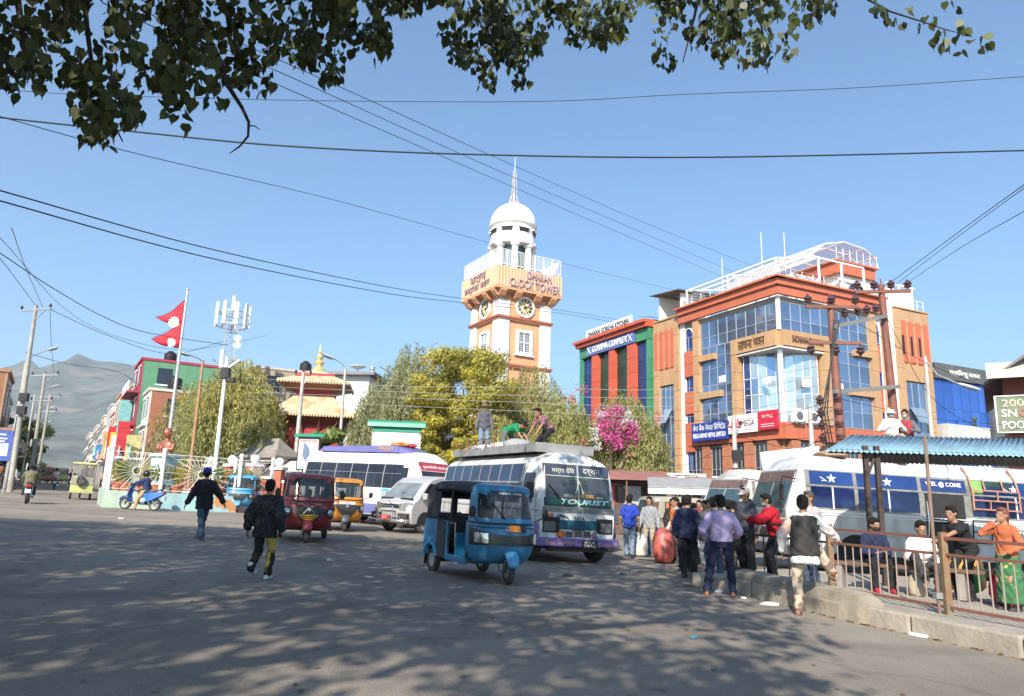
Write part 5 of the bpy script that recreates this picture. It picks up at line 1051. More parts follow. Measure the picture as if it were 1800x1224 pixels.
class Bus:
    def __init__(b, label, front, f, L, W, Ht, body, lower=None, name='bus', zb=1.32, zt=2.28, sk=.45, rake=.22, group='buses and coaches', sc=1):
        b.T = thing(name, label, 'bus', (front[0], front[1], gz(*front)), math.atan2(f[1], f[0]), group, tilt=True); b.T.matrix_world = b.T.matrix_world @ Matrix.Scale(sc, 4); b.L, b.W, b.H, b.zb, b.zt, b.sk, b.rake = L, W, Ht, zb, zt, sk, rake
        w = W/2; sec = [(w-.03, sk), (w, sk+.25), (w, zb), (w-.035, (zb+zt)/2), (w-.12, zt), (w-.2, zt+(Ht-zt)*.4), (w-.42, Ht-.1), (w*.45, Ht-.015), (0, Ht)]
        b.sec = sec; full = [(-y, z) for y, z in sec]+[(y, z) for y, z in sec[::-1][1:]]; rings = []
        xs = [-L, -L+.06, -L+.25, -L*.66, -L*.33, -.9, -.35, -.1, 0]
        for x in xs:
            e = max(0, x+.9)/.9; t = max(0, -L+.25-x)/.25
            rings.append([(x+b.fx(z)*e-(max(0, z-zt)*.25*e), y*(1-.05*max(0, (x+.35)/.35)**2-.03*t), z-.05*e*max(0, (z-zt)/(Ht-zt))-.04*t*(z > zt)) for y, z in full])
        mb = MB(); mb.loft(rings, cap=False); n = len(full); k = len(sec)
        for base, ring in ((0, rings[0]), ((len(rings)-1)*n, rings[-1])):
            fs = [(base+i, base+i+1, base+n-2-i, base+n-1-i) for i in range(k-2)]+[(base+k-2, base+k-1, base+k)]
            mb.f += fs
        mb.build('body', body, b.T, smooth=35)
        if lower: b.side(-L+.02, -.05, sk+.02, sk+.42, 1, .006, lower, 'lower_panel'); b.side(-L+.02, -.05, sk+.02, sk+.42, -1, .006, lower, 'lower_panel')
        MB().box(-L+.3, -w+.15, .32, -.3, w-.15, sk+.05).build('chassis', BLACK, b.T)
    def fx(b, z): return -b.rake*max(0, min(1, (z-b.zb)/(b.zt-b.zb))) - max(0, z-b.zt)*.55
    def yo(b, z):
        for (y0, z0), (y1, z1) in zip(b.sec, b.sec[1:]):
            if z <= z1: return y0+(y1-y0)*(z-z0)/(z1-z0)
        return 0
    def side(b, x0, x1, z0, z1, s, off, m, name, parent=None, th=.012, sl=0, bevel=0):
        zs = [z0]+[z for _, z in b.sec if z0+.02 < z < z1-.02]+[z1]; v = []; k = len(zs)
        for o in (off-th, off):
            for z in zs: v += [(x0, s*(b.yo(z)+o), z), (x1-sl*(z-z0)/(z1-z0), s*(b.yo(z)+o), z)]
        n = 2*k; fs = [(2*i, 2*i+1, 2*i+3, 2*i+2) for i in range(k-1)]+[(n+2*i, n+2*i+2, n+2*i+3, n+2*i+1) for i in range(k-1)]
        for i in range(k-1): fs += [(2*i, 2*i+2, n+2*i+2, n+2*i), (2*i+1, n+2*i+1, n+2*i+3, 2*i+3)]
        fs += [(0, n, n+1, 1), (n-2, n-1, 2*n-1, 2*n-2)]
        return MB().add(v, fs).build(name, m, parent or b.T, bevel=bevel)
    def front(b, y0, y1, z0, z1, off, m, name, parent=None, th=.02, x=None, bevel=0):
        v = []
        for o in (off-th, off):
            for y, z in ((y0, z0), (y1, z0), (y1, z1), (y0, z1)): v.append((b.fx(z)+o, y, z))
        return MB().add(v, [(0, 1, 2, 3), (7, 6, 5, 4), (0, 4, 5, 1), (1, 5, 6, 2), (2, 6, 7, 3), (3, 7, 4, 0)]).build(name, m, parent or b.T, bevel=bevel)
    def wheels(b, xf, xr, r=.45):
        for s in (-1, 1):
            for x in (xf, xr):
                wheel(b.T, (x, s*(b.W/2-.16), r), r, .27, rimr=.55)
                MB().prism([(x+(r+.06)*math.cos(a), r+(r+.07)*math.sin(a)) for a in np.linspace(rad(-8), rad(188), 14)], *sorted((s*(b.W/2-.3), s*(b.W/2+.008))), 'y').build('wheel_arch', mat('arch_dark', (.02, .02, .02), .9), b.T)
    def ftext(b, s, y, z, w, h, m, parent=None, off=.02, **k):
        d = V((b.fx(z+h)-b.fx(z), 0, h)).normalized(); return text(s, w, h, m, parent or b.T, (b.fx(z)+off, y, z), (0, 1, 0) if False else (0, -1, 0) if False else (0, 1, 0), d, depth=.006, **k)
WB = paint('bus_white', (.62, .62, .60), .55); WBC = paint('coach_white', (.74, .74, .72), .12); PUR = paint('bus_purple', (.16, .12, .36), .25); GREYB = paint('bus_grey_white', (.55, .56, .56), .5); FRAMEB = mat('window_rubber', (.05, .055, .06), .6, var=.2)
LUG = [mat('sack_white', (.55, .53, .48), .85, var=.2, bump=.4, bscale=8), mat('sack_blue', (.05, .09, .30), .8, bump=.4, bscale=8), mat('bundle_grey', (.3, .3, .32), .8, var=.2), mat('sack_brown', (.30, .2, .12), .85, var=.2, bump=.4, bscale=8), mat('box_tan', (.4, .28, .16), .8), mat('sack_olive', (.25, .22, .06), .85)]
def lump(x, y, z, sx, sy, sz, m, label, seed=0, name='sack', group='luggage on the bus roof', root=None, cat='luggage'):
    rng = random.Random(seed); n, k = 14, 10; rings = []
    for i in range(k+1):
        t = math.pi*i/k-math.pi/2; q = max(.02, math.cos(t)**.55)*(1-.5*max(0, i/k-.4)**1.3*1.6)
        rings.append([(sx*q*math.cos(2*math.pi*j/n)*(1+.3*noise.noise(V((j*.7, i*.6, seed)))), sy*q*math.sin(2*math.pi*j/n)*(1+.3*noise.noise(V((j*.6, i*.7, seed+9)))), sz*(math.copysign(abs(math.sin(t))**.7, t)+1)*(1+.1*noise.noise(V((j*.8, i, seed+4))))) for j in range(n)])
    o = MB().loft(rings).build(name, m, smooth=60)
    M = Matrix.Translation((x, y, z)) @ Matrix.Rotation(rng.uniform(0, 3), 4, 'Z')
    o.matrix_world = (root.matrix_world @ M) if root else M
    return tag(o, label, cat, group)
def tata():
    f = fdir(.407, -.914); b = Bus('old white and purple tourist bus with luggage and men on its roof rack', (1.62, 17.5), f, 7.3, 2.14, 2.68, WB, PUR, zb=1.34, zt=2.3, sk=.5, rake=.16, sc=.945); T = b.T; w = b.W/2
    b.wheels(-.75, -5.4)
    for s in (-1, 1):
        b.side(-7.1, -1.15, 1.36, 2.36, s, .004, FRAMEB, 'window_band'); x = -7.05; n = 8; d = 5.85/n
        for i in range(n):
            b.side(x+i*d+.03, x+(i+1)*d-.03, 1.9, 2.33, s, .012, mat('tinted_upper_glass', (.03, .045, .09), .08, .3, var=.2, obj=.15), 'upper_pane')
            for h in (0, 1):
                if (i*2+h) % 5 != 3: b.side(x+i*d+.03+h*d/2, x+(i+.5)*d-.03+h*d/2, 1.4, 1.86, s, .012, DGL, 'pane')
            b.side(x+(i+1)*d-.02, x+(i+1)*d+.02, 1.36, 2.36, s, .02, mat('frame_grey', (.3, .32, .33), .5, .3), 'window_post')
        b.side(-7.1, -1.15, 1.86, 1.9, s, .022, MATS['frame_grey'], 'window_rail')
        b.side(-1.1, -.25, .62, 2.2, s, .008, WB, 'cab_door', bevel=.004); b.side(-1.02, -.42, 1.38, 2.12, s, .014, FRAMEB, 'door_window_frame'); b.side(-.98, -.46, 1.42, 2.08, s, .02, DGL, 'pane')
        b.side(-.92, -.8, 1.12, 1.16, s, .035, CHR, 'door_handle'); b.side(-7.2, -.1, 1.2, 1.24, s, .014, mat('grey_stripe', (.3, .31, .33), .5), 'rub_strip')
        MB().tube([(-.3, s*(w+.02), 1.95), (-.1, s*(w+.22), 1.95), (-.1, s*(w+.22), 1.75)], .015, 5).build('mirror_arm', BLACK, T); MB().box(-.14, s*(w+.22)-.1, 1.5, -.08, s*(w+.22)+.1, 1.88).build('mirror', BLACK, T, bevel=.02)
        b.front(s*.74-.23, s*.74+.23, .72, 1.08, .025, BLACK, 'headlight_bezel', bevel=.02); b.front(s*.78-.15, s*.78+.15, .75, .97, .035, mat('dull_lens', (.16, .17, .16), .2, .2), 'headlight', bevel=.01)
        MB().lathe([(.001, .1), (.07, .09), (.095, .05), (.09, 0)], 16, (.0, s*.47, .68), 'x').build('fog_lamp', CHR if s > 0 else AMB, T, smooth=40)
    b.front(-w+.12, w-.12, 1.33, 2.36, .006, FRAMEB, 'windscreen_rubber'); bg = mat('old_windscreen', (.04, .05, .065), .08, .1, var=.3, scale=2, spec=.7, alpha=.82)
    for y0, y1 in ((-w+.17, -.025), (.025, w-.17)): b.front(y0, y1, 1.37, 2.32, .014, bg, 'windscreen')
    b.front(-.022, .022, 1.35, 2.34, .03, mat('divider_grey', (.4, .41, .42), .5, .3), 'windscreen_divider')
    tin = mat('sun_strip', (.05, .06, .10), .3); wl = mat('letter_cream', (.62, .64, .5), .6); gl = mat('letter_green', (.10, .35, .2), .6); rg = mat('letter_pink', (.50, .28, .27), .6); og = mat('letter_orange', (.65, .32, .05), .6); tq = mat('letter_turquoise', (.55, .75, .72), .6)
    b.front(-w+.18, w-.18, 2.08, 2.31, .018, tin, 'sun_strip'); b.front(-w+.18, w-.18, 2.06, 2.075, .02, wl, 'strip_line'); b.front(-w+.18, w-.18, 1.375, 1.52, .018, mat('green_strip', (.015, .09, .06), .4), 'lower_strip')
    # vehicle's right is the viewer's left: text runs from -y to +y
    b.ftext(dev('मार्गा देवि'), -.72, 2.11, .62, .17, wl); b.ftext(dev('दर्शन'), .14, 2.11, .5, .17, wl); b.ftext(dev('मिलन'), -.22, 1.98, .18, .06, gl); b.ftext(dev('दर्शन'), .1, 1.98, .18, .06, gl)
    b.ftext('TOURIST', -.5, 1.4, 1.35, .12, tq, shear=.25, bold=.02); b.ftext(dev('धरान'), -.4, 1.55, .24, .08, wl); b.ftext(dev('इटहरी'), -.12, 1.55, .26, .09, og); b.ftext(dev('दमक'), .2, 1.55, .26, .09, og); b.ftext(dev('कक'), .5, 1.55, .2, .06, wl)
    b.front(-w+.9, -w+1.0, 1.44, 1.5, .022, mat('red_mark', (.5, .03, .03), .5), 'red_sticker')
    MB().tube([(b.fx(1.75)+.04, -.08, 1.66), (b.fx(1.9)+.04, .02, 1.95), (b.fx(1.75)+.04, .14, 1.66)], .02, 4).build('hanging_garland', wl, T)
    b.front(-w+.08, w-.08, 1.2, 1.32, .02, mat('worn_grey_band', (.2, .2, .19), .6, var=.3, scale=5), 'cowl_band'); b.front(-.36, .34, .9, 1.17, .014, WB, 'badge_panel', bevel=.004)
    b.ftext('TATA', -.13, 1.02, .3, .085, BLACK, bold=.02); b.front(-.26, .28, .985, .998, .018, BLACK, 'badge_line')
    b.front(-.88, -.7, 1.07, 1.16, .02, AMB, 'turn_lamp'); lg = MB()
    for i in range(4): lg.tube([(.02, -.62+i*.05, 1.1), (.02, -.5+i*.06, 1.15-i*.02), (.02, -.3+i*.03, 1.08-i*.03)], .009, 4)
    lg.build('swoosh_logo', mat('logo_dark', (.05, .05, .06), .5), T)
    tg = mat('teal_grille', (.02, .12, .19), .45); b.front(-.55, .55, .8, 1.02, .02, tg, 'grille')
    for i in range(5):
        for y0, y1 in ((-.5, -.28), (-.24, .2), (.24, .48)): b.front(y0, y1, .82+i*.04, .835+i*.04, .03, mat('grille_slat', (.01, .04, .07), .5), 'grille_slat')
    for i in range(4):
        for y0, y1 in ((-.34, -.14), (-.1, .12), (.16, .36)): b.front(y0, y1, .63+i*.035, .65+i*.035, .02, BLACK, 'vent_slot')
    b.front(-.15, .2, .775, .795, .03, mat('maroon_badge', (.2, .02, .03), .4), 'badge_strip')
    MB().box(-.15, -w-.03, .4, .14, w+.03, .6).build('bumper', PUR, T, bevel=.03)
    text('Speed', .52, .13, rg, T, (.145, -.62, .43), (0, 1, 0), depth=.006, bold=.015); text('Ror', .3, .11, rg, T, (.145, -.95, .44), (0, 1, 0), depth=.006, bold=.015); text('control', .5, .11, rg, T, (.145, .52, .44), (0, 1, 0), depth=.006, bold=.01)
    p = MB().box(.14, .05, .38, .16, .46, .57).build('number_plate', MATS['plate_black'], T); text(dev('को १ ख'), .3, .055, MATS['sign_white'], p, (.161, .1, .49), (0, 1, 0), depth=.003); text('२७२८', .34, .075, MATS['sign_white'], p, (.161, .09, .4), (0, 1, 0), depth=.003)
    MB().box(-.3, -.7, .28, -.05, .7, .4).build('under_guard', mat('rust_under', (.09, .06, .05), .9), T); MB().bar((b.fx(1.4)+.03, -.35, 1.34), (b.fx(1.9)+.05, -.82, 1.85), .025, .02).build('wiper', BLACK, T)
    # roof rack
    rk = mat('rack_board', (.26, .26, .26), .7, var=.2, dirt_shade=.2)
    for s in (-1, 1): MB().box(-6.9, s*.85-.02, 2.66, -.9, s*.85+.02, 2.88).build('rack_board', rk, T)
    MB().loft([[(-.9, -.85, 2.66), (-.9, .85, 2.66), (-.86, .85, 2.9), (-.86, -.85, 2.9)], [(-.82, -.85, 2.66), (-.82, .85, 2.66), (-.82, .85, 2.9), (-.82, -.85, 2.9)]]).build('rack_board', rk, T); MB().box(-6.95, -.86, 2.66, -6.91, .86, 2.88).build('rack_board', rk, T); MB().box(-6.9, -.83, 2.68, -.92, .83, 2.72).build('rack_floor', rk, T)
    rr = MB()
    for s in (-1, 1):
        for x in np.linspace(-6.9, -3.5, 6): rr.cyl((x, s*.87, 2.8), (x, s*.87, 3.12), .015, n=5)
        for z in (2.98, 3.12): rr.cyl((-6.9, s*.87, z), (-3.5, s*.87, z), .015, n=5)
    rr.build('rack_rail', RUST, T)
    items = [(-6.2, .3, .4, .35, .2, 1, 'dark blue sack at the back of the tourist bus rack'), (-5.5, -.3, .5, .4, .18, 0, 'white sack behind the rear loader'), (-5.9, -.55, .35, .3, .16, 4, 'tan carton at the rack rail'), (-4.8, .3, .5, .4, .16, 5, 'olive sack at the feet of the standing loader'), (-4.2, -.4, .5, .35, .17, 0, 'pale sack in the middle of the rack'), (-3.5, .2, .5, .4, .18, 3, 'brown sack under the bending loader'), (-3.0, -.35, .45, .35, .2, 2, 'grey tarpaulin bundle between the two bending loaders'), (-2.5, .3, .4, .35, .16, 3, 'brown bundle at the front of the rack')]
    for i, (x, y, sx, sy, sz, m, lb) in enumerate(items): lump(x, y, 2.72, sx, sy, sz, LUG[m], lb, i+3, root=T)
    return b
TATA = tata()
def coach():
    f = fdir(.83, -.56); b = Bus('white coach with purple roof pod and a red windscreen banner', (-2.65, 29.7), f, 6.9, 2.3, 2.95, WBC, paint('coach_violet', (.14, .15, .34), .2), zb=1.45, zt=2.4, sk=.42, rake=.35); T = b.T; w = b.W/2
    b.wheels(-1.1, -5.2, .42)
    for s in (-1, 1):
        b.side(-6.75, -.75, 1.48, 2.42, s, .004, FRAMEB, 'window_band', sl=.4); n = 6; d = 5.5/n
        for i in range(n):
            x = -6.7+i*d; b.side(x+.02, x+d-.02, 2.07, 2.39, s, .012, DGL, 'upper_pane')
            for h in (0, 1): b.side(x+.02+h*d/2, x+d/2-.02+h*d/2, 1.51, 2.04, s, .012, DGL, 'pane')
            b.side(x-.015, x+.015, 1.48, 2.42, s, .018, mat('thin_grey', (.35, .35, .34), .5), 'window_post')
        b.side(-6.75, -1.2, 2.05, 2.06, s, .018, MATS['thin_grey'], 'window_rail')
        b.side(-1.2, -.85, 1.51, 2.3, s, .012, DGL, 'pane'); b.side(-6.8, -.1, 1.0, 1.012, s, .008, MATS['thin_grey'], 'rub_line'); b.side(-2.1, -1.7, 1.1, 1.45, s, .006, mat('cyan_patch', (.05, .42, .60), .4), 'painted_patch')
        b.front(s*.8-.2, s*.8+.2, .75, .95, .03, LAMPG, 'headlight', bevel=.03)
    b.front(-w+.14, w-.14, 1.35, 2.55, .008, FRAMEB, 'windscreen_rubber'); b.front(-w+.18, w-.18, 1.4, 2.25, .016, bgl := mat('coach_windscreen', (.03, .035, .05), .06, .1, alpha=.9), 'windscreen')
    bn = b.front(-w+.16, w-.16, 2.2, 2.52, .024, mat('banner_red', (.45, .05, .08), .5), 'banner'); b.ftext(dev('पुलकोशी यातायात'), -.85, 2.29, 1.7, .16, MATS['sign_white'], bn, off=.03, bold=.015); b.front(-w+.16, w-.16, 2.21, 2.225, .03, MATS['sign_white'], 'banner_line', bn)
    rings = [[(-6.3, -.8, 2.9), (-6.3, .8, 2.9), (-6.2, .7, 3.12), (-6.2, -.7, 3.12)], [(-1.9, -.8, 2.9), (-1.9, .8, 2.9), (-2.0, .7, 3.2), (-2.0, -.7, 3.2)], [(-1.0, -.6, 2.86), (-1.0, .6, 2.86), (-1.2, .5, 2.98), (-1.2, -.5, 2.98)]]
    pd = MB().loft(rings).build('roof_pod', paint('pod_violet', (.13, .13, .33), .1), T, bevel=.02); text(dev('यात्रा'), .9, .16, mat('pod_gold', (.7, .35, .03), .5), pd, (-2.9, -.79, 2.96), (1, 0, 0), (0, .3, 1), depth=.01)
    lump(-2.2, -.2, 3.18, .4, .3, .09, mat('sack_orange', (.6, .2, .03), .8), 'orange bundle on the coach roof pod', 21, root=T); lump(-1.9, .2, 3.18, .25, .2, .08, mat('sack_red', (.5, .03, .05), .8), 'red bundle on the coach roof pod', 22, root=T); lump(-5.6, .2, 3.12, .5, .3, .05, LUG[2], 'flat grey bundle at the coach roof pod rear', 23, root=T)
    MB().box(-.1, -w-.02, .38, .16, w+.02, .62).build('bumper', MATS['rick_x'] if 'rick_x' in MATS else paint('coach_bumper', (.14, .15, .34), .2), T, bevel=.04); MB().box(-.02, -.5, .7, .05, .5, .95).build('grille', BLACK, T, bevel=.02)
coach()
def rightbus():
    f = fdir(-.996, -.09); b = Bus('long white bus with blue star windows parked behind the railing', (6.75, 19.75), f, 11.5, 2.35, 2.92, GREYB, zb=1.55, zt=2.45, sk=.5, rake=.3); T = b.T; w = b.W/2; s = 1
    b.wheels(-1.75, -8.6, .46); bu = mat('blue_window_film', (.02, .05, .18), .1, .15, var=.4, scale=1.2, obj=.1); bd = mat('deep_blue_window', (.012, .02, .08), .08, .1, var=.5, scale=1.5, spec=.7); st = MATS['sign_white']
    fm = mat('worn_window_frame', (.22, .22, .2), .6, .2, var=.35, scale=6)
    for s in (-1, 1):
        b.side(-11.3, -.5, 1.55, 2.52, s, .003, fm, 'window_band')
        for k, (x0, x1) in enumerate(((-1.75, -.62), (-3.45, -1.85), (-6.9, -5.2), (-8.6, -7.0), (-10.2, -8.7), (-11.2, -10.3))):
            p = b.side(x0, x1, 2.16, 2.49, s, .012, bu, 'upper_pane')
            xm = (x0+x1)/2; c = V((xm, s*(b.yo(2.32)+.02), 2.32)); pts = []
            for i in range(10): r = .12 if i % 2 == 0 else .05; a = math.pi/2+i*math.pi/5; pts.append(c+V((r*math.cos(a)*1.1, -s*.18*(r*math.sin(a)), r*math.sin(a))))
            MB().add(pts, [tuple(range(10))]).tube([c+V((-.26*s*-1, 0, -.06)), c+V((.12*s, 0, -.07)), c+V((.3*-s*-1, 0, .03))], .014, 4).build('star_decal', st, p)
            b.side(x0, xm-.02, 1.6, 2.1, s, .012, bd, 'pane'); b.side(xm+.02, x1, 1.6, 2.1, s, .012, bd, 'pane'); b.side(xm-.02, xm+.02, 1.58, 2.12, s, .02, ALU, 'sash')
        b.side(-11.3, -.5, 2.11, 2.15, s, .02, fm, 'window_rail')
        for z in (1.48, 1.42): b.side(-11.3, -.2, z, z+.025, s, .02, ALU, 'belt_moulding')
        b.side(-11.3, -.3, .98, 1.0, s, .012, MATS['thin_grey'], 'rub_line')
    s = 1
    b.side(-4.65, -3.6, .55, 2.1, s, .008, DARK, 'door_opening'); p = b.side(-4.75, -3.55, 2.16, 2.47, s, .014, mat('welcome_blue', (.02, .04, .16), .4), 'welcome_board'); text('WEL @ COME', .95, .14, st, p, (-3.67, b.yo(2.3)+.02, 2.27), (-1, 0, 0), (0, -.13, 1), depth=.005, bold=.02)
    MB().cyl((-4.0, w-.1, .7), (-4.0, w-.15, 2.05), .02, n=6).tube([(-3.62, w+.03, .9), (-3.62, w+.07, 1.4), (-3.62, w+.03, 1.9)], .018, 5).build('door_grab_rail', CHR, T); MB().box(-3.9, w-.35, 1.15, -3.7, w-.02, 1.45).build('orange_notice', mat('notice_orange', (.6, .12, .03), .5), T); MB().box(-4.4, w-.4, .9, -4.2, w-.1, 1.6).build('folded_door', ALU, T, bevel=.02)
    b.side(-6.0, -4.85, 2.16, 2.49, s, .012, mat('green_film', (.16, .30, .09), .2, var=.4, scale=2), 'upper_pane'); b.side(-6.0, -4.85, 1.6, 2.1, s, .012, bd, 'pane')
    ld = MB(); yy = w+.06
    for x in (-4.85, -6.1): ld.tube([(x, yy, 1.75), (x, yy-.02, 2.2), (x, yy-.14, 2.55), (x, yy-.4, 2.85)], .022, 5)
    for z in (1.78, 2.0, 2.25): ld.cyl((-4.85, yy-.02*(z > 2.1), z), (-6.1, yy-.02*(z > 2.1), z), .018, n=5)
    for x, z0, z1 in ((-5.3, 1.78, 2.0), (-5.75, 1.78, 2.0), (-5.5, 2.0, 2.25)): ld.cyl((x, yy, z0), (x, yy, z1), .016, n=5)
    for x in (-5.2, -5.7): ld.tube([(x, yy-.03, 2.25), (x, yy-.14, 2.55)], .016, 5)
    ld.build('roof_ladder', mat('ladder_orange', (.50, .22, .14), .6, var=.3, scale=5), T)
    hd = MB(); hd.tube([(-4.8, w+.03, .95), (-4.8, w+.06, 1.5), (-5.3, w+.06, 1.5), (-5.3, w+.03, .95), (-4.8, w+.03, .95)], .018, 5).cyl((-4.8, w+.06, 1.22), (-5.3, w+.06, 1.22), .015, n=5); hd.build('side_step_frame', BLACK, T)
    dk = mat('side_letter_grey', (.2, .2, .22), .6); text(dev('सिंगा'), .62, .27, dk, T, (-5.75, w+.012, 1.14), (-1, 0, 0), depth=.004); text(dev('डिलक्स'), .75, .27, dk, T, (-6.95, w+.012, 1.14), (-1, 0, 0), depth=.004)
    MB().add([(-11.3, w+.008, .55), (-7.2, w+.008, .7), (-8.2, w+.008, 1.0), (-11.3, w+.008, 1.15)], [(0, 1, 2, 3)]).build('violet_swoosh', paint('swoosh_violet', (.10, .07, .36), .1), T)
    # front
    b.front(-w+.12, w-.12, 1.5, 2.5, .006, fm, 'windscreen_rubber'); b.front(-w+.17, -.03, 1.54, 2.2, .014, mat('green_blue_screen', (.05, .10, .12), .06, .1, alpha=.85, var=.2), 'windscreen'); b.front(.03, w-.17, 1.54, 2.2, .014, MATS['green_blue_screen'], 'windscreen')
    b.front(-w+.17, w-.17, 2.2, 2.46, .016, mat('dusty_strip', (.14, .09, .08), .7, var=.3, scale=4), 'sun_strip'); b.front(-w+.1, w-.1, 1.34, 1.48, .02, MATS['worn_grey_band'], 'cowl_band')
    for s in (-1, 1):
        b.front(s*.8-.18, s*.8+.18, .78, 1.05, .03, BLACK, 'headlight_bezel', bevel=.02); b.front(s*.8-.13, s*.8+.13, .82, 1.0, .04, LAMPG, 'headlight', bevel=.02); b.front(s*.95-.1, s*.95+.1, 1.14, 1.26, .02, AMB, 'turn_lamp')
        MB().tube([(-.3, s*(w-.05), 2.25), (.15, s*(w+.05), 2.3), (.2, s*(w+.05), 2.1)], .015, 5).build('mirror_arm', BLACK, T); MB().box(.15, s*(w+.05)-.09, 1.72, .2, s*(w+.05)+.09, 2.1).build('mirror', BLACK, T, bevel=.02)
    for i in range(5): b.front(-.5, .5, .82+i*.05, .845+i*.05, .02, BLACK, 'grille_slat')
    MB().box(-.12, -w-.02, .42, .14, w+.02, .66).build('bumper', mat('bumper_dark', (.08, .08, .085), .6), T, bevel=.03); text('२९', .2, .1, st, T, (.145, .55, .48), (0, 1, 0), depth=.004)
    cr = MB(); R = T
    for i, (x, y, sx, sy, sz, m, lb) in enumerate(((-3.3, .2, .9, .4, .14, mat('red_tarp', (.55, .03, .06), .5, bump=.3, bscale=6), 'red tarpaulin load on the star window bus'), (-4.6, .1, .7, .4, .13, mat('red_tarp2', (.5, .04, .06), .5), 'second red roof load near the shelter'), (-1.6, .3, .5, .3, .09, LUG[3], 'brown bundle at the front of the star window bus roof'))): lump(x, y, 2.9, sx, sy, sz, m, lb, 40+i, root=T)
    mb = MB().box(-1.3, -.9, 2.95, -.4, .1, 3.02).xf(Matrix.Rotation(.1, 4, 'Y'))
    MB().ball((-8.05+.9, 0, 0), .01, 4, 3)
    o = MB().loft([[(-6.55+.22*q*math.cos(a), .9+.1*q*math.sin(a)*.6, z) for a in np.linspace(0, 2*math.pi, 12, endpoint=False)] for z, q in ((1.6, .9), (1.72, 1.1), (1.85, 1.0), (1.95, .6), (1.98, .1))]).build('blue_bag', mat('bag_sky', (.05, .32, .65), .5), smooth=60); o.matrix_world = T.matrix_world @ Matrix.Translation((0, .3, 0)); tag(o, 'sky blue plastic bundle in the star bus window', 'bag')
rightbus()
def busd():
    f = fdir(-.93, -.37); b = Bus('worn cream bus with green sided windows behind the red jacket man', (7.6, 27.2), f, 7.5, 2.25, 2.9, paint('bus_cream', (.50, .48, .43), .4), zb=1.5, zt=2.4, rake=.4); T = b.T; w = b.W/2; b.wheels(-1.3, -6, .45)
    for s in (-1, 1):
        b.side(-7.3, -.6, 1.52, 2.46, s, .004, MATS['worn_window_frame'], 'window_band')
        for i in range(5): b.side(-1.95-i*1.3, -.75-i*1.3, 1.58, 2.0, s, .012, mat('green_pane', (.12, .26, .05), .2, var=.4, scale=2), 'pane'); b.side(-1.95-i*1.3, -.75-i*1.3, 2.04, 2.42, s, .012, WHITE if i == 0 else MATS['green_pane'], 'upper_pane')
        b.front(s*.75-.2, s*.75+.2, .8, 1.05, .03, LAMPG, 'headlight', bevel=.02)
    b.front(-w+.1, w-.1, 1.45, 2.5, .006, mat('pole_frame_grey', (.18, .18, .17), .7), 'windscreen_rubber'); b.front(-w+.17, -.03, 1.5, 2.15, .014, MATS['green_blue_screen'], 'windscreen'); b.front(.03, w-.17, 1.5, 2.15, .014, MATS['green_blue_screen'], 'windscreen'); b.front(-w+.15, w-.15, 2.18, 2.46, .016, MATS['dusty_strip'], 'sun_strip')
    b.front(-w+.06, w-.06, 1.3, 1.42, .02, MATS['worn_grey_band'], 'cowl_band')
    for i in range(6): b.front(-.55, .55, .75+i*.06, .785+i*.06, .02, mat('teal_slat', (.03, .07, .10), .5) if i > 2 else mat('maroon_slat', (.14, .02, .02), .5), 'grille_slat')
    MB().box(-.1, -w, .42, .14, w, .64).build('bumper', MATS['bumper_dark'], T, bevel=.03)
busd()
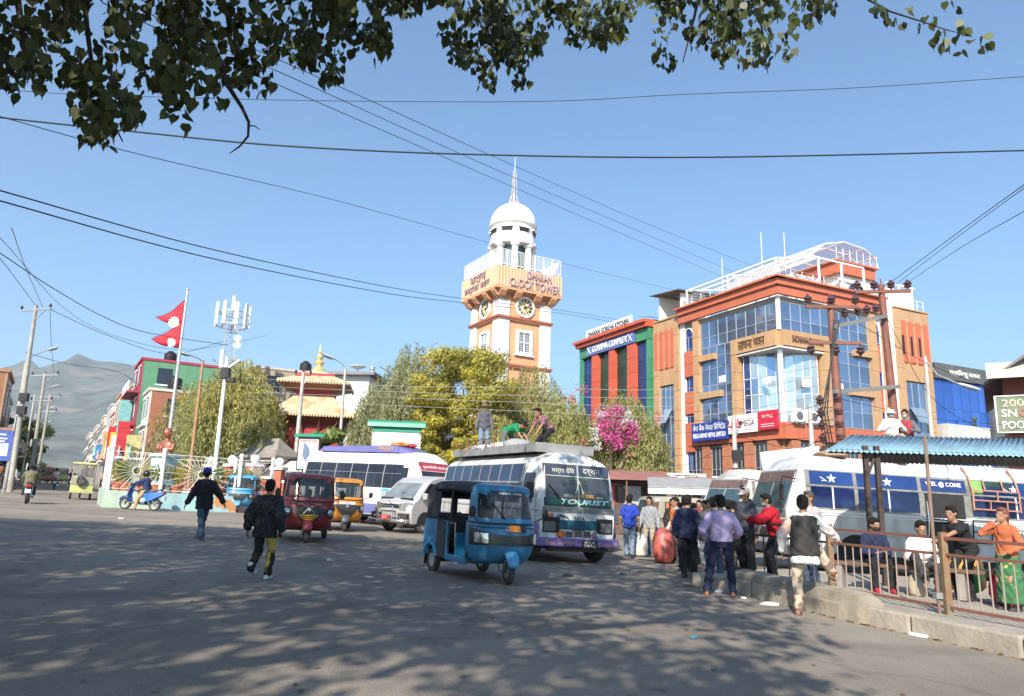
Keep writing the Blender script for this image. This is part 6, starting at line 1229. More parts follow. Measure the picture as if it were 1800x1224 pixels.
def van():
    f = fdir(-.55, -.83); x, y = -4.03, 26.0; T = thing('minibus_van', 'silver minibus van with chrome bull bar', 'van', (x, y, gz(x, y)), math.atan2(f.y, f.x), tilt=True); P = mat('van_silver', (.50, .49, .48), .35, .25, var=.05, coat=.3, dirt_shade=.12); L = 4.7
    # side profile swept across the width, narrower at the roof
    top = [(0.0, .55), (.02, .8), (-.08, 1.02), (-.28, 1.12), (-.95, 1.68), (-1.25, 1.86), (-1.9, 1.98), (-4.3, 1.98), (-4.62, 1.8), (-4.68, 1.1), (-4.7, .4)]
    def hw(z): return .845 if z < 1.1 else .845-.13*(z-1.1)/.88
    k = len(top); mb = MB(); rings = []
    for yy in (-1, -.88, -.6, 0, .6, .88, 1):
        e = 1 if abs(yy) < .9 else 0
        rings.append([(px-(.0 if e else .07)*(1 if px > -2 else -1)-.1*abs(yy)**3*(px > -.5), yy*hw(z), z-(0 if e else .03)) for px, z in top]+[(-4.65, yy*hw(.4), .32), (-.2, yy*hw(.4), .32)])
    mb.loft(rings).build('body', P, T, smooth=38)
    MB().add([(-.36, -.66, 1.15), (-.36, .66, 1.15), (-.98, .56, 1.68), (-.98, -.56, 1.68)], [(0, 1, 2, 3)]).xf(Matrix.Translation((.025, 0, .02))).build('windscreen', mat('van_glass', (.20, .23, .24), .06, .2, var=.3, scale=2, spec=.7), T)
    MB().add([(-.30, -.75, 1.09), (-.30, .75, 1.09), (-.37, .72, 1.15), (-.37, -.72, 1.15)], [(0, 1, 2, 3)]).xf(Matrix.Translation((.025, 0, .02))).build('wiper_tray', BLACK, T)
    MB().tube([(-.5, -.1, 1.24), (-.52, .0, 1.32), (-.54, .12, 1.36), (-.52, .2, 1.28)], .015, 5).build('steering_wheel', BLACK, T)
    for s in (-1, 1):
        def q(z, o=.012): return s*(hw(z)+o)
        MB().add([(-.62, q(1.14), 1.14), (-1.42, q(1.14), 1.14), (-1.42, q(1.7), 1.7), (-1.12, q(1.7), 1.7), (-.75, q(1.35), 1.35)], [(0, 1, 2, 3, 4)]).build('side_window', DGL, T)
        MB().add([(-1.55, q(1.14), 1.14), (-4.4, q(1.14), 1.14), (-4.35, q(1.72), 1.72), (-1.55, q(1.72), 1.72)], [(0, 1, 2, 3)]).build('side_window', DGL, T)
        wheel(T, (-.85, s*.74, .33), .33, .2, rimr=.62); wheel(T, (-3.5, s*.74, .33), .33, .2, rimr=.62)
        for xx in (-.85, -3.5): MB().prism([(xx+.39*math.cos(a), .33+.4*math.sin(a)) for a in np.linspace(rad(-4), rad(184), 14)], *sorted((s*.6, s*.852)), 'y').build('wheel_arch', MATS['arch_dark'], T)
        MB().loft([[(.03, s*.42, .78), (.03, s*.42, .95), (.0, s*.42, .97)], [(-.02, s*.66, .74), (-.02, s*.66, 1.0), (-.06, s*.66, 1.02)], [(-.17, s*.83, .78), (-.2, s*.82, 1.0), (-.22, s*.8, 1.01)]]).build('headlight', LAMPG, T)
        MB().box(-.75, s*.88-.02, 1.12, -.6, s*1.0, 1.32) ; MB().box(-.74, min(s*.87, s*1.05), 1.14, -.62, max(s*.87, s*1.05), 1.36).build('mirror', P, T, bevel=.03)
        MB().box(-.12, min(s*.4, s*.8), .45, .07, max(s*.4, s*.8), .66).build('fog_lamp_insert', mat('trim_dark', (.05, .05, .05), .5), T, bevel=.03); MB().box(-1.5, s*.85-.005, .35, -1.49, s*.86+.005, 1.7).build('door_seam', BLACK, T)
    for z in (.84, .92): MB().box(.0, -.4, z, .05, .4, z+.03).build('grille_slat', BLACK, T)
    MB().lathe([(.04, 0), (.055, .01), (.055, .02), (.04, .02)], 14, (.04, 0, 1.0), 'x', cap=False).build('badge', CHR, T); MB().box(-.1, -.84, .32, .1, .84, .46).build('bumper', mat('bumper_grey', (.25, .25, .25), .5), T, bevel=.04)
    bb = MB()
    bb.tube([(.12, -.8, .42), (.22, -.7, .42), (.24, 0, .42), (.22, .7, .42), (.12, .8, .42)], .03, 7)
    for s in (-1, 1): bb.tube([(.23, s*.32, .4), (.25, s*.32, .75), (.2, s*.3, .88)], .025, 6); bb.tube([(.23, s*.32, .55), (.18, s*.55, .56), (.1, s*.6, .45)], .02, 6)
    for z in (.55, .7, .87): bb.cyl((.23, -.32, z), (.23, .32, z), .02, n=6)
    bb.build('bull_bar', CHR, T, smooth=40); p = MB().box(.25, -.2, .45, .265, .2, .56).build('number_plate', mat('plate_red', (.5, .02, .02), .4), T); text('९८१', .2, .06, MATS['sign_white'], p, (.266, -.1, .475), (0, 1, 0), depth=.003)
van()
def motorbike(x, y, f, label, col, scooter=False, group='motorbikes and scooters'):
    T = thing('scooter' if scooter else 'motorbike', label, 'scooter' if scooter else 'motorbike', (x, y, gz(x, y)), math.atan2(f[1], f[0]), group, tilt=True); P = paint('bike_'+col[0], col[1], .08)
    r = .26 if scooter else .3
    wheel(T, (.63, 0, r), r, .1, rimr=.66, spokes=6, name='front_wheel'); wheel(T, (-.63, 0, r), r, .12, rimr=.66, spokes=6, name='rear_wheel')
    fk = MB()
    for s in (-1, 1): fk.cyl((.63, s*.08, r), (.42, s*.07, .82), .022, n=7)
    fk.tube([(.36, -.34, .98), (.4, -.12, 1.0), (.4, .12, 1.0), (.36, .34, .98)], .016, 6); fk.build('front_fork', ENG, T)
    g = MB().prism([(.63+(r+.05)*math.cos(a), r+(r+.05)*math.sin(a)) for a in np.linspace(rad(25), rad(150), 9)]+[(.63+(r+.02)*math.cos(a), r+(r+.02)*math.sin(a)) for a in np.linspace(rad(150), rad(25), 9)], -.07, .07, 'y').build('front_fender', P, T)
    for s in (-1, 1): MB().cyl((.38, s*.25, 1.0), (.36, s*.36, 1.2), .008, n=4).ball((.36, s*.38, 1.22), (.02, .06, .045), 8, 6).build('mirror', BLACK, T)
    MB().lathe([(.001, .08), (.07, .06), (.09, 0), (.06, -.1)], 14, (.48, 0, .88), 'x').build('headlight', LAMPG, T, smooth=40)
    if scooter:
        MB().loft([[(.42, -.16, .3), (.5, 0, .3), (.42, .16, .3), (.36, 0, .3)], [(.5, -.2, .6), (.62, 0, .62), (.5, .2, .6), (.42, 0, .6)], [(.42, -.17, .9), (.52, 0, .94), (.42, .17, .9), (.36, 0, .9)], [(.36, -.1, 1.0), (.42, 0, 1.02), (.36, .1, 1.0), (.32, 0, 1.0)]]).build('front_apron', P, T, smooth=60)
        MB().box(-.25, -.16, .26, .42, .16, .33).build('footboard', ENG, T, bevel=.02)
        MB().loft([[(-.1, -.15, .3), (-.1, .15, .3), (-.12, .13, .7), (-.12, -.13, .7)], [(-.45, -.19, .38), (-.45, .19, .38), (-.45, .15, .74), (-.45, -.15, .74)], [(-.95, -.1, .66), (-.95, .1, .66), (-.95, .08, .8), (-.95, -.08, .8)]]).build('tail_body', P, T, bevel=.03)
        MB().loft([[(.0, -.12, .7), (.0, .12, .7), (.0, .1, .78), (.0, -.1, .78)], [(-.4, -.15, .74), (-.4, .15, .74), (-.4, .13, .83), (-.4, -.13, .83)], [(-.85, -.1, .84), (-.85, .1, .84), (-.85, .08, .9), (-.85, -.08, .9)]]).build('seat', SEATM, T, bevel=.02); MB().box(-.3, -.16, .34, .1, .16, .5).build('side_cover', WHITE, T, bevel=.04)
    else:
        MB().loft([[(.32, -.08, .78), (.32, .08, .78), (.32, .06, .92), (.32, -.06, .92)], [(.12, -.15, .74), (.12, .15, .74), (.12, .12, .95), (.12, -.12, .95)], [(-.12, -.1, .72), (-.12, .1, .72), (-.12, .08, .84), (-.12, -.08, .84)]]).build('tank', P, T, bevel=.03)
        MB().loft([[(-.08, -.12, .74), (-.08, .12, .74), (-.08, .1, .82), (-.08, -.1, .82)], [(-.85, -.1, .8), (-.85, .1, .8), (-.85, .08, .9), (-.85, -.08, .9)]]).build('seat', SEATM, T, bevel=.02); MB().loft([[(-.15, -.11, .58), (-.15, .11, .58), (-.15, .1, .74), (-.15, -.1, .74)], [(-.95, -.08, .74), (-.95, .08, .74), (-.95, .06, .82), (-.95, -.06, .82)]]).build('tail_body', P, T, bevel=.02)
        MB().box(-.15, -.14, .26, .25, .14, .6).cyl((.1, -.15, .5), (.32, 0, .62), .09, n=8).build('engine', ENG, T, bevel=.03)
    MB().tube([(.15, -.14, .25), (-.3, -.18, .25), (-.85, -.2, .34)], [.03, .035, .05], 8).build('exhaust', CHR, T); MB().box(-1.0, -.09, .68, -.95, .09, .78).build('tail_lamp', RLEN, T, bevel=.01); MB().box(-1.03, -.1, .45, -1.0, .1, .6).build('number_plate', MATS['sign_white'], T)
    MB().cyl((-.63, -.11, r), (-.4, -.12, .7), .02, n=6).cyl((-.63, .11, r), (-.4, .12, .7), .02, n=6).build('rear_shock', CHR, T)
    return T
motorbike(-15.15, 31.3, (-1, .06), 'blue and white scooter stopped by the planter', ('scooter_blue', (.02, .13, .50)), True)
motorbike(-20.0, 31.6, (-.5, .87), 'dark motorbike with red tail lamp riding up the street', ('bike_black', (.05, .03, .03)))
motorbike(-14.2, 38.4, (.55, -.83), 'red motorbike behind the man in the blue cap', ('bike_red', (.45, .02, .04))); motorbike(-13.2, 39.9, (.5, -.86), 'second red motorbike waiting by the sky blue rickshaw', ('bike_crimson', (.4, .02, .03)))
for i, (x, y, c, lb) in enumerate(((-34.8, 58, (.4, .03, .04), 'red motorbike ahead in the street behind the rust rickshaw'), (-41.4, 65, (.35, .05, .05), 'red tailed motorbike near the left kerb up the street'), (-38.2, 66, (.1, .06, .05), 'brown motorbike coming out by the tempo'), (-36.9, 71, (.05, .05, .06), 'black motorbike parked by the shops up the street'), (-1.6, 24.6, (.03, .05, .12), 'dark motorbike half hidden behind the blue rickshaw'))): motorbike(x, y, (-.5, .87) if i != 4 else (-.3, .95), lb, (f'm{i}', c))
# ------------------------------------------------------------------ pavement island, kerb, railing, shelter on the near right
PAVM = mat('worn_concrete_paving', (.34, .30, .25), .9, var=.2, scale=1.5, bump=.35, bscale=30, dirt_shade=.3)
KP = [(3.42, 14.16), (4.11, 12.9), (4.69, 10.78), (5.13, 9.84), (5.63, 8.48), (6.5, 6.2), (7.8, 3.0)]
def pavement():
    back = [(16, 3.0), (24, 12.0), (24, 17.0), (12, 17.2), (6.2, 17.4), (4.3, 15.6)]
    def g(p, h): return (p[0], p[1], gz(*p)+h)
    sh = []
    for i, p in enumerate(KP): sh.append((p[0]+.3, p[1]+.06))
    poly = sh+back; mb = MB(); n = len(poly); mb.add([g(p, .17) for p in poly]+[g(p, -.2) for p in poly], [tuple(range(n))]+[(i, (i+1) % n, (i+1) % n+n, i+n) for i in range(n)])
    pv = struct(mb.build('pavement', PAVM)); k = 0
    for i in range(len(KP)-1):
        a, b = V((*KP[i], 0)), V((*KP[i+1], 0)); L = (b-a).length; m = max(1, round(L/1.0))
        for j in range(m):
            p, q = a.lerp(b, (j+.01)/m), a.lerp(b, (j+.99)/m); o = V(((b-a).y, -(b-a).x, 0)).normalized(); o = o if o.x > 0 else -o; h = .23+.02*random.random()
            vs = [V((v.x, v.y, gz(v.x, v.y)+z)) for z in (-.1, h) for v in (p, q, q+o*.29, p+o*.29)]
            MB().add(vs, [(3, 2, 1, 0), (4, 5, 6, 7), (0, 1, 5, 4), (1, 2, 6, 5), (2, 3, 7, 6), (3, 0, 4, 7)]).build('kerb_stone', mat('kerb_concrete', (.32, .28, .23), .9, var=.2, bump=.5, bscale=16, dirt_shade=.35, obj=.1), pv, bevel=.03)
    T = thing('concrete_barrier', 'long broken concrete barrier block at the pavement corner', 'barrier', (4.55, 12.1, gz(4.55, 12.1)), math.atan2(-2.9, .75), tilt=True); rings = []
    for x, s in ((-1.65, .9), (-1.6, 1), (-.6, 1.02), (.5, .98), (1.2, 1.0), (1.55, .92), (1.75, .55)):
        rings.append([(x, s*y+.02*noise.noise(V((x*2, y*5, 1))), max(-.1, z*(.6+.4*s)+.02*noise.noise(V((x*2, z*6, 2))))) for y, z in ((-.2, -.1), (-.21, .2), (-.15, .36), (.1, .4), (.2, .34), (.22, -.1))])
    MB().loft(rings).build('block', mat('barrier_concrete', (.30, .26, .20), .92, var=.25, bump=.6, bscale=12, dirt_shade=.5), T, smooth=40)
pavement()
RAILP = [(4.66, 14.45), (5.35, 12.6), (6.08, 10.6), (6.95, 8.3), (8.2, 5.0)]
def railing():
    lb = ['rusty pedestrian railing beside the man in the lavender shirt', 'rusty pedestrian railing behind the man in the waistcoat', 'rusty pedestrian railing in front of the woman', 'rusty pedestrian railing leaving the frame']
    for i in range(len(RAILP)-1):
        a, b = V((*RAILP[i], 0)), V((*RAILP[i+1], 0)); za, zb = gz(a.x, a.y)+.17, gz(b.x, b.y)+.17; a.z, b.z = za, zb; d = b-a; L = d.length; u = d.normalized()
        T = thing('railing', lb[i], 'railing', a, 0, 'pedestrian railings')
        m = RUST if i else BLACK; P = lambda s, h: u*s+V((0, 0, h))
        for h, w in ((1.02, .042), (.80, .036), (.10, .036)): MB().bar(P(.0, h), P(L, h), w).build('rail', m, T)
        MB().bar(P(0, -.15), P(0, 1.1), .085).build('post', mat('rail_post_green', (.17, .16, .09), .7, var=.4, scale=5, col2=(.24, .11, .06)) if i else BLACK, T); n = max(4, int(L/.155))
        if i != 1 or True:
            me = MB().cyl((0, 0, .12), (0, 0, .79), .011, n=6).mesh('baluster', mat('bar_pinkish', (.33, .25, .21), .6, .1, var=.2) if i else BLACK)
            for k in range(1, n):
                if i == 0 and k % 2: continue
                o = link('baluster', me, T); o.location = P(L*k/n, 0)
    T = thing('rusty_post', 'thin rusty pole tied to the railing post', 'post', (6.0, 10.68, gz(6, 10.68)+.17)); MB().cyl((0, 0, -.1), (0, 0, 2.45), .024, n=8).build('pole', mat('weathered_brown', (.2, .13, .1), .7, var=.3), T, smooth=40); MB().box(-.05, -.05, .2, .05, .05, .28).build('clamp', STEEL, T)
    T = thing('bench_plank', 'long dark wooden bench plank where the men sit', 'bench', (6.35, 13.55, gz(6.35, 13.55)+.17), math.atan2(-2.2, 2.6)); MB().box(-.6, -.16, .4, 3.6, .16, .46).build('seat', mat('bench_wood', (.16, .09, .06), .8, var=.3), T, bevel=.01)
    for x in (-.4, 1.5, 3.4): MB().box(x-.05, -.14, -.02, x+.05, .14, .4).build('leg', CONC, T)
railing()
def shelter():
    A, B, off = V((6.15, 14.5, 2.62)), V((9.5, 14.1, 2.6)), V((1.36, 1.75, .52)); T = thing('bus_shelter', 'bus shelter with blue corrugated tin roof over the benches', 'shelter', (7.0, 14.6, gz(7, 14.6)+.17)); o = V(T.location)
    tin = mat('blue_tin', (.19, .33, .42), .55, .15, var=.15, scale=1.5, dirt_shade=.4, obj=.06); u = (B-A); L = u.length; u.normalize(); n = 7; w = L*1.9/n  # dark blotches here paint tree shade into the tin colour
    up = V((0, 0, 1))
    for i in range(n):
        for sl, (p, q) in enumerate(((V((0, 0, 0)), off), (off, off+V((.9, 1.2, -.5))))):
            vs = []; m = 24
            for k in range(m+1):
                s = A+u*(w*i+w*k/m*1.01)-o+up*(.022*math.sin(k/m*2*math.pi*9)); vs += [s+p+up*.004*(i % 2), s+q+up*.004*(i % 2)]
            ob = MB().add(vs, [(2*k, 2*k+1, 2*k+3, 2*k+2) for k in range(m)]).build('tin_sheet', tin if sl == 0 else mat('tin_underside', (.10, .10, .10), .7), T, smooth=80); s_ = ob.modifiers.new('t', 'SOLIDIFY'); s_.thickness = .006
    for s in (.25, .62, .99, 1.5):
        p = A+u*L*s-o; MB().bar(p+off*.15+up*-.05, p+off+V((.9, 1.2, -.5))*.95+up*-.06, .06).build('rafter', BLACK, T) if False else None
    MB().bar(A-o+off*.12+up*-.04, A-o+off*.12+u*L*1.85+up*-.04, .06, .08).build('beam', BLACK, T); MB().bar(A-o+off+up*-.06, A-o+off+u*L*1.85+up*-.06, .06, .08).build('beam', BLACK, T)
    p0 = V((7.0, 14.6, 0)); 
    for q in (V((0, 0, 0)), V((.2, -.05, 0))): MB().bar(q+V((0, 0, -.05)), q+V((0, 0, 2.62)), .09).build('post', mat('post_dark', (.05, .035, .03), .7, var=.3), T)
    MB().bar((0, 0, 2.0), (.2, -.05, 2.5), .05).build('post_brace', MATS['post_dark'], T)
    for q in (V((4.3, -.4, 0)),): MB().bar(q+V((0, 0, -.05)), q+V((0, 0, 2.62)), .09).build('post', MATS['post_dark'], T)
shelter()
def brickhouse():
    T = thing('brick_building', 'red brick building with grey gabled roof at the far right', 'building', (22.3, 33.0, gz(22, 33)), rad(-33)); br = mat('plain_brick', (.30, .10, .08), .8, var=.12, dirt_shade=.2)
    MB().box(0, 0, -.5, 12, 9, 7.9).build('wall', br, T); MB().prism([(0, 7.9), (12, 7.9), (6, 12.3)], .0, 9, 'y').build('gable_wall', br, T)
    gy = mat('grey_roof_sheet', (.14, .135, .13), .6, .2, var=.15)
    for x0, z0, x1, z1 in ((-.75, 7.65, 6.0, 12.65), (12.75, 7.65, 6.0, 12.65)): MB().add([(x0, -.9, z0), (x1, -.9, z1), (x1, 9.8, z1), (x0, 9.8, z0), (x0, -.9, z0-.12), (x1, -.9, z1-.12), (x1, 9.8, z1-.12), (x0, 9.8, z0-.12)], [(0, 1, 2, 3), (7, 6, 5, 4), (0, 4, 5, 1), (1, 5, 6, 2), (2, 6, 7, 3), (3, 7, 4, 0)]).build('roof', gy, T)
    MB().add([(-.6, -1.5, 7.9), (9, -1.5, 7.9), (9, 0, 8.7), (-.6, 0, 8.7), (-.6, -1.5, 7.75), (9, -1.5, 7.75), (9, 0, 8.5), (-.6, 0, 8.5)], [(0, 1, 2, 3), (7, 6, 5, 4), (0, 4, 5, 1), (1, 5, 6, 2), (2, 6, 7, 3), (3, 7, 4, 0)]).build('awning', mat('awning_cream', (.52, .48, .40), .7), T)
    rings = [[(4.2+4.6*s*math.cos(a), -.2+1.9*s*math.sin(a), z) for a in np.linspace(math.pi, 2*math.pi, 18)] for z, s in ((4.75, .86), (5.05, .97), (5.25, 1.0))]
    MB().loft(rings).build('curved_balcony', mat('balcony_brown', (.20, .15, .12), .7), T)
    s = MB().box(-.35, -1.95, 5.35, 7.5, -1.85, 6.85).build('sign_board', mat('sign_olive', (.16, .19, .12), .6, var=.15), T); c1 = mat('letter_tan', (.6, .5, .36), .6); wm = MATS['sign_white']; s['label'] = 'olive snooker and pool house board'
    text('2000 BC', 1.9, .3, c1, s, (-.15, -1.96, 6.42), (1, 0, 0), depth=.02); text('SN', .55, .32, wm, s, (-.2, -1.96, 5.98), (1, 0, 0), depth=.02, bold=.01); text('O', .3, .32, mat('ball_red', (.45, .10, .06), .5), s, (.42, -1.96, 5.98), (1, 0, 0), depth=.02, bold=.02); text('OKER', 1.15, .32, wm, s, (.8, -1.96, 5.98), (1, 0, 0), depth=.02, bold=.01)
    text('POOL HOUSE', 2.3, .32, wm, s, (-.2, -1.96, 5.48), (1, 0, 0), depth=.02, bold=.01); MB().box(-.42, -1.99, 5.3, 7.6, -1.94, 5.345).box(-.42, -1.99, 6.855, 7.6, -1.94, 6.9).box(-.42, -1.99, 5.345, -.36, -1.94, 6.855).build('sign_frame', wm, s)
    for z in (1.5, 5.6): MB().box(2, -.06, z, 4, .05, z+1.6).build('window', DGL, T)
brickhouse()
def stalls():
    tin = mat('rusty_tin_roof', (.28, .12, .10), .8, var=.25, dirt_shade=.3)
    T = thing('market_stall', 'vendor stall with grey sheet awning and hanging orange bags', 'stall', (7.3, 31.0, gz(7.3, 31)), rad(-10))
    MB().add([(-1.5, -1.2, 2.2), (1.5, -1.2, 2.2), (1.5, 1.2, 2.65), (-1.5, 1.2, 2.65), (-1.5, -1.2, 2.14), (1.5, -1.2, 2.14), (1.5, 1.2, 2.6), (-1.5, 1.2, 2.6)], [(0, 1, 2, 3), (7, 6, 5, 4), (0, 4, 5, 1), (1, 5, 6, 2), (2, 6, 7, 3), (3, 7, 4, 0)]).build('awning', mat('grey_sheet', (.3, .3, .3), .7, dirt_shade=.3), T)
    for x in (-1.4, 1.4):
        for y in (-1.1, 1.1): MB().bar((x, y, 0), (x, y, 2.2), .06).build('post', RUST, T)
    MB().box(-1.4, -1.1, .0, 1.4, 1.1, .9).build('counter', mat('stall_wood', (.2, .12, .08), .8, var=.3), T); MB().box(-1.5, -1.24, 1.9, 1.5, -1.2, 2.12).build('fascia_board', WHITE, T)
    for i in range(7): MB().loft([[(-1.2+i*.4+.14*q*math.cos(a), -1.0+.1*q*math.sin(a), z) for a in np.linspace(0, 2*math.pi, 8, endpoint=False)] for z, q in ((1.1, .5), (1.2, 1), (1.6, .9), (1.85, .3))]).build('hanging_bag', mat('bag_orange', (.55, .16, .08), .6, obj=.2), T, smooth=50)
    for k, (x, y, L, lb) in enumerate(((4.5, 35.0, 6.0, 'long rusty tin roofed shop row beside the tourist bus'), (10.6, 36.4, 5.0, 'rusty tin roofed shop under the white shop boards'))):
        S = thing('shop_row', lb, 'shop', (x, y, gz(x, y)), rad(-4)); MB().add([(-L/2, -1.2, 2.5), (L/2, -1.2, 2.5), (L/2, 1.6, 3.0), (-L/2, 1.6, 3.0), (-L/2, -1.2, 2.44), (L/2, -1.2, 2.44), (L/2, 1.6, 2.94), (-L/2, 1.6, 2.94)], [(0, 1, 2, 3), (7, 6, 5, 4), (0, 4, 5, 1), (1, 5, 6, 2), (2, 6, 7, 3), (3, 7, 4, 0)]).build('roof', tin, S)
        MB().box(-L/2+.1, .2, 0, L/2-.1, 1.5, 2.6).build('wall', mat('shop_dark', (.10, .07, .06), .8, var=.3), S)
        for i in range(5): MB().box(-L/2+.3+i*L/5, .1, .2, -L/2+.1+(i+1)*L/5-.2, .2, 2.2).build('shutter', [STEEL, WHITE, MATS['sign_red'], STEEL, GRNP][i], S)
        for i in range(4): MB().bar((-L/2+i*L/3.05, -1.1, 0), (-L/2+i*L/3.05, -1.1, 2.5), .06).build('post', RUST, S)
    for x, y, w, s1, s2, lb in ((9.3, 39.2, 2.1, 'बजाज', None, 'white shop board with dark script under the bougainvillea side'), (12.4, 39.6, 3.2, 'डि डिजिटल', 'Digital Center', 'white shop board with faded red script below the bank')):
        S = thing('shop_sign', lb, 'sign', (x, y, gz(x, y)), rad(-2)); MB().box(-w/2, -.05, 2.3, w/2, .05, 3.15).build('board', MATS['sign_white'], S); text(dev(s1), w*.6, .38, mat('faded_red', (.5, .18, .14), .6) if s2 else BLACK, S, (-w*.3, -.055, 2.68), (1, 0, 0), depth=.01)
        if s2: text(s2, w*.5, .2, BLACK, S, (-w*.25, -.055, 2.4), (1, 0, 0), depth=.01)
        for q in (-w/2+.1, w/2-.1): MB().bar((q, .08, 0), (q, .08, 3.15), .06).build('post', STEEL, S)
    P = thing('awning_panels', 'row of tilted white panels above the cream bus', 'awning', (13.2, 33.5, gz(13.2, 33.5)), rad(12))
    for i in range(3): MB().box(-1.5+i*1.0, -.04, 3.5, -.52+i*1.0, .04, 4.3).xf(Matrix.Rotation(rad(-8), 4, 'Y')).build('panel', WHITE, P)
    for q in (-1.3, 1.3): MB().bar((q, .06, 0), (q, .06, 3.7), .06).build('post', STEEL, P)
stalls()
def litter():
    for i, (x, y, c, s) in enumerate(((-2.2, 12.4, (.5, .5, .5), .16), (5.2, 9.75, (.7, .7, .7), .45), (5.5, 9.3, (.55, .5, .08), .16), (3.7, 13.3, (.5, .6, .65), .22), (3.9, 12.6, (.7, .68, .62), .14), (4.1, 11.95, (.65, .63, .6), .35), (2.4, 15.6, (.12, .12, .13), .3), (2.9, 17.2, (.3, .3, .32), .25), (2.1, 8.6, (.1, .35, .5), .12), (-12.4, 24.5, (.7, .7, .68), .35), (1.2, 14.6, (.08, .08, .08), .25), (-3.4, 14.8, (.6, .58, .5), .2))):
        R = random.Random(i); n = 7; pts = [(s*.55*(.6+.4*R.random())*math.cos(2*math.pi*k/n), s*.33*(.6+.4*R.random())*math.sin(2*math.pi*k/n), .01+.03*R.random()) for k in range(n)]
        o = MB().add(pts+[(p[0]*1.05, p[1]*1.05, .003) for p in pts], [tuple(range(n))]+[(k, (k+1) % n, (k+1) % n+n, k+n) for k in range(n)]).build('paper_scrap', mat(f'litter_{i}', c, .8, var=.2)); o.matrix_world = Matrix.LocRotScale(V((x, y, gz(x, y)+.004)), TILT @ Quaternion((0, 0, 1), i*1.3), None)
        tag(o, ['small pale scrap on the open road', 'large white torn sheet at the kerb foot', 'crumpled yellow wrapper at the kerb foot', 'crushed clear bottle by the lavender shirt man', 'white wrapper between the feet of the lavender shirt man', 'flattened paper beside the concrete barrier', 'black scrap on the road ahead of the tourist bus', 'grey scrap near the tourist bus wheel', 'small blue scrap on the foreground road', 'white scrap on the road near the planter', 'black strip on the road beside the blue rickshaw', 'pale scrap on the road behind the walking boy'][i], 'litter', 'scraps of litter on the road')
litter()
# ------------------------------------------------------------------ the street running away on the left
ST = V((-.52, .854, 0))
def house(origin, w, d, h, label, wall, front, floors, side=-1, detail=2, balc=True, name='street_building', sign=None, tank=True):
    """terraced house; local x runs up the street, +y faces the street"""
    o = V((origin[0], origin[1], gz(*origin))); T = thing(name, label, 'building', o, math.atan2(ST.y, ST.x) if side < 0 else math.atan2(ST.y, ST.x)+math.pi, 'buildings along the street'); R = random.Random(int(abs(origin[0])*10))
    WM, FM = mat('plaster_'+str(wall), wall, .8, var=.1, dirt_shade=.35), mat('plaster_'+str(front), front, .75, var=.1, dirt_shade=.3)
    y0 = -d; fh = h/floors
    MB().box(0, y0, -1, w, -.15, h).build('wall', WM, T); MB().box(0, -.148, -1, w, 0, h).build('front_wall', FM, T); MB().box(-.08, y0-.05, h+.002, w+.08, .12, h+.22).build('parapet', FM, T)
    n = max(2, int(w/2.6))
    for f in range(floors):
        z = f*fh; 
        if f: MB().box(-.06, -.1, z-.1, w+.06, .9 if balc and f % 2 else .25, z+.06).build('floor_slab', WHITE if R.random() < .6 else FM, T)
        if balc and f and f % 2:
            rl = MB().box(.0, .8, z+.07, w, .86, z+.95); rl.build('balcony_wall', [WHITE, FM, mat('aqua_paint', (.35, .55, .5), .7)][R.randrange(3)], T)
        for i in range(n):
            c = (i+.5)*w/n; ww = w/n*.55
            p = MB().box(c-ww/2, .0, z+fh*.25 if f else z, c+ww/2, .03, z+fh*.82).build('window', DGL if f else mat('shop_shade', (.05, .045, .045), .7), T)
            if detail: MB().box(c-ww/2-.08, .0, z+fh*.82+.001, c+ww/2+.08, .08, z+fh*.87).build('lintel', WHITE, T); MB().box(c-.03, .03, z+fh*.25 if f else z, c+.03, .06, z+fh*.82).build('sash', ALU, p)
        if detail > 1:
            for i in range(max(1, int(d/3.4))):
                c = -(i+.6)*3.2; p = MB().box(-.03, c-.6, z+fh*.3, .0, c+.6, z+fh*.8).build('window', DGL, T); MB().box(-.06, c-.7, z+fh*.25, -.0, c+.7, z+fh*.295).build('sill', WHITE, T)
    if tank: MB().lathe([(.5, h+.5), (.55, h+.6), (.55, h+1.4), (.3, h+1.6), (.2, h+1.7)], 14, (w*.6, -d*.4, 0)).build('water_tank', BLACK, T, smooth=40); MB().box(w*.6-.5, -d*.4-.5, h+.1, w*.6+.5, -d*.4+.5, h+.499).build('tank_stand', CONC, T)
    if sign:
        for i, (x, z0, z1, c) in enumerate(sign): MB().box(x, .1, z0, x+.1, 1.1, z1).build('shop_board', mat('board_'+str(c), c, .5, var=.25, scale=3), T)
    return T
O = V((-32.4, 64)); D2 = V((ST.x, ST.y))
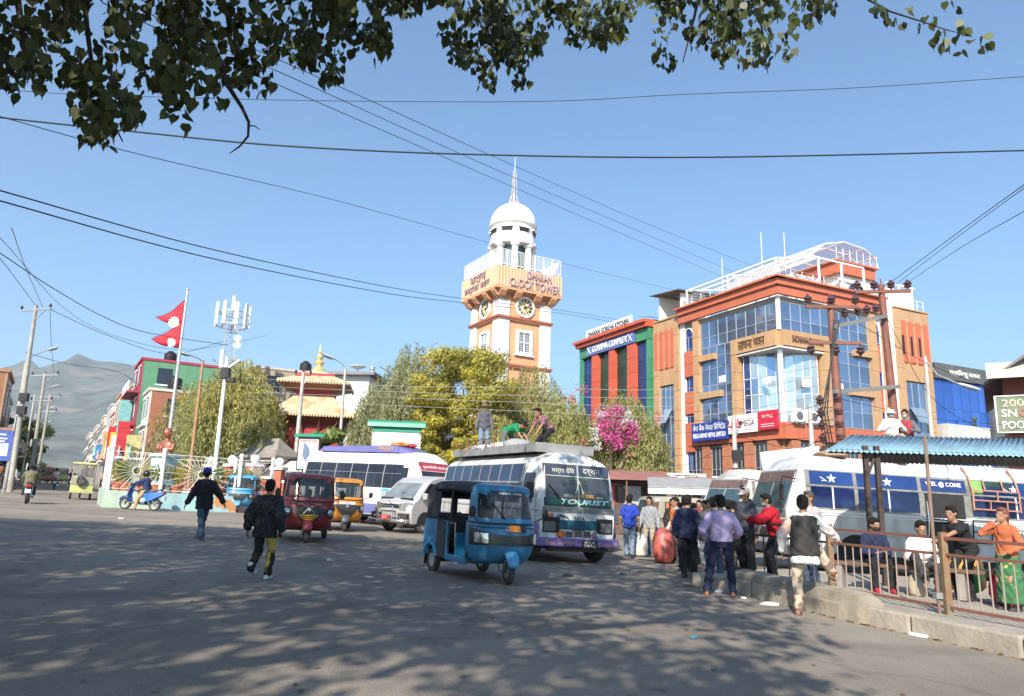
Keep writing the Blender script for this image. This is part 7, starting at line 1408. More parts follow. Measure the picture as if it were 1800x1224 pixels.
spec = [(6.5, 6.5, 11.4, (.10, .26, .15), (.36, .03, .07), 4, 'crimson fronted house with green side wall by the flag', [(1.2, 3, 6, (.5, .04, .05)), (3, 5, 8, (.2, .45, .45))]), (7, 9, 8.2, (.5, .42, .3), (.55, .45, .3), 3, 'cream house next to the crimson one', [(1, 2.6, 5, (.6, .6, .6)), (4, 3, 5.5, (.6, .45, .05))]), (6, 9, 7.6, (.3, .25, .2), (.42, .34, .27), 3, 'brown plaster house with vertical boards', [(1, 2.8, 6.2, (.6, .02, .03)), (3, 3, 5, (.65, .65, .65))]),
        (8, 9, 8.6, (.52, .27, .15), (.55, .3, .17), 3, 'peach house with a flat roof and pergola', [(2, 3, 6, (.5, .3, .1))]), (7, 9, 7.2, (.5, .48, .45), (.5, .25, .2), 3, 'dusty red house up the street', None), (8, 9, 8.4, (.55, .53, .5), (.6, .58, .55), 3, 'white house up the street', [(2, 3, 5, (.05, .2, .4))]), (7, 9, 6.6, (.45, .35, .25), (.5, .42, .32), 2, 'tan two storey house up the street', None), (9, 9, 8.0, (.6, .55, .5), (.55, .5, .45), 3, 'pale house far up the street', None), (9, 9, 7.0, (.5, .3, .25), (.55, .4, .35), 3, 'pinkish house far up the street', None), (12, 9, 7.6, (.55, .52, .5), (.6, .55, .5), 3, 'off white house near the end of the street', None), (14, 9, 6.5, (.5, .45, .4), (.5, .45, .4), 2, 'grey house near the end of the street', None), (18, 9, 7.5, (.52, .48, .44), (.55, .5, .45), 3, 'last house at the end of the street', None)]
s = 0
for i, (w, d, h, c1, c2, fl, lb, sg) in enumerate(spec): p = O+D2*s; house(p, w-.15, d, h*(1 if i == 0 else 1.18), lb, c1, c2, fl, detail=2 if i < 2 else (1 if i < 7 else 0), balc=i < 8, sign=sg); s += w
house((-28.2, 57.5), 4.2, 5, 8.0, 'brick and white house with stepped balconies behind the bust', (.32, .12, .07), (.58, .55, .5), 3, detail=2, sign=[(1, 2.6, 4.5, (.5, .45, .2))])
house((-23.4, 66.0), 5.0, 14, 11.6, 'brown topped house with solar panels behind the weeping trees', (.35, .27, .2), (.5, .45, .4), 4, detail=2)
spl = [(-30.6, 51.5, 7, 7.6, (.30, .14, .07), (.36, .2, .12), 'brown panelled house at the left edge'), (-36.2, 60.0, 8, 6.8, (.4, .4, .38), (.45, .5, .48), 'grey green house behind the leaning pole'), (-41.6, 69.5, 9, 5.6, (.25, .22, .2), (.35, .3, .27), 'low dark house beyond the leaning pole')]
for x, y, w, h, c1, c2, lb in spl: p = V((x, y))+D2*w; house((p.x-3.4, p.y-2), w-.2, 8, h, lb, c1, c2, 2, side=1, detail=1, tank=False)
def longhall():
    T = thing('long_hall', 'long white building with a shiny metal roof behind the pagoda', 'building', (-34, 78, gz(-34, 78)), rad(-6)); MB().box(0, 0, -1, 19.5, 9, 11.2).build('wall', mat('hall_white', (.72, .72, .72), .7, dirt_shade=.15), T)
    MB().prism([(-.9, 11.2), (5, 12.9), (9.9, 11.2), (9.9, 11.05), (-.9, 11.05)], -.5, 20.2, 'x').build('roof', mat('metal_roof', (.42, .46, .52), .35, .5, var=.08), T)
    for i in range(17): MB().box(.5+i*1.12, -.06, 9.2, 1.2+i*1.12, .02, 10.7).build('window', DGL, T); MB().box(1.3+i*1.12, -.2, 8.6, 1.42+i*1.12, -.02, 11.0).build('rib', WHITE, T)
    for x in (6, 12, 19): MB().cyl((x, 2, 11.5), (x, 2, 13.4), .2, n=10).build('vent_pipe', STEEL, T); MB().cyl((x, 2, 13.4), (x, 2, 13.7), .32, n=10).build('vent_cap', STEEL, T)
    W = thing('white_annexe', 'tall plain white annexe with flat eave right of the pagoda', 'building', (-16.5, 62, gz(-16.5, 62)), rad(-6)); MB().box(0, 0, -1, 4.6, 6, 10.6).build('wall', MATS['hall_white'], W); MB().box(-.6, -.7, 10.6, 5.2, 6.5, 10.85).build('roof', mat('annexe_roof', (.2, .19, .2), .7), W); MB().lathe([(.05, 0), (.7, .25), (.72, .3)], 16, (3.2, 1, 11.3), 'z').build('dish', WHITE, W); MB().cyl((3.2, 1, 10.8), (3.2, 1, 11.4), .05, n=6).build('dish_mount', STEEL, W)
    for k in range(4): MB().box(-.05, 1+k*1.1, 7.5, 0, 1.5+k*1.1, 9.6).build('window', DGL, W)
longhall()
for i, (x, y, h, r, lb) in enumerate(((-44.5, 64, 6.4, 2.2, 'dark roadside tree behind the second pole'), (-52.5, 79, 7.0, 2.6, 'dark roadside tree up the left kerb'), (-64, 99, 7.5, 3.2, 'dark roadside tree at the bend of the street'), (-80, 124, 8.5, 4, 'hazy tree at the end of the street'))): feather_tree(x, y, h, r, lb, DKG, 3500, 30+i, zlo=.2, leaf=(.2, .35), name='roadside_tree', group='trees up the street')
def banner():
    T = thing('street_banner', 'blue and white banner board on posts at the left edge', 'sign', (-28.0, 41.5, gz(-28, 41.5)), rad(24)); T.matrix_world = T.matrix_world @ Matrix.Translation((-.5, 0, 0)) @ Matrix.Diagonal((.72, 1, .88, 1)); MB().box(-1.2, -.05, 2.0, 1.15, .05, 3.9).build('board', mat('banner_blue', (.06, .10, .38), .5), T); wm = MATS['sign_white']
    MB().box(-1.0, -.062, 2.3, .95, -.055, 3.1).build('photo_panel', mat('banner_photo', (.5, .55, .62), .5, var=.4, scale=2.5), T)
    for z, w in ((3.6, 1.4), (3.35, 1.6), (3.17, 1.3)): MB().box(-w/2, -.06, z, w/2, -.052, z+.08).build('text_line', wm, T)
    for q in (-1.1, 1.05): MB().bar((q, .08, -.2), (q, .08, 4.0), .08).build('post', STEEL, T)
    W = thing('left_walkway', 'raised footpath along the left side of the street', 'pavement', (-24.8, 30, gz(-24.8, 30))); W['kind'] = 'structure'; W.name = 'footpath'
    p = [V((-22, 28)), V((-34.2, 50)), V((-69, 111)), V((-112, 183)), V((-116, 180)), V((-40, 50)), V((-27, 27))]; n = len(p); o = W.location
    MB().add([V((q.x, q.y, gz(q.x, q.y)+.18))-o for q in p]+[V((q.x, q.y, gz(q.x, q.y)-.2))-o for q in p], [tuple(range(n))]+[(i, (i+1) % n, (i+1) % n+n, i+n) for i in range(n)]).build('path_slab', PAVM, W)
banner()
# ------------------------------------------------------------------ people (local +X is the way they face)
REMESH = []
SKIN = mat('skin_brown', (.33, .17, .105), .55, var=.1, scale=9); HAIR = mat('black_hair', (.014, .012, .011), .85, var=.4, scale=30, bump=.8, bscale=60, spec=.25); SOLE = mat('shoe_dark', (.04, .035, .035), .6); SHW = mat('shoe_white_trim', (.6, .6, .6), .6, col2=(.05, .05, .05), scale=14); BROWNL = mat('brown_leather', (.20, .07, .04), .5)
def cloth(name, c, c2=None, sc=10, mix=(.5, .55)): return mat('cloth_'+name, c, .9, var=.14, scale=5, bump=.55, bscale=11, spec=.2, col2=c2, mix2=mix) if c2 is None else mat('cloth_'+name, c, .9, var=.1, scale=sc, bump=.4, bscale=11, spec=.2, col2=c2, mix2=mix)
def plaid(name, c1, c2, sc=26):
    k = 'cloth_'+name
    if k in MATS: return MATS[k]
    m = mat(k, c1, .9, var=.1, scale=6, bump=.5, bscale=11, spec=.2); t = m.node_tree; N = t.nodes; L = t.links; b = N['Principled BSDF']; src = b.inputs['Base Color'].links[0].from_socket; tc = [n for n in N if n.type == 'TEX_COORD'][0]
    for ax in ('X', 'Z', 'Y'):
        w = N.new('ShaderNodeTexWave'); w.bands_direction = ax; w.inputs['Scale'].default_value = sc; L.new(tc.outputs['Object'], w.inputs['Vector'])
        r = N.new('ShaderNodeMapRange'); r.inputs[1].default_value = .72; r.inputs[2].default_value = .8; r.inputs[4].default_value = .6; L.new(w.outputs['Fac'], r.inputs[0])
        x = N.new('ShaderNodeMix'); x.data_type = 'RGBA'; x.inputs[7].default_value = (*c2, 1); L.new(r.outputs[0], x.inputs[0]); L.new(src, x.inputs[6]); src = x.outputs[2]
    L.new(src, b.inputs['Base Color']); return m
def caps(mb, a, b, r0, r1, n=10):
    a, b = V(a), V(b); d = (b-a); L = max(d.length, 1e-5); d = d/L; u = d.orthogonal().normalized(); w = d.cross(u); rings = []
    for c, r, sgn in ((a, r0, -1), (b, r1, 1)):
        ts = (-1.45, -.9, -.4, 0) if sgn < 0 else (0, .4, .9, 1.45)
        for t in ts: rings.append([c+d*r*math.sin(t)+(u*math.cos(2*math.pi*j/n)+w*math.sin(2*math.pi*j/n))*r*math.cos(t) for j in range(n)])
    mb.loft(rings)
def ik(a, b, l1, l2, pole):
    a, b = V(a), V(b); d = b-a; L = min(d.length, (l1+l2)*.999); d = d.normalized(); x = (l1*l1-l2*l2+L*L)/(2*L); h = math.sqrt(max(0, l1*l1-x*x)); p = V(pole); p = (p-d*p.dot(d)).normalized()
    return a+d*x+p*h, a+d*L
def rm(name, mb, m, T, vox):
    o = mb.build(name, m, T); r = o.modifiers.new('r', 'REMESH'); r.mode = 'VOXEL'; r.voxel_size = vox; r.use_smooth_shade = True
    s = o.modifiers.new('s', 'SMOOTH'); s.factor = .5; s.iterations = 4; REMESH.append(o); return o
TOR = [(-.12, .15, .105), (-.02, .166, .12), (.12, .148, .108), (.25, .158, .115), (.36, .174, .12), (.42, .168, .105), (.46, .13, .088), (.495, .075, .068), (.55, .055, .058)]
def person(x, y, face, label, top, bottom, h=1.68, z=None, feet=None, hands=None, hip=(0, 0, .92), lean=0, side=0, head=(0, 0), sleeve=1, hem=-.13, puff=.018, shoe=None, hair=True, cap=None, near=False, vest=None, mask=None, female=False, group='people in the square', helmet=None, hand_rel=False, skirt=None, matrix=None, open_collar=False, elbow=None):
    s = h/1.70; zz = gz(x, y) if z is None else z; ang = math.atan2(face[1], face[0]); vox = .0125 if near else .021
    body = MB(); feet = feet or [(.0, .10, .08), (.02, -.10, .08)]; hands = hands or [(.06, .27, .82), (.06, -.27, .82)]
    hp = V(hip); q = Quaternion((0, 1, 0), lean) @ Quaternion((1, 0, 0), side); U = q @ V((0, 0, 1)); F = q @ V((1, 0, 0)); Lf = q @ V((0, 1, 0))
    def tp(t, yy=0, xx=0): return hp+U*t+Lf*yy+F*xx
    def rings(inf, t0=-9, t1=9, wmul=1):
        R = [r for r in TOR if t0 <= r[0] <= t1]; out = []
        for t, hw, hd in R: out.append([tp(t, (hw*wmul+inf)*math.cos(a), (hd+inf)*math.sin(a)) for a in np.linspace(0, 2*math.pi, 16, endpoint=False)])
        return out
    body.loft(rings(-.012))
    sh = [tp(.405, .16), tp(.405, -.16)]; legs = []; arms = []
    for i, sg in ((0, 1), (1, -1)):
        hj = hp+Lf*sg*.088+V((0, 0, -.02)); kn, an = ik(hj, feet[i], .43, .42, F*1.0+Lf*sg*.12+V((0, 0, .15))); legs.append((hj, kn, an)); caps(body, hj, kn, .072, .05); caps(body, kn, an, .05, .036)
        pole = V(elbow[i]) if elbow else -F*.9+Lf*sg*.55-U*.2
        el, wr = ik(sh[i], hands[i], .285, .255, pole); arms.append((sh[i], el, wr)); caps(body, sh[i], el, .05, .038); caps(body, el, wr, .038, .027)
        d = (wr-el).normalized(); sd = d.cross(F if abs(d.dot(F)) < .9 else U).normalized()*sg; nn = d.cross(sd).normalized()
        pc = wr+d*.05; ring = []
        for t, ww in ((-.04, .025), (.0, .036), (.04, .04), (.06, .036)): ring.append([pc+d*t+nn*ww*math.cos(a)+sd*.014*math.sin(a) for a in np.linspace(0, 2*math.pi, 10, endpoint=False)])
        body.loft(ring)
        for k, (o, ln) in enumerate(((-.03, .062), (-.011, .075), (.011, .07), (.03, .055))):
            p = pc+d*.05+nn*o; m1 = p+d*ln*.55+sd*.012; caps(body, p, m1, .0085, .008, 6); caps(body, m1, m1+d*ln*.4+sd*.028, .008, .007, 6)
        p = pc-d*.01+nn*-.035; caps(body, p, p-nn*.025+d*.03+sd*.01, .01, .009, 6); caps(body, p-nn*.025+d*.03+sd*.01, p-nn*.022+d*.062+sd*.02, .009, .007, 6)
        caps(body, an+V((0, 0, .0)), an+V((.02, 0, -.03)), .036, .04)
    yaw, pit = head; hq = q @ Quaternion((0, 0, 1), yaw) @ Quaternion((0, 1, 0), pit-lean*.4); hc = tp(.5)+ (hq @ V((.02, 0, .135)))
    def HP(a, b, c): return hc+(hq @ V((a, b, c)))
    caps(body, tp(.48), HP(-.015, 0, -.07), .055, .05)
    def ell(mb, c, r, n=16, m=12):
        t = MB().ball((0, 0, 0), r, n, m); mb.add([HP(*(V(c)+V(p))) for p in t.v], t.f)
    ell(body, (-.005, 0, .02), (.098, .077, .108)); ell(body, (.03, 0, -.05), (.062, .058, .07)); caps(body, HP(.085, 0, .02), HP(.11, 0, -.015), .012, .016, 8); ell(body, (.082, 0, -.062), (.02, .026, .012), 8, 6); ell(body, (.078, 0, .038), (.02, .055, .012), 8, 6); ell(body, (.06, 0, -.1), (.03, .03, .022), 8, 6)
    for sg in (1, -1): ell(body, (-.01, sg*.08, -.005), (.024, .012, .034), 8, 6)
    P = rm('person', body, SKIN, None, vox); M = Matrix.LocRotScale(V((x, y, zz)), Quaternion((0, 0, 1), ang), V((s, s, s)))
    P.matrix_world = M if matrix is None else matrix @ Matrix.Diagonal((s, s, s, 1)); tag(P, label, 'person', group)
    if near:
        for sg in (1, -1):
            e = MB(); ell(e, (.078, sg*.033, .012), (.014, .016, .011), 10, 8); e.build('eye', mat('eye_dark', (.03, .02, .02), .3, col2=(.6, .6, .6), scale=60), P, smooth=True)
    # garments
    t = MB(); t.loft(rings(puff, hem if hem > -.12 else -.12, .5)); 
    if hem < -.12:
        lo = [tp(hem, (.16+puff+.012)*math.cos(a), (.118+puff+.012)*math.sin(a)) for a in np.linspace(0, 2*math.pi, 16, endpoint=False)]; hi = rings(puff, -.12, .0)[-1]; t.loft([lo, rings(puff+.005, -.12, -.12)[0], hi])
    for a, el, wr in arms:
        caps(t, a, el, .052+puff, .045+puff)
        if sleeve >= 1: caps(t, el, el.lerp(wr, .93), .046+puff*.9, .036+puff*.7)
        elif sleeve < .5: t.f = t.f[:-0] if False else t.f
    if sleeve < .5:
        t = MB(); t.loft(rings(puff, hem if hem > -.12 else -.12, .5))
        if sleeve >= 0:
            for a, el, wr in arms: caps(t, a, a.lerp(el, .6), .053+puff, .055+puff)
    rm('shirt', t, top, P, vox)
    if vest is not None: t = MB(); t.loft(rings(puff+.016, -.12, .49)); rm('vest', t, vest, P, vox)
    if bottom is not None:
        t = MB(); t.loft(rings(.012, -.13, .0))
        for hj, kn, an in legs: caps(t, hj, kn, .096, .075); caps(t, kn, kn.lerp(an, .98), .075, .066)
        caps(t, legs[0][0], legs[1][0], .095, .095); rm('trousers', t, bottom, P, vox)
    if skirt is not None:
        z0, m_ = skirt; a0 = [hp+V(((.15+.02)*math.sin(a), (.18)*math.cos(a), 0)) for a in np.linspace(0, 2*math.pi, 20, endpoint=False)]; a1 = [V((hp.x+.19*math.sin(a)+.015*math.sin(5*a), hp.y+.24*math.cos(a)+.015*math.cos(7*a), z0)) for a in np.linspace(0, 2*math.pi, 20, endpoint=False)]
        t = MB(); t.loft([a0, [p.lerp(r, .5)+V((0, 0, 0)) for p, r in zip(a0, a1)], a1]); rm('skirt', t, m_, P, vox)
    for i, (hj, kn, an) in enumerate(legs):
        d = (an-kn).normalized(); fw = (F-d*F.dot(d)).normalized() if feet[i][2] > .14 and not hand_rel else V((1, 0, 0)); up = fw.cross(V((0, 1, 0))).normalized()*-1; up = up if up.z > 0 or feet[i][2] > .14 else -up
        hl = an-fw*.05-up*.035; t = MB(); R = []
        for k, (l, w, hh) in enumerate(((-.03, .03, .05), (.0, .04, .075), (.08, .043, .075), (.16, .048, .055), (.215, .04, .04), (.24, .015, .02))): c = hl+fw*l; R.append([c+V((0, 1, 0))*w*sy+up*(hh*uz-.035) for sy, uz in ((-1, 0), (1, 0), (1.0, .5), (.55, 1), (-.55, 1), (-1.0, .5))])
        t.loft(R).build('shoe', shoe or SOLE, P, smooth=60)
    if hair:
        t = MB(); ell(t, (-.02, 0, .045), (.104, .09, .1)); ell(t, (-.05, 0, -.005), (.068, .084, .085)); ell(t, (.05, .01, .108), (.05, .065, .032), 10, 8)
        if female: ell(t, (-.075, 0, -.02), (.05, .06, .09)); caps(t, HP(-.09, 0, -.05), HP(-.11, 0, -.2), .035, .02)
        rm('hair', t, HAIR if hair is True else hair, P, .012 if near else .018)
    if cap is not None:
        t = MB(); rg = []
        for zc, r in ((.035, .112), (.08, .112), (.115, .098), (.14, .07), (.152, .02)): rg.append([HP(-.012+r*1.02*math.cos(a), r*.88*math.sin(a), zc) for a in np.linspace(0, 2*math.pi, 16, endpoint=False)])
        t.loft(rg); t.loft([[HP(-.0+r*math.cos(a)*1.0, .8*r*math.sin(a), zc-.03*(r > .15)*math.cos(a)) for r, zc in ((.09, .04), (.175, .03), (.175, .02), (.09, .03))] for a in np.linspace(-1.15, 1.15, 9)], closed=True); t.build('cap', cap, P, smooth=50)
    if helmet is not None:
        t = MB(); ell(t, (-.01, 0, .035), (.145, .125, .14)); t.build('helmet', helmet, P, smooth=True); t = MB(); ell(t, (.045, 0, .02), (.1, .1, .06)); t.build('visor', mat('visor_black', (.01, .01, .012), .15), P, smooth=True)
    if mask is not None: t = MB(); ell(t, (.05, 0, -.055), (.058, .066, .055)); t.build('face_mask', mask, P, smooth=True)
    return P
def walk(st=.3, ph=1, lift=.0): return [(st*ph, .09, .08), (-st*ph, -.09, .10+lift)]
C_ = cloth; BLK = C_('black', (.022, .022, .025)); NAVY = C_('navy', (.025, .032, .07)); JEAN = C_('denim', (.06, .085, .13)); GRY = C_('grey', (.12, .125, .14)); WHT = C_('white', (.62, .62, .63)); KHA = C_('khaki', (.34, .28, .2)); BRN = C_('brown', (.10, .075, .06)); OLV = C_('olive', (.16, .15, .09)); BLU = C_('royal', (.03, .06, .38)); CHAR = C_('charcoal', (.05, .05, .055)); WJ = C_('washed_jean', (.16, .22, .30))
PZ = .17
person(-7.15, 17.9, (-.72, .69), 'walker in black jacket, jeans and a blue cap crossing the road', BLK, JEAN, 1.68, feet=[(-.26, .09, .09), (.28, -.09, .08)], hands=[(.22, .33, .84), (-.22, -.38, .86)], hem=-.2, puff=.04, cap=C_('cap_blue', (.03, .05, .3)), near=True, head=(-.5, 0), lean=.06)
person(-3.6, 11.4, (.12, .99), 'boy in black hooded jacket and black and yellow trousers walking away', C_('speckled_black', (.02, .022, .025), (.036, .037, .04), 40), C_('yellow_black', (.02, .02, .02), (.45, .34, .08), 5, (.56, .6)), 1.47, feet=[(-.28, .07, .20), (.1, -.07, .08)], hands=[(-.05, .3, .84), (.0, -.3, .84)], hem=-.22, puff=.05, near=True, shoe=SHW, lean=.05)
person(3.6, 12.75, (.25, .97), 'man in lavender shirt and navy trousers standing with his back turned', C_('lavender', (.42, .33, .52)), C_('navy_trouser', (.02, .025, .055)), 1.66, feet=[(.0, .26, .08), (.05, -.17, .08)], hands=[(.16, .27, .96), (.2, -.24, .98)], near=True, shoe=BROWNL, hem=-.1, head=(.35, 0), puff=.03)
person(4.3, 11.05, (.42, .9), 'man in grey waistcoat and camouflage trousers with one boot on the barrier', WHT, C_('camo', (.46, .38, .29), (.16, .12, .09), 12, (.52, .56)), 1.7, feet=[(-.05, .1, .08), (.42, -.38, .52)], hip=(.04, -.02, .92), hands=[(.1, .3, .88), (.5, -.46, 1.05)], near=True, shoe=BROWNL, vest=C_('waistcoat', (.045, .042, .042)), hem=-.22, lean=.1, hand_rel=False, puff=.03)
person(5.45, 13.6, (-.85, -.3), 'man in white checked shirt and blue face mask behind the railing', plaid('white_check', (.60, .57, .57), (.22, .14, .16)), JEAN, 1.66, z=gz(5.45, 13.6)+PZ, hands=[(.2, .22, .9), (.22, -.2, .92)], near=True, mask=mat('mask_blue', (.25, .45, .6), .8), shoe=SHW, hem=-.2, hair=mat('brown_hair', (.06, .045, .035), .6), puff=.03)
person(4.95, 14.15, (-.9, .1), 'man in red jacket and striped track trousers leaning on the railing', C_('red', (.42, .015, .03)), BLK, 1.62, z=gz(4.9, 14.1)+PZ, hands=[(.42, .06, 1.17), (.44, -.08, 1.14)], lean=.28, hip=(-.08, 0, .91), near=True, mask=mat('mask_grey', (.3, .33, .35), .8), hem=-.18, puff=.035, shoe=SHW)
person(4.15, 15.2, (.2, .95), 'man in grey sweater standing in front of the lavender shirt man', GRY, JEAN, 1.66, near=True)
person(3.75, 15.7, (.5, .85), 'man in dark navy top half hidden left of the lavender shirt man', NAVY, BLK, 1.68)
person(5.05, 16.0, (-.8, -.5), 'man in a pale cap and slate jacket behind the red jacket man', C_('slate', (.06, .065, .08)), BLK, 1.72, z=gz(5, 16)+PZ, cap=C_('cap_pale', (.45, .38, .35)), near=True, hem=-.2, puff=.03)
person(3.86, 15.95+.2, (.35, .93), 'man with black backpack, dark checked shirt and brown trousers', plaid('dark_check', (.045, .06, .08), (.12, .14, .16), 20), C_('dark_brown', (.06, .047, .037)), 1.6, feet=[(.12, .12, .08), (-.12, -.1, .12)], hands=[(.1, .26, .84), (.28, -.3, 1.0)], near=True, shoe=SHW, puff=.03)
person(5.0, 19.0, (-.9, -.35), 'person in pale green shirt beside the blue bundle', C_('mint', (.12, .28, .22)), C_('pale_trouser', (.35, .4, .45)), 1.62, hands=[(.25, .2, 1.1), (.22, -.2, .95)])
person(4.38, 19.6, (-.92, -.2), 'conductor in orange vest and white shirt beside the pink sack', C_('pale_grey', (.42, .42, .44)), CHAR, 1.66, vest=C_('orange_vest', (.55, .16, .03)), near=True, hands=[(.2, .24, .9), (.15, -.24, .84)], hem=-.12)
person(4.05, 21.5, (-.45, -.9), 'man in khaki trousers and open dark jacket holding a white sack', C_('ash', (.28, .29, .31)), KHA, 1.66, hands=[(.1, .28, .82), (.12, -.28, .8)], near=True, shoe=SHW)
person(3.35, 20.7, (.1, 1), 'young man in royal blue shirt and washed jeans seen from behind', BLU, WJ, 1.66, sleeve=.4, feet=[(.1, .07, .08), (-.1, -.06, .09)], near=True)
person(3.0, 22.4, (.7, .7), 'worker in yellow reflective vest next to the tourist bus', C_('dull_blue', (.08, .1, .14)), BLK, 1.66, vest=C_('hi_vis', (.42, .55, .03)))
person(3.75, 23.0, (-.3, -.9), 'man in dark teal shirt behind the blue shirted man', C_('teal_dark', (.04, .07, .08)), BLK, 1.72)
person(5.6, 21.2, (-.6, -.8), 'bystander in dull red shirt between stall and rickshaw', C_('brick', (.28, .08, .07)), BLK, 1.6); person(4.9, 22.4, (.3, -.95), 'bystander in black shirt near the beige rickshaw', BLK, JEAN, 1.66)
SIT = dict(hip=(0, 0, .52), feet=[(.42, .12, .08), (.40, -.14, .08)])
person(4.05, 17.2, (.4, .9), 'man in navy pullover just beyond the backpack man', NAVY, BLK, 1.68); person(4.75, 17.5, (-.6, .7), 'man in ash grey shirt among the waiting crowd', C_('ash', (.28, .29, .31)), JEAN, 1.64); person(5.6, 17.5, (-.8, -.4), 'man in brown jacket near the star window bus nose', BRN, BLK, 1.7, z=gz(5.6, 17.5)); person(5.75, 22.6, (-.5, -.8), 'man in maroon sweater beside the beige rickshaw', C_('maroon', (.2, .04, .05)), BLK, 1.66); person(6.3, 24.0, (-.3, -.9), 'man in olive shirt behind the beige rickshaw', OLV, BLK, 1.66) 
for i, (x, y, f, t, b, lb) in enumerate(((3.2, 24.2, (.2, -.9), GRY, BLK, 'man in grey beyond the yellow vest worker'), (4.6, 20.6, (.5, .8), BRN, BLK, 'man in brown shirt between pink sack and khaki man'), (5.5, 18.4, (-.7, .6), CHAR, JEAN, 'man in charcoal shirt beside the star window bus corner'), (4.35, 18.3, (.7, .7), OLV, BLK, 'man in olive shirt in the middle of the crowd'), (6.6, 22.4, (-.6, -.6), WHT, GRY, 'man in white shirt between the two parked buses'), (4.95, 16.9, (.3, .95), CHAR, BRN, 'man in dark shirt and brown trousers beside the pale capped man'), (6.4, 26.0, (-.4, -.9), BLU, BLK, 'man in blue near the vendor stall'))): person(x, y, f, lb, t, b, 1.64, feet=walk(.1*(i % 3)))
def sit(x, y, face, label, top, bottom, z, **k): d = dict(SIT); d.update(k); return person(x, y, face, label, top, bottom, z=z, **d)
sit(6.55, 13.6, (-.1, -.99), 'seated man in navy jersey and black mask holding a red cap', NAVY, BLK, gz(6.5, 13.5)+PZ, hands=[(.32, .1, .66), (.32, -.1, .66)], near=True, mask=mat('mask_black', (.015, .015, .016), .8), head=(.3, .1), lean=.15, h=1.66, shoe=C_('red_shoe', (.4, .03, .05)))
sit(7.05, 13.0, (-.2, -.98), 'seated man in open white shirt with lowered black mask', WHT, CHAR, gz(7, 13)+PZ, hands=[(.36, .14, .6), (.3, -.1, .62)], near=True, lean=.2, head=(.15, .1), h=1.66, vest=None, feet=[(.4, .12, .08), (.52, -.1, .3)])
person(7.6, 12.7, (-.9, -.42), 'man in black t-shirt and backpack stretching his arm along the rail', BLK, BLK, 1.66, z=gz(7.6, 12.7)+PZ, lean=.6, hip=(-.12, 0, .88), hands=[(.7, .0, .95), (.35, -.12, .85)], near=True, sleeve=.4, head=(0, -.2))
person(7.62, 11.6, (-.95, -.25), 'woman in orange cardigan and green dress holding a phone to her ear', C_('orange_knit', (.46, .13, .06)), None, 1.52, z=gz(7.6, 11.6)+PZ, near=True, hands=[(.2, .2, .95), (.15, -.07, 1.42)], skirt=(.12, C_('green_print', (.05, .15, .07), (.35, .38, .1), 16, (.6, .66))), female=True, hair=mat('henna_hair', (.16, .05, .03), .6), hem=-.2, elbow=[(-.9, .5, -.2), (.5, -.8, -.9)])
MT = TATA.T.matrix_world
def onbus(lx, ly, yaw, label, top, bottom, **k): M = Matrix.LocRotScale((MT @ V((lx, ly, 2.72))), Quaternion((0, 0, 1), yaw), None); return person(0, 0, (1, 0), label, top, bottom, matrix=M, **k)
onbus(-5.6, -.35, rad(-80), 'loader standing on the bus roof in grey jacket with red straps', C_('grey_jacket', (.13, .12, .13)), WJ, near=True, vest=C_('grey_tee', (.1, .1, .12)), hands=[(.12, .28, .78), (.12, -.28, .78)], cap=C_('cap_olive', (.14, .12, .09)), h=1.6)
onbus(-4.5, .15, rad(-35), 'loader in bright green shirt bending over the roof load', C_('green', (.02, .22, .09)), GRY, near=True, lean=1.35, hip=(-.2, 0, .8), hands=[(.55, .2, .35), (.6, -.15, .35)], sleeve=.4, h=1.55, head=(0, .3))
onbus(-2.9, .35, rad(-140), 'loader in mottled plum shirt and black trousers lifting a bundle', C_('plum', (.20, .09, .11), (.33, .22, .22), 18), BLK, near=True, lean=.95, hip=(-.3, 0, .78), hands=[(.45, .16, .45), (.48, -.14, .42)], sleeve=.4, h=1.6, head=(0, -.3), feet=[(-.05, .14, .08), (-.25, -.14, .08)])
sit(10.3, 19.9, (-.2, -.95), 'man in white cap and white shirt sitting on the star window bus roof', WHT, KHA, 3.0, cap=C_('cap_white', (.65, .62, .55)), near=True, hands=[(.25, .2, .7), (.25, -.2, .7)], mask=MATS['mask_grey']); sit(10.75, 20.0, (-.7, -.7), 'man in grey sleeves and red vest sitting on the star window bus roof', GRY, BLK, 3.0, vest=C_('red_vest', (.35, .05, .06)), near=True, hands=[(.25, .2, .7), (.25, -.2, .7)], mask=MATS['mask_grey'])
RIDE = dict(hip=(-.22, 0, .84), hands=[(.36, .3, 1.0), (.36, -.3, 1.0)], lean=.15, group='riders and drivers')
HEL = mat('helmet_black', (.015, .015, .017), .25)
def rider(x, y, f, label, top, bottom, helmet=HEL, feet=None, near=False, **k): d = dict(RIDE); d.update(k); return person(x, y, f, label, top, bottom, helmet=helmet, hair=helmet is None, feet=feet or [(.1, .2, .38), (.1, -.2, .38)], near=near, **d)
rider(-15.15, 31.3, (-1, .06), 'scooter rider in dark blue jacket and beige trousers with one foot down', C_('ink_blue', (.035, .05, .12)), C_('beige', (.38, .27, .17)), feet=[(.05, .32, .07), (.12, -.2, .38)], near=True, puff=.03)
rider(-20.0, 31.6, (-.5, .87), 'rider in olive jacket on the dark motorbike', OLV, BLK, helmet=None, hem=-.15, puff=.05); rider(-14.2, 38.4, (.55, -.83), 'helmeted rider in grey on the red motorbike', GRY, BLK); rider(-13.2, 39.9, (.5, -.86), 'helmeted rider in dark jacket on the second red motorbike', CHAR, BLK)
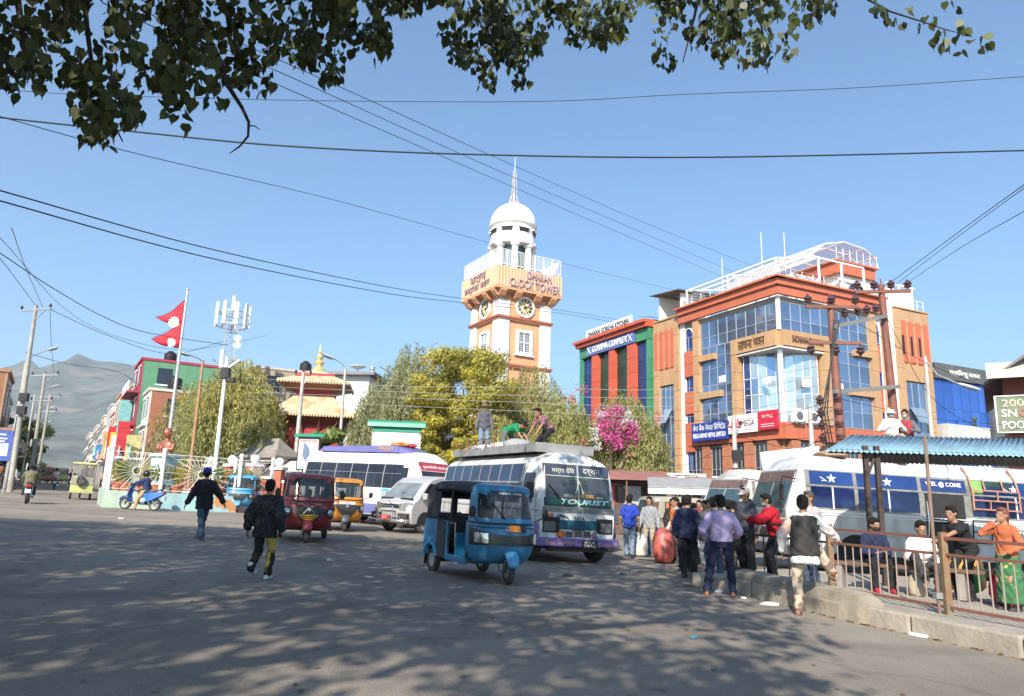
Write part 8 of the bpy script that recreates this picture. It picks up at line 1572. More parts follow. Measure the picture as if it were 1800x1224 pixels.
rider(-34.8, 58, (-.5, .87), 'rider in white shirt ahead in the street', WHT, GRY); rider(-41.4, 65, (-.5, .87), 'rider in pale green shirt near the left kerb', C_('sage', (.3, .38, .33)), GRY); rider(-38.2, 66, (-.5, .87), 'rider in maroon beside the tempo', C_('maroon', (.2, .04, .05)), BLK); rider(-1.6, 24.6, (-.3, .95), 'rider in bright blue jacket behind the blue rickshaw', C_('bright_blue', (.02, .09, .42)), NAVY, helmet=None, hem=-.15, puff=.04)
def driver(T, label, top, yy=0): M = T.matrix_world @ Matrix.Translation((.02, yy, .0)); return person(0, 0, (1, 0), label, top, BLK, matrix=M, hip=(.08, 0, .66), feet=[(.5, .14, .42), (.5, -.14, .42)], hands=[(.6, .28, 1.02), (.6, -.28, 1.02)], lean=.05, h=1.56, group='riders and drivers')
bpy.context.view_layer.update()
RK = [o for o in bpy.data.objects if o.name.startswith('auto_rickshaw')]
driver(RK[0], 'driver in red and white top inside the blue rickshaw', C_('red_white', (.5, .05, .05), (.6, .6, .6), 6)); driver(RK[1], 'driver in dark shirt inside the maroon rickshaw', CHAR); driver(RK[2], 'driver in brown shirt inside the orange rickshaw', BRN)
for i, (x, y, f, t, b, lb) in enumerate(((-35.1, 52.0, (.5, -.8), WHT, WHT, 'man all in white at the left kerb'), (-36.2, 53.6, (-.4, .9), GRY, BLK, 'man in grey shirt at the left kerb'), (-32.8, 50.0, (.4, .9), C_('cream', (.5, .48, .42)), BRN, 'man in cream shirt walking behind the motorbike'), (-39.6, 58.5, (-.5, .8), C_('pink', (.5, .25, .25)), GRY, 'person in pink by the second pole'), (-42.6, 63.0, (.5, -.8), BLU, GRY, 'person in blue farther up the left kerb'), (-38.0, 73.0, (.4, -.9), C_('rose', (.45, .1, .12)), BLK, 'shopper in red by the crimson house'), (-36.4, 69.5, (-.4, -.9), WHT, JEAN, 'shopper in white by the crimson house'), (-42.0, 78.0, (.4, -.9), KHA, BLK, 'shopper in khaki up the street'), (-22.0, 50.0, (.4, -.9), C_('scarlet', (.5, .04, .04)), BLK, 'person in scarlet behind the roundabout fence'), (-20.6, 49.0, (.6, -.8), GRY, BLK, 'person in grey behind the roundabout fence'), (-45.0, 84.0, (.4, -.9), NAVY, BLK, 'shopper in navy farther up the street'))): person(x, y, f, lb, t, b, 1.64, feet=walk(.18))
def folds(me):
    n = len(me.vertices); c = np.zeros(n*3, np.float32); me.vertices.foreach_get('co', c); c = c.reshape(-1, 3); q = np.zeros(n*3, np.float32); me.vertices.foreach_get('normal', q); q = q.reshape(-1, 3); x, y, z = c.T; p = float(len(me.polygons) % 17)
    d = .0055*np.sin(34*z+5*np.sin(13*x+p)+6*np.sin(12*y+1))+.004*np.sin(27*y+31*z*np.sign(y)+4*np.sin(19*x+p))+.003*np.sin(52*z-38*y+p)
    me.vertices.foreach_set('co', (c+q*d[:, None]).ravel()); me.update()
def bake():
    bpy.context.view_layer.update(); dg = bpy.context.evaluated_depsgraph_get(); new = []
    for o in REMESH: new.append(bpy.data.meshes.new_from_object(o.evaluated_get(dg)))
    for o, me in zip(REMESH, new): o.modifiers.clear(); nm = o.data.name; o.data = me; me.name = nm; folds(me) if nm.split('.')[0] in ('shirt', 'trousers', 'vest', 'skirt') else None; me.polygons.foreach_set('use_smooth', [True]*len(me.polygons))
bake()
# ------------------------------------------------------------------ bags, cow
def backpack(P, m, label):
    o = MB().loft([[(-.10-.14*q, w*.9, z), (-.10, w, z), (-.10, -w, z), (-.10-.14*q, -w*.9, z)] for z, w, q in ((.86, .13, .7), (.9, .16, 1.1), (1.15, .16, 1.0), (1.3, .13, .6), (1.34, .06, .2))]).build('backpack', m, smooth=60, bevel=.03); o.matrix_world = P.matrix_world @ Matrix.Translation((-.04, 0, 0)); tag(o, label, 'backpack')
for p in [o for o in bpy.data.objects if o.get('category') == 'person']:
    if p['label'].startswith('man with black backpack'): backpack(p, C_('pack_black', (.015, .015, .017)), 'black backpack on the man in the dark checked shirt')
lump(3.98, 19.3, gz(3.98, 19.3), .33, .28, .42, mat('pink_sack', (.50, .12, .10), .45, var=.3, scale=5, bump=.5, bscale=9), 'large translucent pink sack standing on the road', 61, group=None, cat='sack'); lump(3.72, 21.2, gz(3.7, 21.2), .24, .2, .3, LUG[0], 'white sack held beside the khaki trousers', 62, group=None, cat='sack'); lump(4.75, 19.4, gz(4.7, 19.4), .3, .28, .32, mat('clear_sack', (.38, .39, .38), .4, var=.3, bump=.5, bscale=9), 'grey white sack behind the orange vest man', 63, group=None, cat='sack'); lump(5.35, 19.9, gz(5.3, 19.9), .34, .3, .28, LUG[1], 'dark blue bundle on the road by the green shirt', 64, group=None, cat='sack'); lump(4.35, 22.2, gz(4.3, 22)+.0, .3, .3, .4, mat('blue_tub', (.03, .12, .45), .5), 'bright blue sack between khaki trousers and orange vest', 65, group=None, cat='sack')
lump(8.05, 12.3, gz(8, 12.3)+PZ, .3, .25, .3, mat('pink_bag', (.60, .02, .10), .4, var=.2, bump=.4, bscale=8), 'round hot pink plastic bag by the bench', 66, group=None, cat='bag'); lump(7.75, 12.9, gz(7.7, 12.9)+PZ+.1, .32, .26, .34, mat('green_orange_bag', (.05, .45, .12), .5, col2=(.65, .25, .02), scale=5, mix2=(.48, .52)), 'green and orange shopping bag by the bench', 67, group=None, cat='bag'); lump(6.9, 12.9, gz(7, 12.7)+PZ, .14, .13, .18, C_('pack_cream', (.42, .36, .28)), 'cream rucksack under the leaning man', 68, group=None, cat='bag')
def cow():
    x, y = -33.4, 48.6; mb = MB(); rg = []
    for xx, zc, ry, rz in ((-.75, 1.0, .1, .14), (-.65, 1.02, .24, .27), (-.3, 1.0, .29, .33), (.1, .98, .29, .33), (.45, 1.0, .25, .33), (.65, 1.08, .17, .27), (.85, 1.22, .11, .17), (1.0, 1.3, .1, .14), (1.12, 1.26, .1, .13), (1.3, 1.14, .07, .08), (1.38, 1.1, .05, .06)): rg.append([(xx, ry*math.cos(a), zc+rz*math.sin(a)) for a in np.linspace(0, 2*math.pi, 14, endpoint=False)])
    mb.loft(rg)
    for s in (-1, 1):
        caps(mb, (.5, s*.14, .8), (.48, s*.14, .42), .09, .05); caps(mb, (.48, s*.14, .42), (.5, s*.14, .05), .045, .04); caps(mb, (-.55, s*.16, .85), (-.45, s*.16, .55), .12, .07); caps(mb, (-.45, s*.16, .55), (-.62, s*.16, .4), .06, .045); caps(mb, (-.62, s*.16, .4), (-.58, s*.16, .05), .045, .04)
        caps(mb, (1.05, s*.1, 1.38), (1.02, s*.22, 1.36), .03, .02); caps(mb, (1.08, s*.07, 1.42), (1.1, s*.12, 1.56), .02, .008)
    caps(mb, (-.76, 0, 1.05), (-.84, 0, .5), .025, .03); caps(mb, (.3, 0, 1.3), (.15, 0, 1.36), .12, .08)
    o = mb.build('cow', mat('cow_brown', (.26, .12, .06), .8, var=.2, scale=3), smooth=60); o.matrix_world = Matrix.LocRotScale(V((x, y, gz(x, y)+.18)), Quaternion((0, 0, 1), rad(200)), None); tag(o, 'brown cow standing at the left edge of the street', 'cow')
cow()
# ------------------------------------------------------------------ overhead cables (points in metres)
CABM = mat('cable_black', (.015, .015, .018), .6, var=0); CABG = mat('cable_grey', (.30, .29, .28), .6, var=0)
CABLES = [
    ('thick black cable sagging right across the sky above the spire', [(-11.67, 14.00, 9.06), (-10.70, 14.00, 8.90), (-7.74, 14.00, 8.66), (-4.86, 14.20, 8.56), (-0.98, 14.60, 8.70), (4.24, 15.00, 9.01), (11.54, 15.50, 9.67), (12.67, 15.60, 9.80)], 0.019, 0),
    ('thin wire just under the hanging leaves', [(-14.30, 17.00, 11.36), (-11.54, 17.00, 11.21), (-8.38, 17.00, 11.21), (-4.50, 17.00, 11.25), (0.67, 17.00, 11.42), (4.13, 17.00, 11.73), (8.49, 17.00, 12.06), (12.89, 17.00, 12.53), (14.07, 17.00, 12.65)], 0.009, 0),
    ('topmost of three parallel wires slanting down to the office roof', [(-5.65, 9.00, 8.22), (-4.80, 11.00, 8.83), (-3.57, 14.00, 9.75), (0.24, 22.00, 11.90), (6.83, 34.00, 14.86), (17.03, 49.50, 18.22)], 0.008, 0),
    ('middle of three parallel wires slanting down to the office roof', [(-5.64, 9.00, 8.08), (-4.87, 11.00, 8.64), (-4.10, 13.00, 9.25), (-0.60, 21.00, 11.40), (5.23, 32.00, 14.03), (15.77, 49.50, 17.68)], 0.008, 0),
    ('lowest of three parallel wires slanting down to the office roof', [(-5.78, 9.00, 7.99), (-4.65, 11.00, 8.33), (-4.11, 13.50, 9.21), (-1.24, 20.00, 10.90), (4.05, 31.00, 13.60), (14.89, 49.50, 17.36)], 0.008, 0),
    ('wire dipping across the tower balcony to the office wing', [(-10.62, 13.00, 8.54), (-10.32, 13.50, 8.65), (-8.63, 16.00, 9.10), (-6.06, 24.00, 11.48), (-1.16, 40.00, 15.90), (3.69, 48.00, 17.50), (15.52, 59.00, 18.83)], 0.01, 0),
    ('upper of the twin cables crossing the clock faces', [(-8.76, 11.00, 6.18), (-8.56, 11.50, 6.24), (-7.33, 18.00, 7.47), (-4.87, 30.00, 10.17), (-2.32, 40.00, 12.60), (4.05, 52.00, 15.29), (10.65, 66.00, 18.23)], 0.014, 0),
    ('lower of the twin cables crossing the clock faces', [(-8.73, 11.00, 6.01), (-8.53, 11.50, 6.06), (-7.30, 18.00, 7.23), (-4.85, 30.00, 9.90), (-2.31, 40.00, 12.37), (4.05, 52.00, 15.07), (10.65, 66.00, 17.91)], 0.014, 0),
    ('wire falling from the top left to the camera pole', [(-15.26, 20.00, 8.25), (-15.29, 21.00, 8.26), (-16.85, 26.00, 8.66), (-17.68, 31.00, 8.83), (-17.15, 34.00, 8.82), (-15.70, 40.00, 9.56)], 0.016, 0),
    ('second wire falling from the top left behind the flag', [(-16.87, 22.00, 9.41), (-17.57, 24.00, 9.79), (-25.10, 40.00, 11.44), (-24.23, 44.00, 10.76), (-22.32, 50.00, 11.20), (-20.34, 60.00, 14.57)], 0.012, 0),
    ('wire from the leaning pole to the phone mast', [(-28.92, 45.00, 12.49), (-26.81, 48.00, 11.60), (-24.40, 52.00, 11.26), (-23.82, 60.00, 13.98)], 0.018, 0),
    ('wire between the leaning pole and the crimson house', [(-30.06, 45.00, 9.72), (-31.58, 52.00, 10.29), (-33.21, 62.00, 11.40), (-32.56, 66.00, 10.32)], 0.018, 0),
    ('upper wire running up the street between the poles', [(-28.99, 45.00, 12.49), (-33.05, 52.00, 11.90), (-37.49, 60.00, 10.91)], 0.015, 0),
    ('steep wire from the leaning pole crossarm to the upper left', [(-22.39, 30.00, 11.57), (-25.45, 36.00, 12.13), (-29.96, 45.00, 12.75)], 0.016, 0),
    ('steep wire from the leaning pole crossarm top', [(-17.96, 25.00, 10.54), (-23.41, 34.00, 11.84), (-29.48, 45.00, 12.65)], 0.014, 0),
    ('outer wire running from the upper right edge to the twin poles', [(9.30, 12.00, 7.48), (9.97, 13.50, 7.87), (12.80, 20.00, 9.52), (14.20, 27.60, 9.98)], 0.011, 0),
    ('inner wire running from the upper right edge to the twin poles', [(9.29, 12.00, 7.40), (9.96, 13.50, 7.80), (12.79, 20.00, 9.40), (15.11, 28.00, 10.41)], 0.009, 0),
    ('lower wire running from the right edge to the twin poles', [(9.24, 12.00, 6.95), (9.90, 13.50, 7.31), (12.75, 20.00, 9.00), (15.45, 28.00, 10.42)], 0.009, 0),
    ('highest of the four pale wires across the park trees', [(-16.02, 44.00, 8.42), (-7.21, 36.00, 6.96), (0.06, 34.00, 6.76), (7.53, 32.00, 6.61), (11.24, 26.00, 6.66)], 0.011, 1),
    ('second of the four pale wires across the park trees', [(-15.97, 44.00, 7.94), (-7.19, 36.00, 6.68), (0.07, 34.00, 6.39), (7.52, 32.00, 6.25), (11.25, 26.00, 6.29)], 0.011, 1),
    ('third of the four pale wires across the park trees', [(-15.93, 44.00, 7.53), (-7.17, 36.00, 6.40), (0.08, 34.00, 6.07), (7.51, 32.00, 5.85), (11.30, 26.00, 5.96)], 0.011, 1),
    ('lowest of the four pale wires across the park trees', [(-15.89, 44.00, 7.12), (-7.15, 36.00, 6.01), (0.09, 34.00, 5.67), (7.50, 32.00, 5.38), (11.34, 26.00, 5.59)], 0.011, 1),
    ('wire strung along the office front just above the bank boards', [(6.29, 40.00, 6.06), (11.61, 38.00, 6.06), (12.47, 32.00, 5.81), (11.36, 26.00, 5.37)], 0.012, 0),
    ('wire strung along the office front across the bank boards', [(6.29, 40.00, 5.29), (11.59, 38.00, 5.51), (12.44, 32.00, 5.24), (11.47, 26.00, 5.06)], 0.012, 0),
    ('sagging wire below the bank boards', [(6.29, 40.00, 4.53), (9.34, 40.00, 4.32), (11.58, 38.00, 5.13), (13.16, 34.00, 4.30), (11.52, 26.00, 4.56)], 0.012, 0),
    ('second sagging wire below the bank boards', [(6.29, 40.00, 4.08), (9.33, 40.00, 3.78), (11.57, 38.00, 4.84), (14.74, 36.00, 5.05)], 0.012, 0),
    ('wire from the twin poles down to the white lamp pole', [(14.28, 28.00, 9.92), (15.58, 29.00, 8.34), (17.12, 30.00, 6.46), (19.26, 31.00, 5.41), (21.35, 31.00, 4.81)], 0.012, 0),
    ('wire from the twin poles across the tan wing', [(11.77, 26.00, 8.72), (14.28, 28.00, 8.30), (17.27, 30.00, 7.65), (21.51, 32.00, 6.89)], 0.01, 0),
    ('low wire along the right buildings', [(11.57, 26.00, 5.47), (17.07, 30.00, 5.40), (20.22, 31.00, 5.37), (22.60, 31.00, 5.28)], 0.01, 0),
]
def smooth(P, n=7):
    P = [V(p) for p in P]; Q = [P[0]*2-P[1]]+P+[P[-1]*2-P[-2]]; o = []
    for i in range(1, len(Q)-2):
        for k in range(n):
            t = k/n; a, b, c, d = Q[i-1:i+3]; o.append(.5*((2*b)+(c-a)*t+(2*a-5*b+4*c-d)*t*t+(3*b-a-3*c+d)*t**3))
    return o+[P[-1]]
for lb, P, r, k in CABLES: tag(MB().tube(smooth(P), r, 5).build('overhead_cable', (CABM, CABG)[k], smooth=80), lb, 'cable', 'overhead cables')

FRINGE = np.array([int(q) for q in '-342 631 630 26 -331 610 528 27 175 814 770 40 -208 742 708 45 -211 949 813 27 -299 723 598 25 -603 734 658 44 -192 668 641 24 37 750 726 36 -241 776 766 29 -319 602 587 46 -116 748 750 39 219 870 845 33 -283 648 617 49 -283 723 603 42 -234 881 822 32 -399 586 596 45 307 878 772 32 -281 895 755 30 -36 762 693 29 -118 763 729 23 262 834 771 41 -334 864 822 36 -44 788 727 24 -41 839 825 49 270 906 812 44 -178 655 640 47 240 889 792 29 -494 612 577 48 155 977 928 27 -156 822 785 35 -302 679 568 47 253 912 852 23 -346 566 559 31 437 957 931 42 215 788 774 26 -268 687 619 48 -545 689 623 33 -476 701 698 43 -44 914 719 23 161 750 734 27 -227 840 742 27 -331 657 601 37 255 853 801 25 -56 937 899 46 -328 646 652 46 -190 857 765 49 232 844 828 24 344 943 846 49 -472 697 678 31 -273 581 502 40 391 924 873 37 -184 741 667 31 -279 647 622 30 355 741 760 46 94 761 702 44 46 827 828 43 -256 766 745 28 293 901 803 47 354 961 917 47 266 841 749 34 231 751 696 45 -439 711 529 38 -375 595 619 44 -399 577 557 46 290 775 765 27 -88 894 805 30 -422 577 517 37 -73 959 848 22 -48 858 804 47 90 974 890 49 177 802 685 25 -147 832 777 27 -12 780 685 35 -287 639 602 41 41 954 915 27 -478 691 685 34 -255 664 602 33 227 904 887 30 384 838 848 36 296 773 785 33 -192 680 638 38 282 956 855 25 -395 653 491 30 -241 846 709 36 -382 649 643 26 -39 835 791 32 -471 644 551 27 -298 817 711 38 22 945 798 26 -377 603 521 44 -308 691 604 42 -437 693 684 45 287 904 849 32 -212 919 850 36 240 909 795 40 -63 809 704 46 96 977 867 28 -325 640 507 27 -176 821 776 28 -99 931 858 27 105 857 800 34 -20 899 782 33 92 923 815 45 172 931 880 46 143 912 839 38 -292 895 832 26 254 803 752 33 2 956 747 23 -5 974 833 28 -37 827 765 37 -342 623 629 45 -334 669 654 43 187 768 782 25 -135 667 650 24 -347 664 568 43 64 835 775 33 -144 938 872 25 -202 950 828 38 -475 714 595 31 -383 665 666 38 207 927 845 23 -525 651 582 48 -202 732 682 32 -75 918 769 41 185 783 759 30 49 819 818 29 -520 679 558 29 -36 782 721 29 -154 685 617 28 -287 895 818 37 -75 861 841 38 204 976 840 48 -444 593 585 43 -301 586 547 26 -490 659 598 22 -157 714 647 45 -85 783 704 31 -166 756 711 32 -286 710 679 37 -13 811 786 32 -475 569 581 33 -318 708 672 38 -516 698 600 47 -23 771 697 38 -74 914 891 23 14 859 834 34 -258 840 804 46 -15 974 900 49 5 922 790 42 -2 861 847 48 134 802 800 37 392 874 826 47 -370 687 655 38 -465 659 604 34 73 926 800 22 -64 750 731 39 -351 682 583 32 -40 829 768 34 -370 578 504 33 -286 699 609 37 279 778 696 31 272 740 729 49 -17 821 722 48 -262 920 765 35 414 880 832 31 -238 745 736 28 -480 682 639 25 79 837 798 42 -200 918 862 34 -70 741 646 30 -299 934 806 23 -502 623 562 31 -83 968 862 23 -468 667 653 22 -171 820 718 43 -1 831 736 24 -448 718 522 27 245 795 691 29 227 955 858 39 -226 709 641 40 65 908 827 33 -34 834 783 41 97 783 780 37 -363 605 581 37 -157 916 834 26 -26 832 755 24 402 856 844 36 426 938 896 33 167 753 747 47 213 867 830 38 8 889 802 26 -35 809 720 30 244 877 859 34 283 899 815 43 -386 597 505 44 32 972 879 30 -103 793 761 23 -349 669 570 38 -328 633 548 47 -93 779 762 29 -552 660 656 27 -329 610 585 31 14 755 674 31 -548 697 687 44 -345 667 637 50 -159 706 716 45 -286 578 554 40 264 803 764 31 -67 762 681 43 379 942 815 44 -235 769 763 50 -529 692 678 25 -202 867 760 29 -123 815 779 27 98 932 815 26 -578 702 683 34 202 830 821 28 -277 855 817 38 336 779 734 25 276 815 775 37 -281 849 735 33 -202 692 674 47 37 802 740 24 96 786 697 22 -321 560 516 24 -518 651 557 36 -345 662 544 37 312 810 762 24 -55 944 780 46 -209 680 668 47 -477 587 554 46 302 761 765 44 -300 914 748 31 -3 943 778 46 -193 949 885 45 -50 974 885 27 -191 704 683 23 -398 569 512 47 -496 642 576 36 -338 579 483 42 120 856 767 35 -436 682 536 34 -462 667 637 34 113 832 828 24 186 802 798 48 -225 699 606 25 -429 701 599 35 -392 644 612 42 -274 580 535 44 -21 802 684 28 263 844 827 44 -480 637 647 47 -48 855 817 46 -158 761 749 42 -352 608 511 40 229 904 889 31 188 952 932 33 -486 639 547 38 -283 673 587 46 -297 873 781 28 -468 578 539 44 -301 863 738 28 -401 671 537 35 -462 630 546 27 108 793 722 31 -483 695 670 35 -185 955 915 29 191 792 784 32 -378 704 624 40 -27 780 704 39 -274 774 748 22 -242 627 607 39 100 752 700 39 110 813 765 45 -345 588 486 47 -188 877 766 49 -290 853 838 28 -405 641 522 41 -94 850 802 36 -222 868 751 49 260 938 876 22 -300 579 598 48 -318 623 595 40 -172 820 776 48 -594 723 608 47 332 978 806 25 -233 813 659 29 -411 642 555 26 -431 684 603 28 -265 808 800 38 -14 750 662 35 -271 745 713 24 -55 960 782 45 -73 805 684 31 -429 618 598 28 136 891 811 41 -354 677 582 36 -8 866 761 42 390 823 823 38 311 855 748 50 -354 573 470 32 -361 732 675 32 -287 777 693 28 -189 653 671 38 -7 947 771 28 -258 805 688 32 -289 570 507 34 63 858 841 35 -278 794 764 40 -261 928 736 42 -287 697 594 33 256 763 742 49 271 928 879 48 9 908 843 26'.split()]).reshape(-1, 4)/100.0
BOUGHS = [([(-3.66,6.60,7.09), (-3.40,6.60,6.42), (-3.23,6.60,6.04), (-2.99,6.60,5.63), (-2.88,6.60,5.36), (-2.71,6.60,5.12), (-2.63,6.60,4.97), (-2.62,6.60,4.82), (-2.69,6.60,4.71), (-2.78,6.60,4.63)], [0.05, 0.042, 0.036, 0.03, 0.024, 0.018, 0.015, 0.012, 0.009, 0.004]), ([(-2.63,6.60,4.93), (-2.57,6.60,4.93), (-2.51,6.60,4.89)], [0.008, 0.006, 0.003]), ([(-3.36,6.40,6.53), (-3.28,6.40,6.02), (-3.25,6.40,5.62)], [0.03, 0.022, 0.01]), ([(-4.28,6.20,6.46), (-4.07,6.20,5.60), (-3.93,6.20,5.08), (-3.76,6.20,4.79), (-3.59,6.20,4.52)], [0.03, 0.022, 0.016, 0.012, 0.006]), ([(-2.26,8.00,7.88), (-2.13,8.00,7.09), (-1.90,8.00,6.82), (-1.78,8.00,6.74)], [0.03, 0.022, 0.014, 0.006]), ([(-4.77,6.00,6.27), (-4.53,6.00,5.45), (-4.34,6.00,4.94)], [0.035, 0.025, 0.012]), ([(-2.40,7.50,7.62), (-2.39,7.50,6.72), (-2.18,7.50,6.15)], [0.03, 0.02, 0.008]), ([(-0.59,9.50,9.17), (-0.48,9.50,8.22), (-0.29,9.50,7.50)], [0.03, 0.02, 0.008]), ([(0.83,9.50,9.22), (0.97,9.50,8.28)], [0.03, 0.012]), ([(2.68,9.50,9.28), (2.50,9.50,8.42), (2.32,9.50,7.68)], [0.03, 0.02, 0.008]), ([(3.62,10.00,9.73), (3.66,10.00,8.53), (3.72,10.00,7.86)], [0.03, 0.018, 0.006]), ([(3.88,7.60,7.54), (4.04,7.60,7.32), (4.29,7.60,7.17), (4.65,7.60,7.05), (4.90,7.60,6.96), (5.16,7.60,6.89)], [0.018, 0.015, 0.012, 0.009, 0.007, 0.003])]
SPRAY = [(4.02,7.38,7.11), (4.08,7.36,7.03), (4.30,7.67,7.20), (4.27,7.46,6.97), (4.57,7.81,7.21), (4.60,7.72,7.30), (4.62,7.52,7.10), (4.79,7.61,7.09), (4.77,7.50,6.85), (4.83,7.45,6.76), (4.97,7.51,6.84), (5.01,7.45,6.93), (5.05,7.43,6.82), (5.10,7.40,6.73), (5.38,7.75,6.82), (5.11,7.65,6.75), (4.85,7.47,6.65), (4.75,7.44,6.67), (4.74,7.57,6.82), (5.53,7.80,7.01), (5.32,7.55,6.73), (5.09,7.64,7.26), (4.85,7.40,7.13), (4.53,7.53,6.95), (4.19,7.82,7.33)]
# ------------------------------------------------------------------ pipal tree overhead: trunk beside the viewer, canopy above, fringe hanging into view
def pipal():
    R = np.random.default_rng(11); base = V((-9.5, -7.0, gz(-9.5, -7))); T = thing('pipal_tree', 'large pipal tree whose leafy branches hang over the whole top', 'tree', base); o = np.array(base)
    LEAFV = leafmat('pipal_leaf', (.026, .038, .012), (.09, .11, .03), .4, .45, .25)
    sh = np.array([(0, .04), (.3, -.03), (.5, .3), (.34, .68), (.07, .95), (0, 1.22), (-.07, .95), (-.34, .68), (-.5, .3), (-.3, -.03)])
    def leaves(P, D, S, size, name):
        n = len(P); D = D/np.linalg.norm(D, axis=1, keepdims=True); S = S-D*np.sum(S*D, 1, keepdims=True); S /= np.linalg.norm(S, axis=1, keepdims=True); N = np.cross(D, S); k = len(sh)
        fold = (np.abs(sh[:, 0])*.35)[None, :, None]
        v = P[:, None]+size[:, None, None]*(sh[None, :, :1]*S[:, None]+sh[None, :, 1:]*D[:, None]+fold*N[:, None]); me = bpy.data.meshes.new(name)
        me.vertices.add(n*k); me.vertices.foreach_set('co', v.reshape(-1).astype(np.float32)); me.loops.add(n*k); me.loops.foreach_set('vertex_index', np.arange(n*k, dtype=np.int32)); me.polygons.add(n); me.polygons.foreach_set('loop_start', np.arange(0, n*k, k, dtype=np.int32)); me.polygons.foreach_set('loop_total', np.full(n, k, dtype=np.int32)); me.update(calc_edges=True); me.materials.append(LEAFV); return me
    # fringe twigs, 12 leaves each
    tw = FRINGE; m = 15; n = len(tw); t = np.tile(np.linspace(.0, 1, m), (n, 1)); a = R.uniform(0, 6.28, (n, m)); rr = R.uniform(.04, .15, (n, m))
    P = np.stack([tw[:, :1]+rr*np.cos(a), tw[:, 1:2]+rr*np.sin(a), tw[:, 2:3]-tw[:, 3:4]*t*.8], -1).reshape(-1, 3)-o; N = len(P)
    D = np.stack([R.normal(0, .4, N), R.normal(0, .4, N), -np.ones(N)], 1); S = R.normal(0, 1, (N, 3)); S[:, 2] *= .3; sz = R.uniform(.08, .13, N)
    sp = np.array(SPRAY); sp = np.repeat(sp, 2, 0)+R.normal(0, .03, (2*len(sp), 3))-o; ns = len(sp)
    P = np.vstack([P, sp]); D = np.vstack([D, np.stack([R.normal(0, .3, ns), R.normal(0, .3, ns), -np.ones(ns)], 1)]); S = np.vstack([S, R.normal(0, 1, (ns, 3))*[1, 1, .3]]); sz = np.append(sz, R.uniform(.09, .12, ns))
    W = P+o; ang = sz/np.linalg.norm(W-np.array([0, 0, EYE]), axis=1); vis = (W[:, 2]-EYE) < .74*W[:, 1]; order = np.argsort(-(ang*vis)); big = order[:300]; rest = order[300:]
    one = leaves(np.zeros((1, 3)), np.array([[0, 1., 0]]), np.array([[1., 0, 0]]), np.ones(1), 'leaf')
    for i in big:
        d = V(D[i]).normalized(); s = V(S[i]); s = (s-d*s.dot(d)).normalized(); M = Matrix((s, d, d.cross(s)*-1)).transposed().to_4x4(); M.translation = V(P[i]); link('leaf', one, T, M=M @ Matrix.Scale(sz[i], 4))
    # canopy that shades the road
    poly = [(-24, 2), (-24, 19), (-14, 21.5), (-8.5, 23), (-3, 22.5), (1.2, 19.5), (5.4, 16), (3.9, 11), (2.6, 7), (1, 3), (-6, -2), (-18, -3)]; px, py = np.array(poly).T
    def inside(x, y):
        c = np.zeros(len(x), bool); j = len(px)-1
        for i in range(len(px)):
            c ^= ((py[i] > y) != (py[j] > y)) & (x < (px[j]-px[i])*(y-py[i])/(py[j]-py[i]+1e-9)+px[i]); j = i
        return c
    NT = 6400; sx = R.uniform(-24, 6, NT*3); sy = R.uniform(-3, 26, NT*3); k = inside(sx, sy)
    clump = np.array([noise.noise(V((a*.55, b*.38, 2.2))) for a, b in zip(sx, sy)])+.24*(sx < -2); clump -= .10*((sx > -2.5) & (sy < 16)); k &= clump > R.uniform(-.6, .1, NT*3); sx, sy = sx[k][:NT], sy[k][:NT]; NT = len(sx)
    h = np.maximum(R.uniform(6.0, 11.5, NT), (sy+2.6)/2.6); f = h/sdir.z; C = np.stack([sx+sdir.x*f, sy+sdir.y*f, h+gz(0, 0)+(-.027*sx+.0104*sy)], 1)
    ok = C[:, 2] > 1.9+.80*np.maximum(C[:, 1], 0); C = C[ok]; n = len(C); m = 17
    P2 = (C[:, None]+R.normal(0, 1, (n, m, 3))*np.array([.3, .3, .26])).reshape(-1, 3)-o; N2 = len(P2); D2_ = np.stack([R.normal(0, .5, N2), R.normal(0, .5, N2), -np.ones(N2)], 1); S2 = R.normal(0, 1, (N2, 3))
    me = leaves(np.vstack([P[rest], P2]), np.vstack([D[rest], D2_]), np.vstack([S[rest], S2]), np.append(sz[rest], R.uniform(.12, .19, N2)), 'foliage'); link('foliage', me, T)['kind'] = 'stuff'
    # trunk and limbs
    tr = MB(); tr.tube([(0, 0, -.3), (.1, .1, 1.6), (.0, .3, 3.4), (.4, .8, 5.0)], [.95, .7, .6, .45], 14); tr.build('trunk', BARK, T, smooth=60)
    for i in range(10):
        a = rad(-100+i*22); L = 6+3*((i*7) % 3); e = V((math.cos(a+1.5)*L, math.sin(a+1.5)*L*.8, 8.2+(i % 3)*.9)); st = V((.3, .7, 4.7)); md = st.lerp(e, .5)+V((0, 0, .9)); MB().tube([st, st.lerp(md, .5)+V((0, 0, .3)), md, e], [.26, .2, .14, .05], 8).build('limb', BARK, T, smooth=60)
    BB = mat('dark_twig', (.035, .028, .022), .9, var=.2)
    for pts, rs in BOUGHS: MB().tube([V(p)-base for p in pts], list(rs), 7).build('branch', BB, T, smooth=60)
    p0 = V(BOUGHS[0][0][0]); MB().tube([V((.4, .8, 5.0)), V((2.5, 6.5, 7.6)), p0-base+V((0, 0, .0))], [.22, .14, .05], 8).build('limb', BARK, T, smooth=60); p0 = V(BOUGHS[-1][0][0]); MB().tube([V((.4, .8, 5.0)), V((6, 7, 8.8)), V((11.5, 12, 8.4)), p0-base], [.22, .14, .06, .018], 8).build('limb', BARK, T, smooth=60)
pipal()
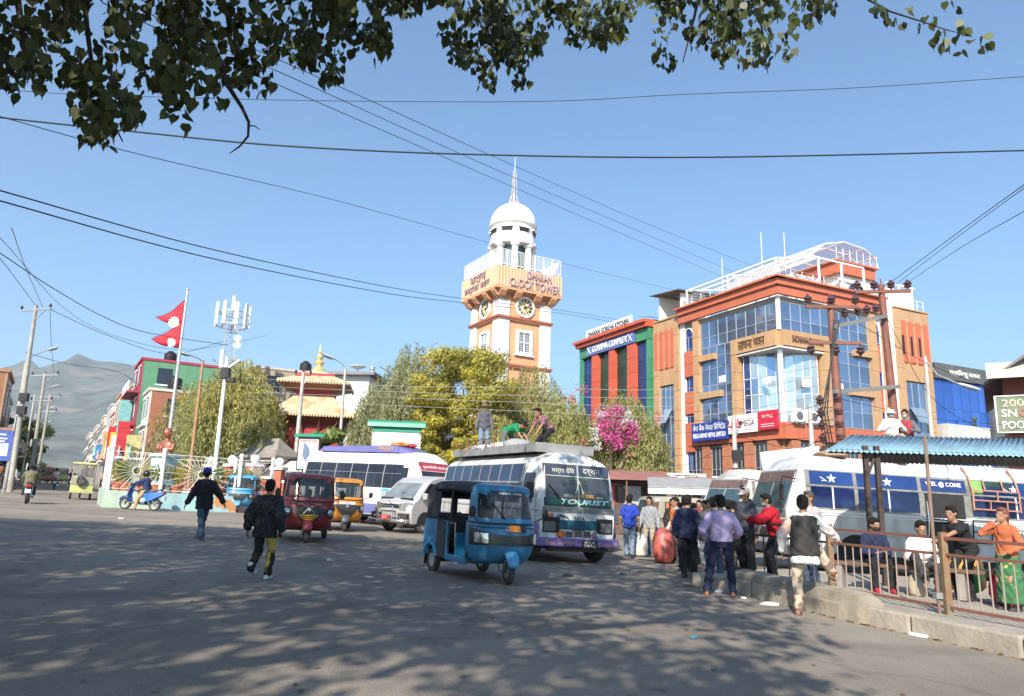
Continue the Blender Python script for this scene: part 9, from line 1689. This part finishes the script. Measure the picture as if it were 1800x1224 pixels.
def fallen():
    R = np.random.default_rng(3); n = 520; x = np.concatenate([R.uniform(-14, 5, 380), np.interp(R.uniform(0, 1, 140), np.linspace(0, 1, len(KP)), [p[0] for p in KP])-np.abs(R.normal(.05, .25, 140))]); y = np.concatenate([R.uniform(4, 20, 380), np.zeros(140)]); y[380:] = np.interp(x[380:], [p[0] for p in KP], [p[1] for p in KP])-.1
    ok = ~((x > 3.3) & (np.arange(n) < 380) & (y < 15)); x, y = x[ok], y[ok]; n = len(x); a = R.uniform(0, 6.28, n); C = np.stack([x, y, -.027*x+.0104*y+.012], 1); D = np.stack([np.cos(a), np.sin(a), R.normal(0, .12, n)], 1); S = np.stack([-np.sin(a), np.cos(a), R.normal(0, .12, n)], 1)
    o = link('fallen_leaves', leaf_mesh('fallen_leaves', C, D, S, R.uniform(.05, .1, n), R.uniform(.035, .07, n), leafmat('dry_leaf', (.17, .09, .04), (.33, .22, .09), .4))); tag(o, 'dry fallen leaves scattered over the road', 'leaves', kind='stuff')
fallen()
# ------------------------------------------------------------------ air
HZ = mat('haze_air', (.5, .5, .5)); t = HZ.node_tree; t.nodes.clear(); ov = t.nodes.new('ShaderNodeOutputMaterial'); pv = t.nodes.new('ShaderNodeVolumePrincipled')
pv.inputs['Color'].default_value = (.84, .91, 1, 1); pv.inputs['Density'].default_value = .00022; pv.inputs['Anisotropy'].default_value = .2; t.links.new(pv.outputs[0], ov.inputs['Volume'])
tag(MB().box(-5400, -900, -180, 5400, 6600, 640).build('haze', HZ), kind='stuff')
import OpenImageIO as oiio, sys, numpy as np
b=oiio.ImageBuf('/workdir/render_main.png'); a=b.get_pixels(oiio.UINT8)
for n,u,v in [('sky top',700,330),('sky mid',1500,250),('sky low',560,560),('road sun',300,910),('road sun2',1000,1000),('road shade',300,1100),('road shade2',700,1150),('sun br',1700,1180),('tower orange',940,590),('tower white',975,600),('mount',100,700),('tree',430,740),('yellow tree',800,700),('office tan',1290,750),('fascia',1300,520),('busfront',1000,905)]:
    x,y=int(u*1024/1800),int(v*696/1224); p=a[max(0,y-3):y+4,max(0,x-3):x+4,:3].reshape(-1,3).mean(0); print(n,p.round().astype(int))
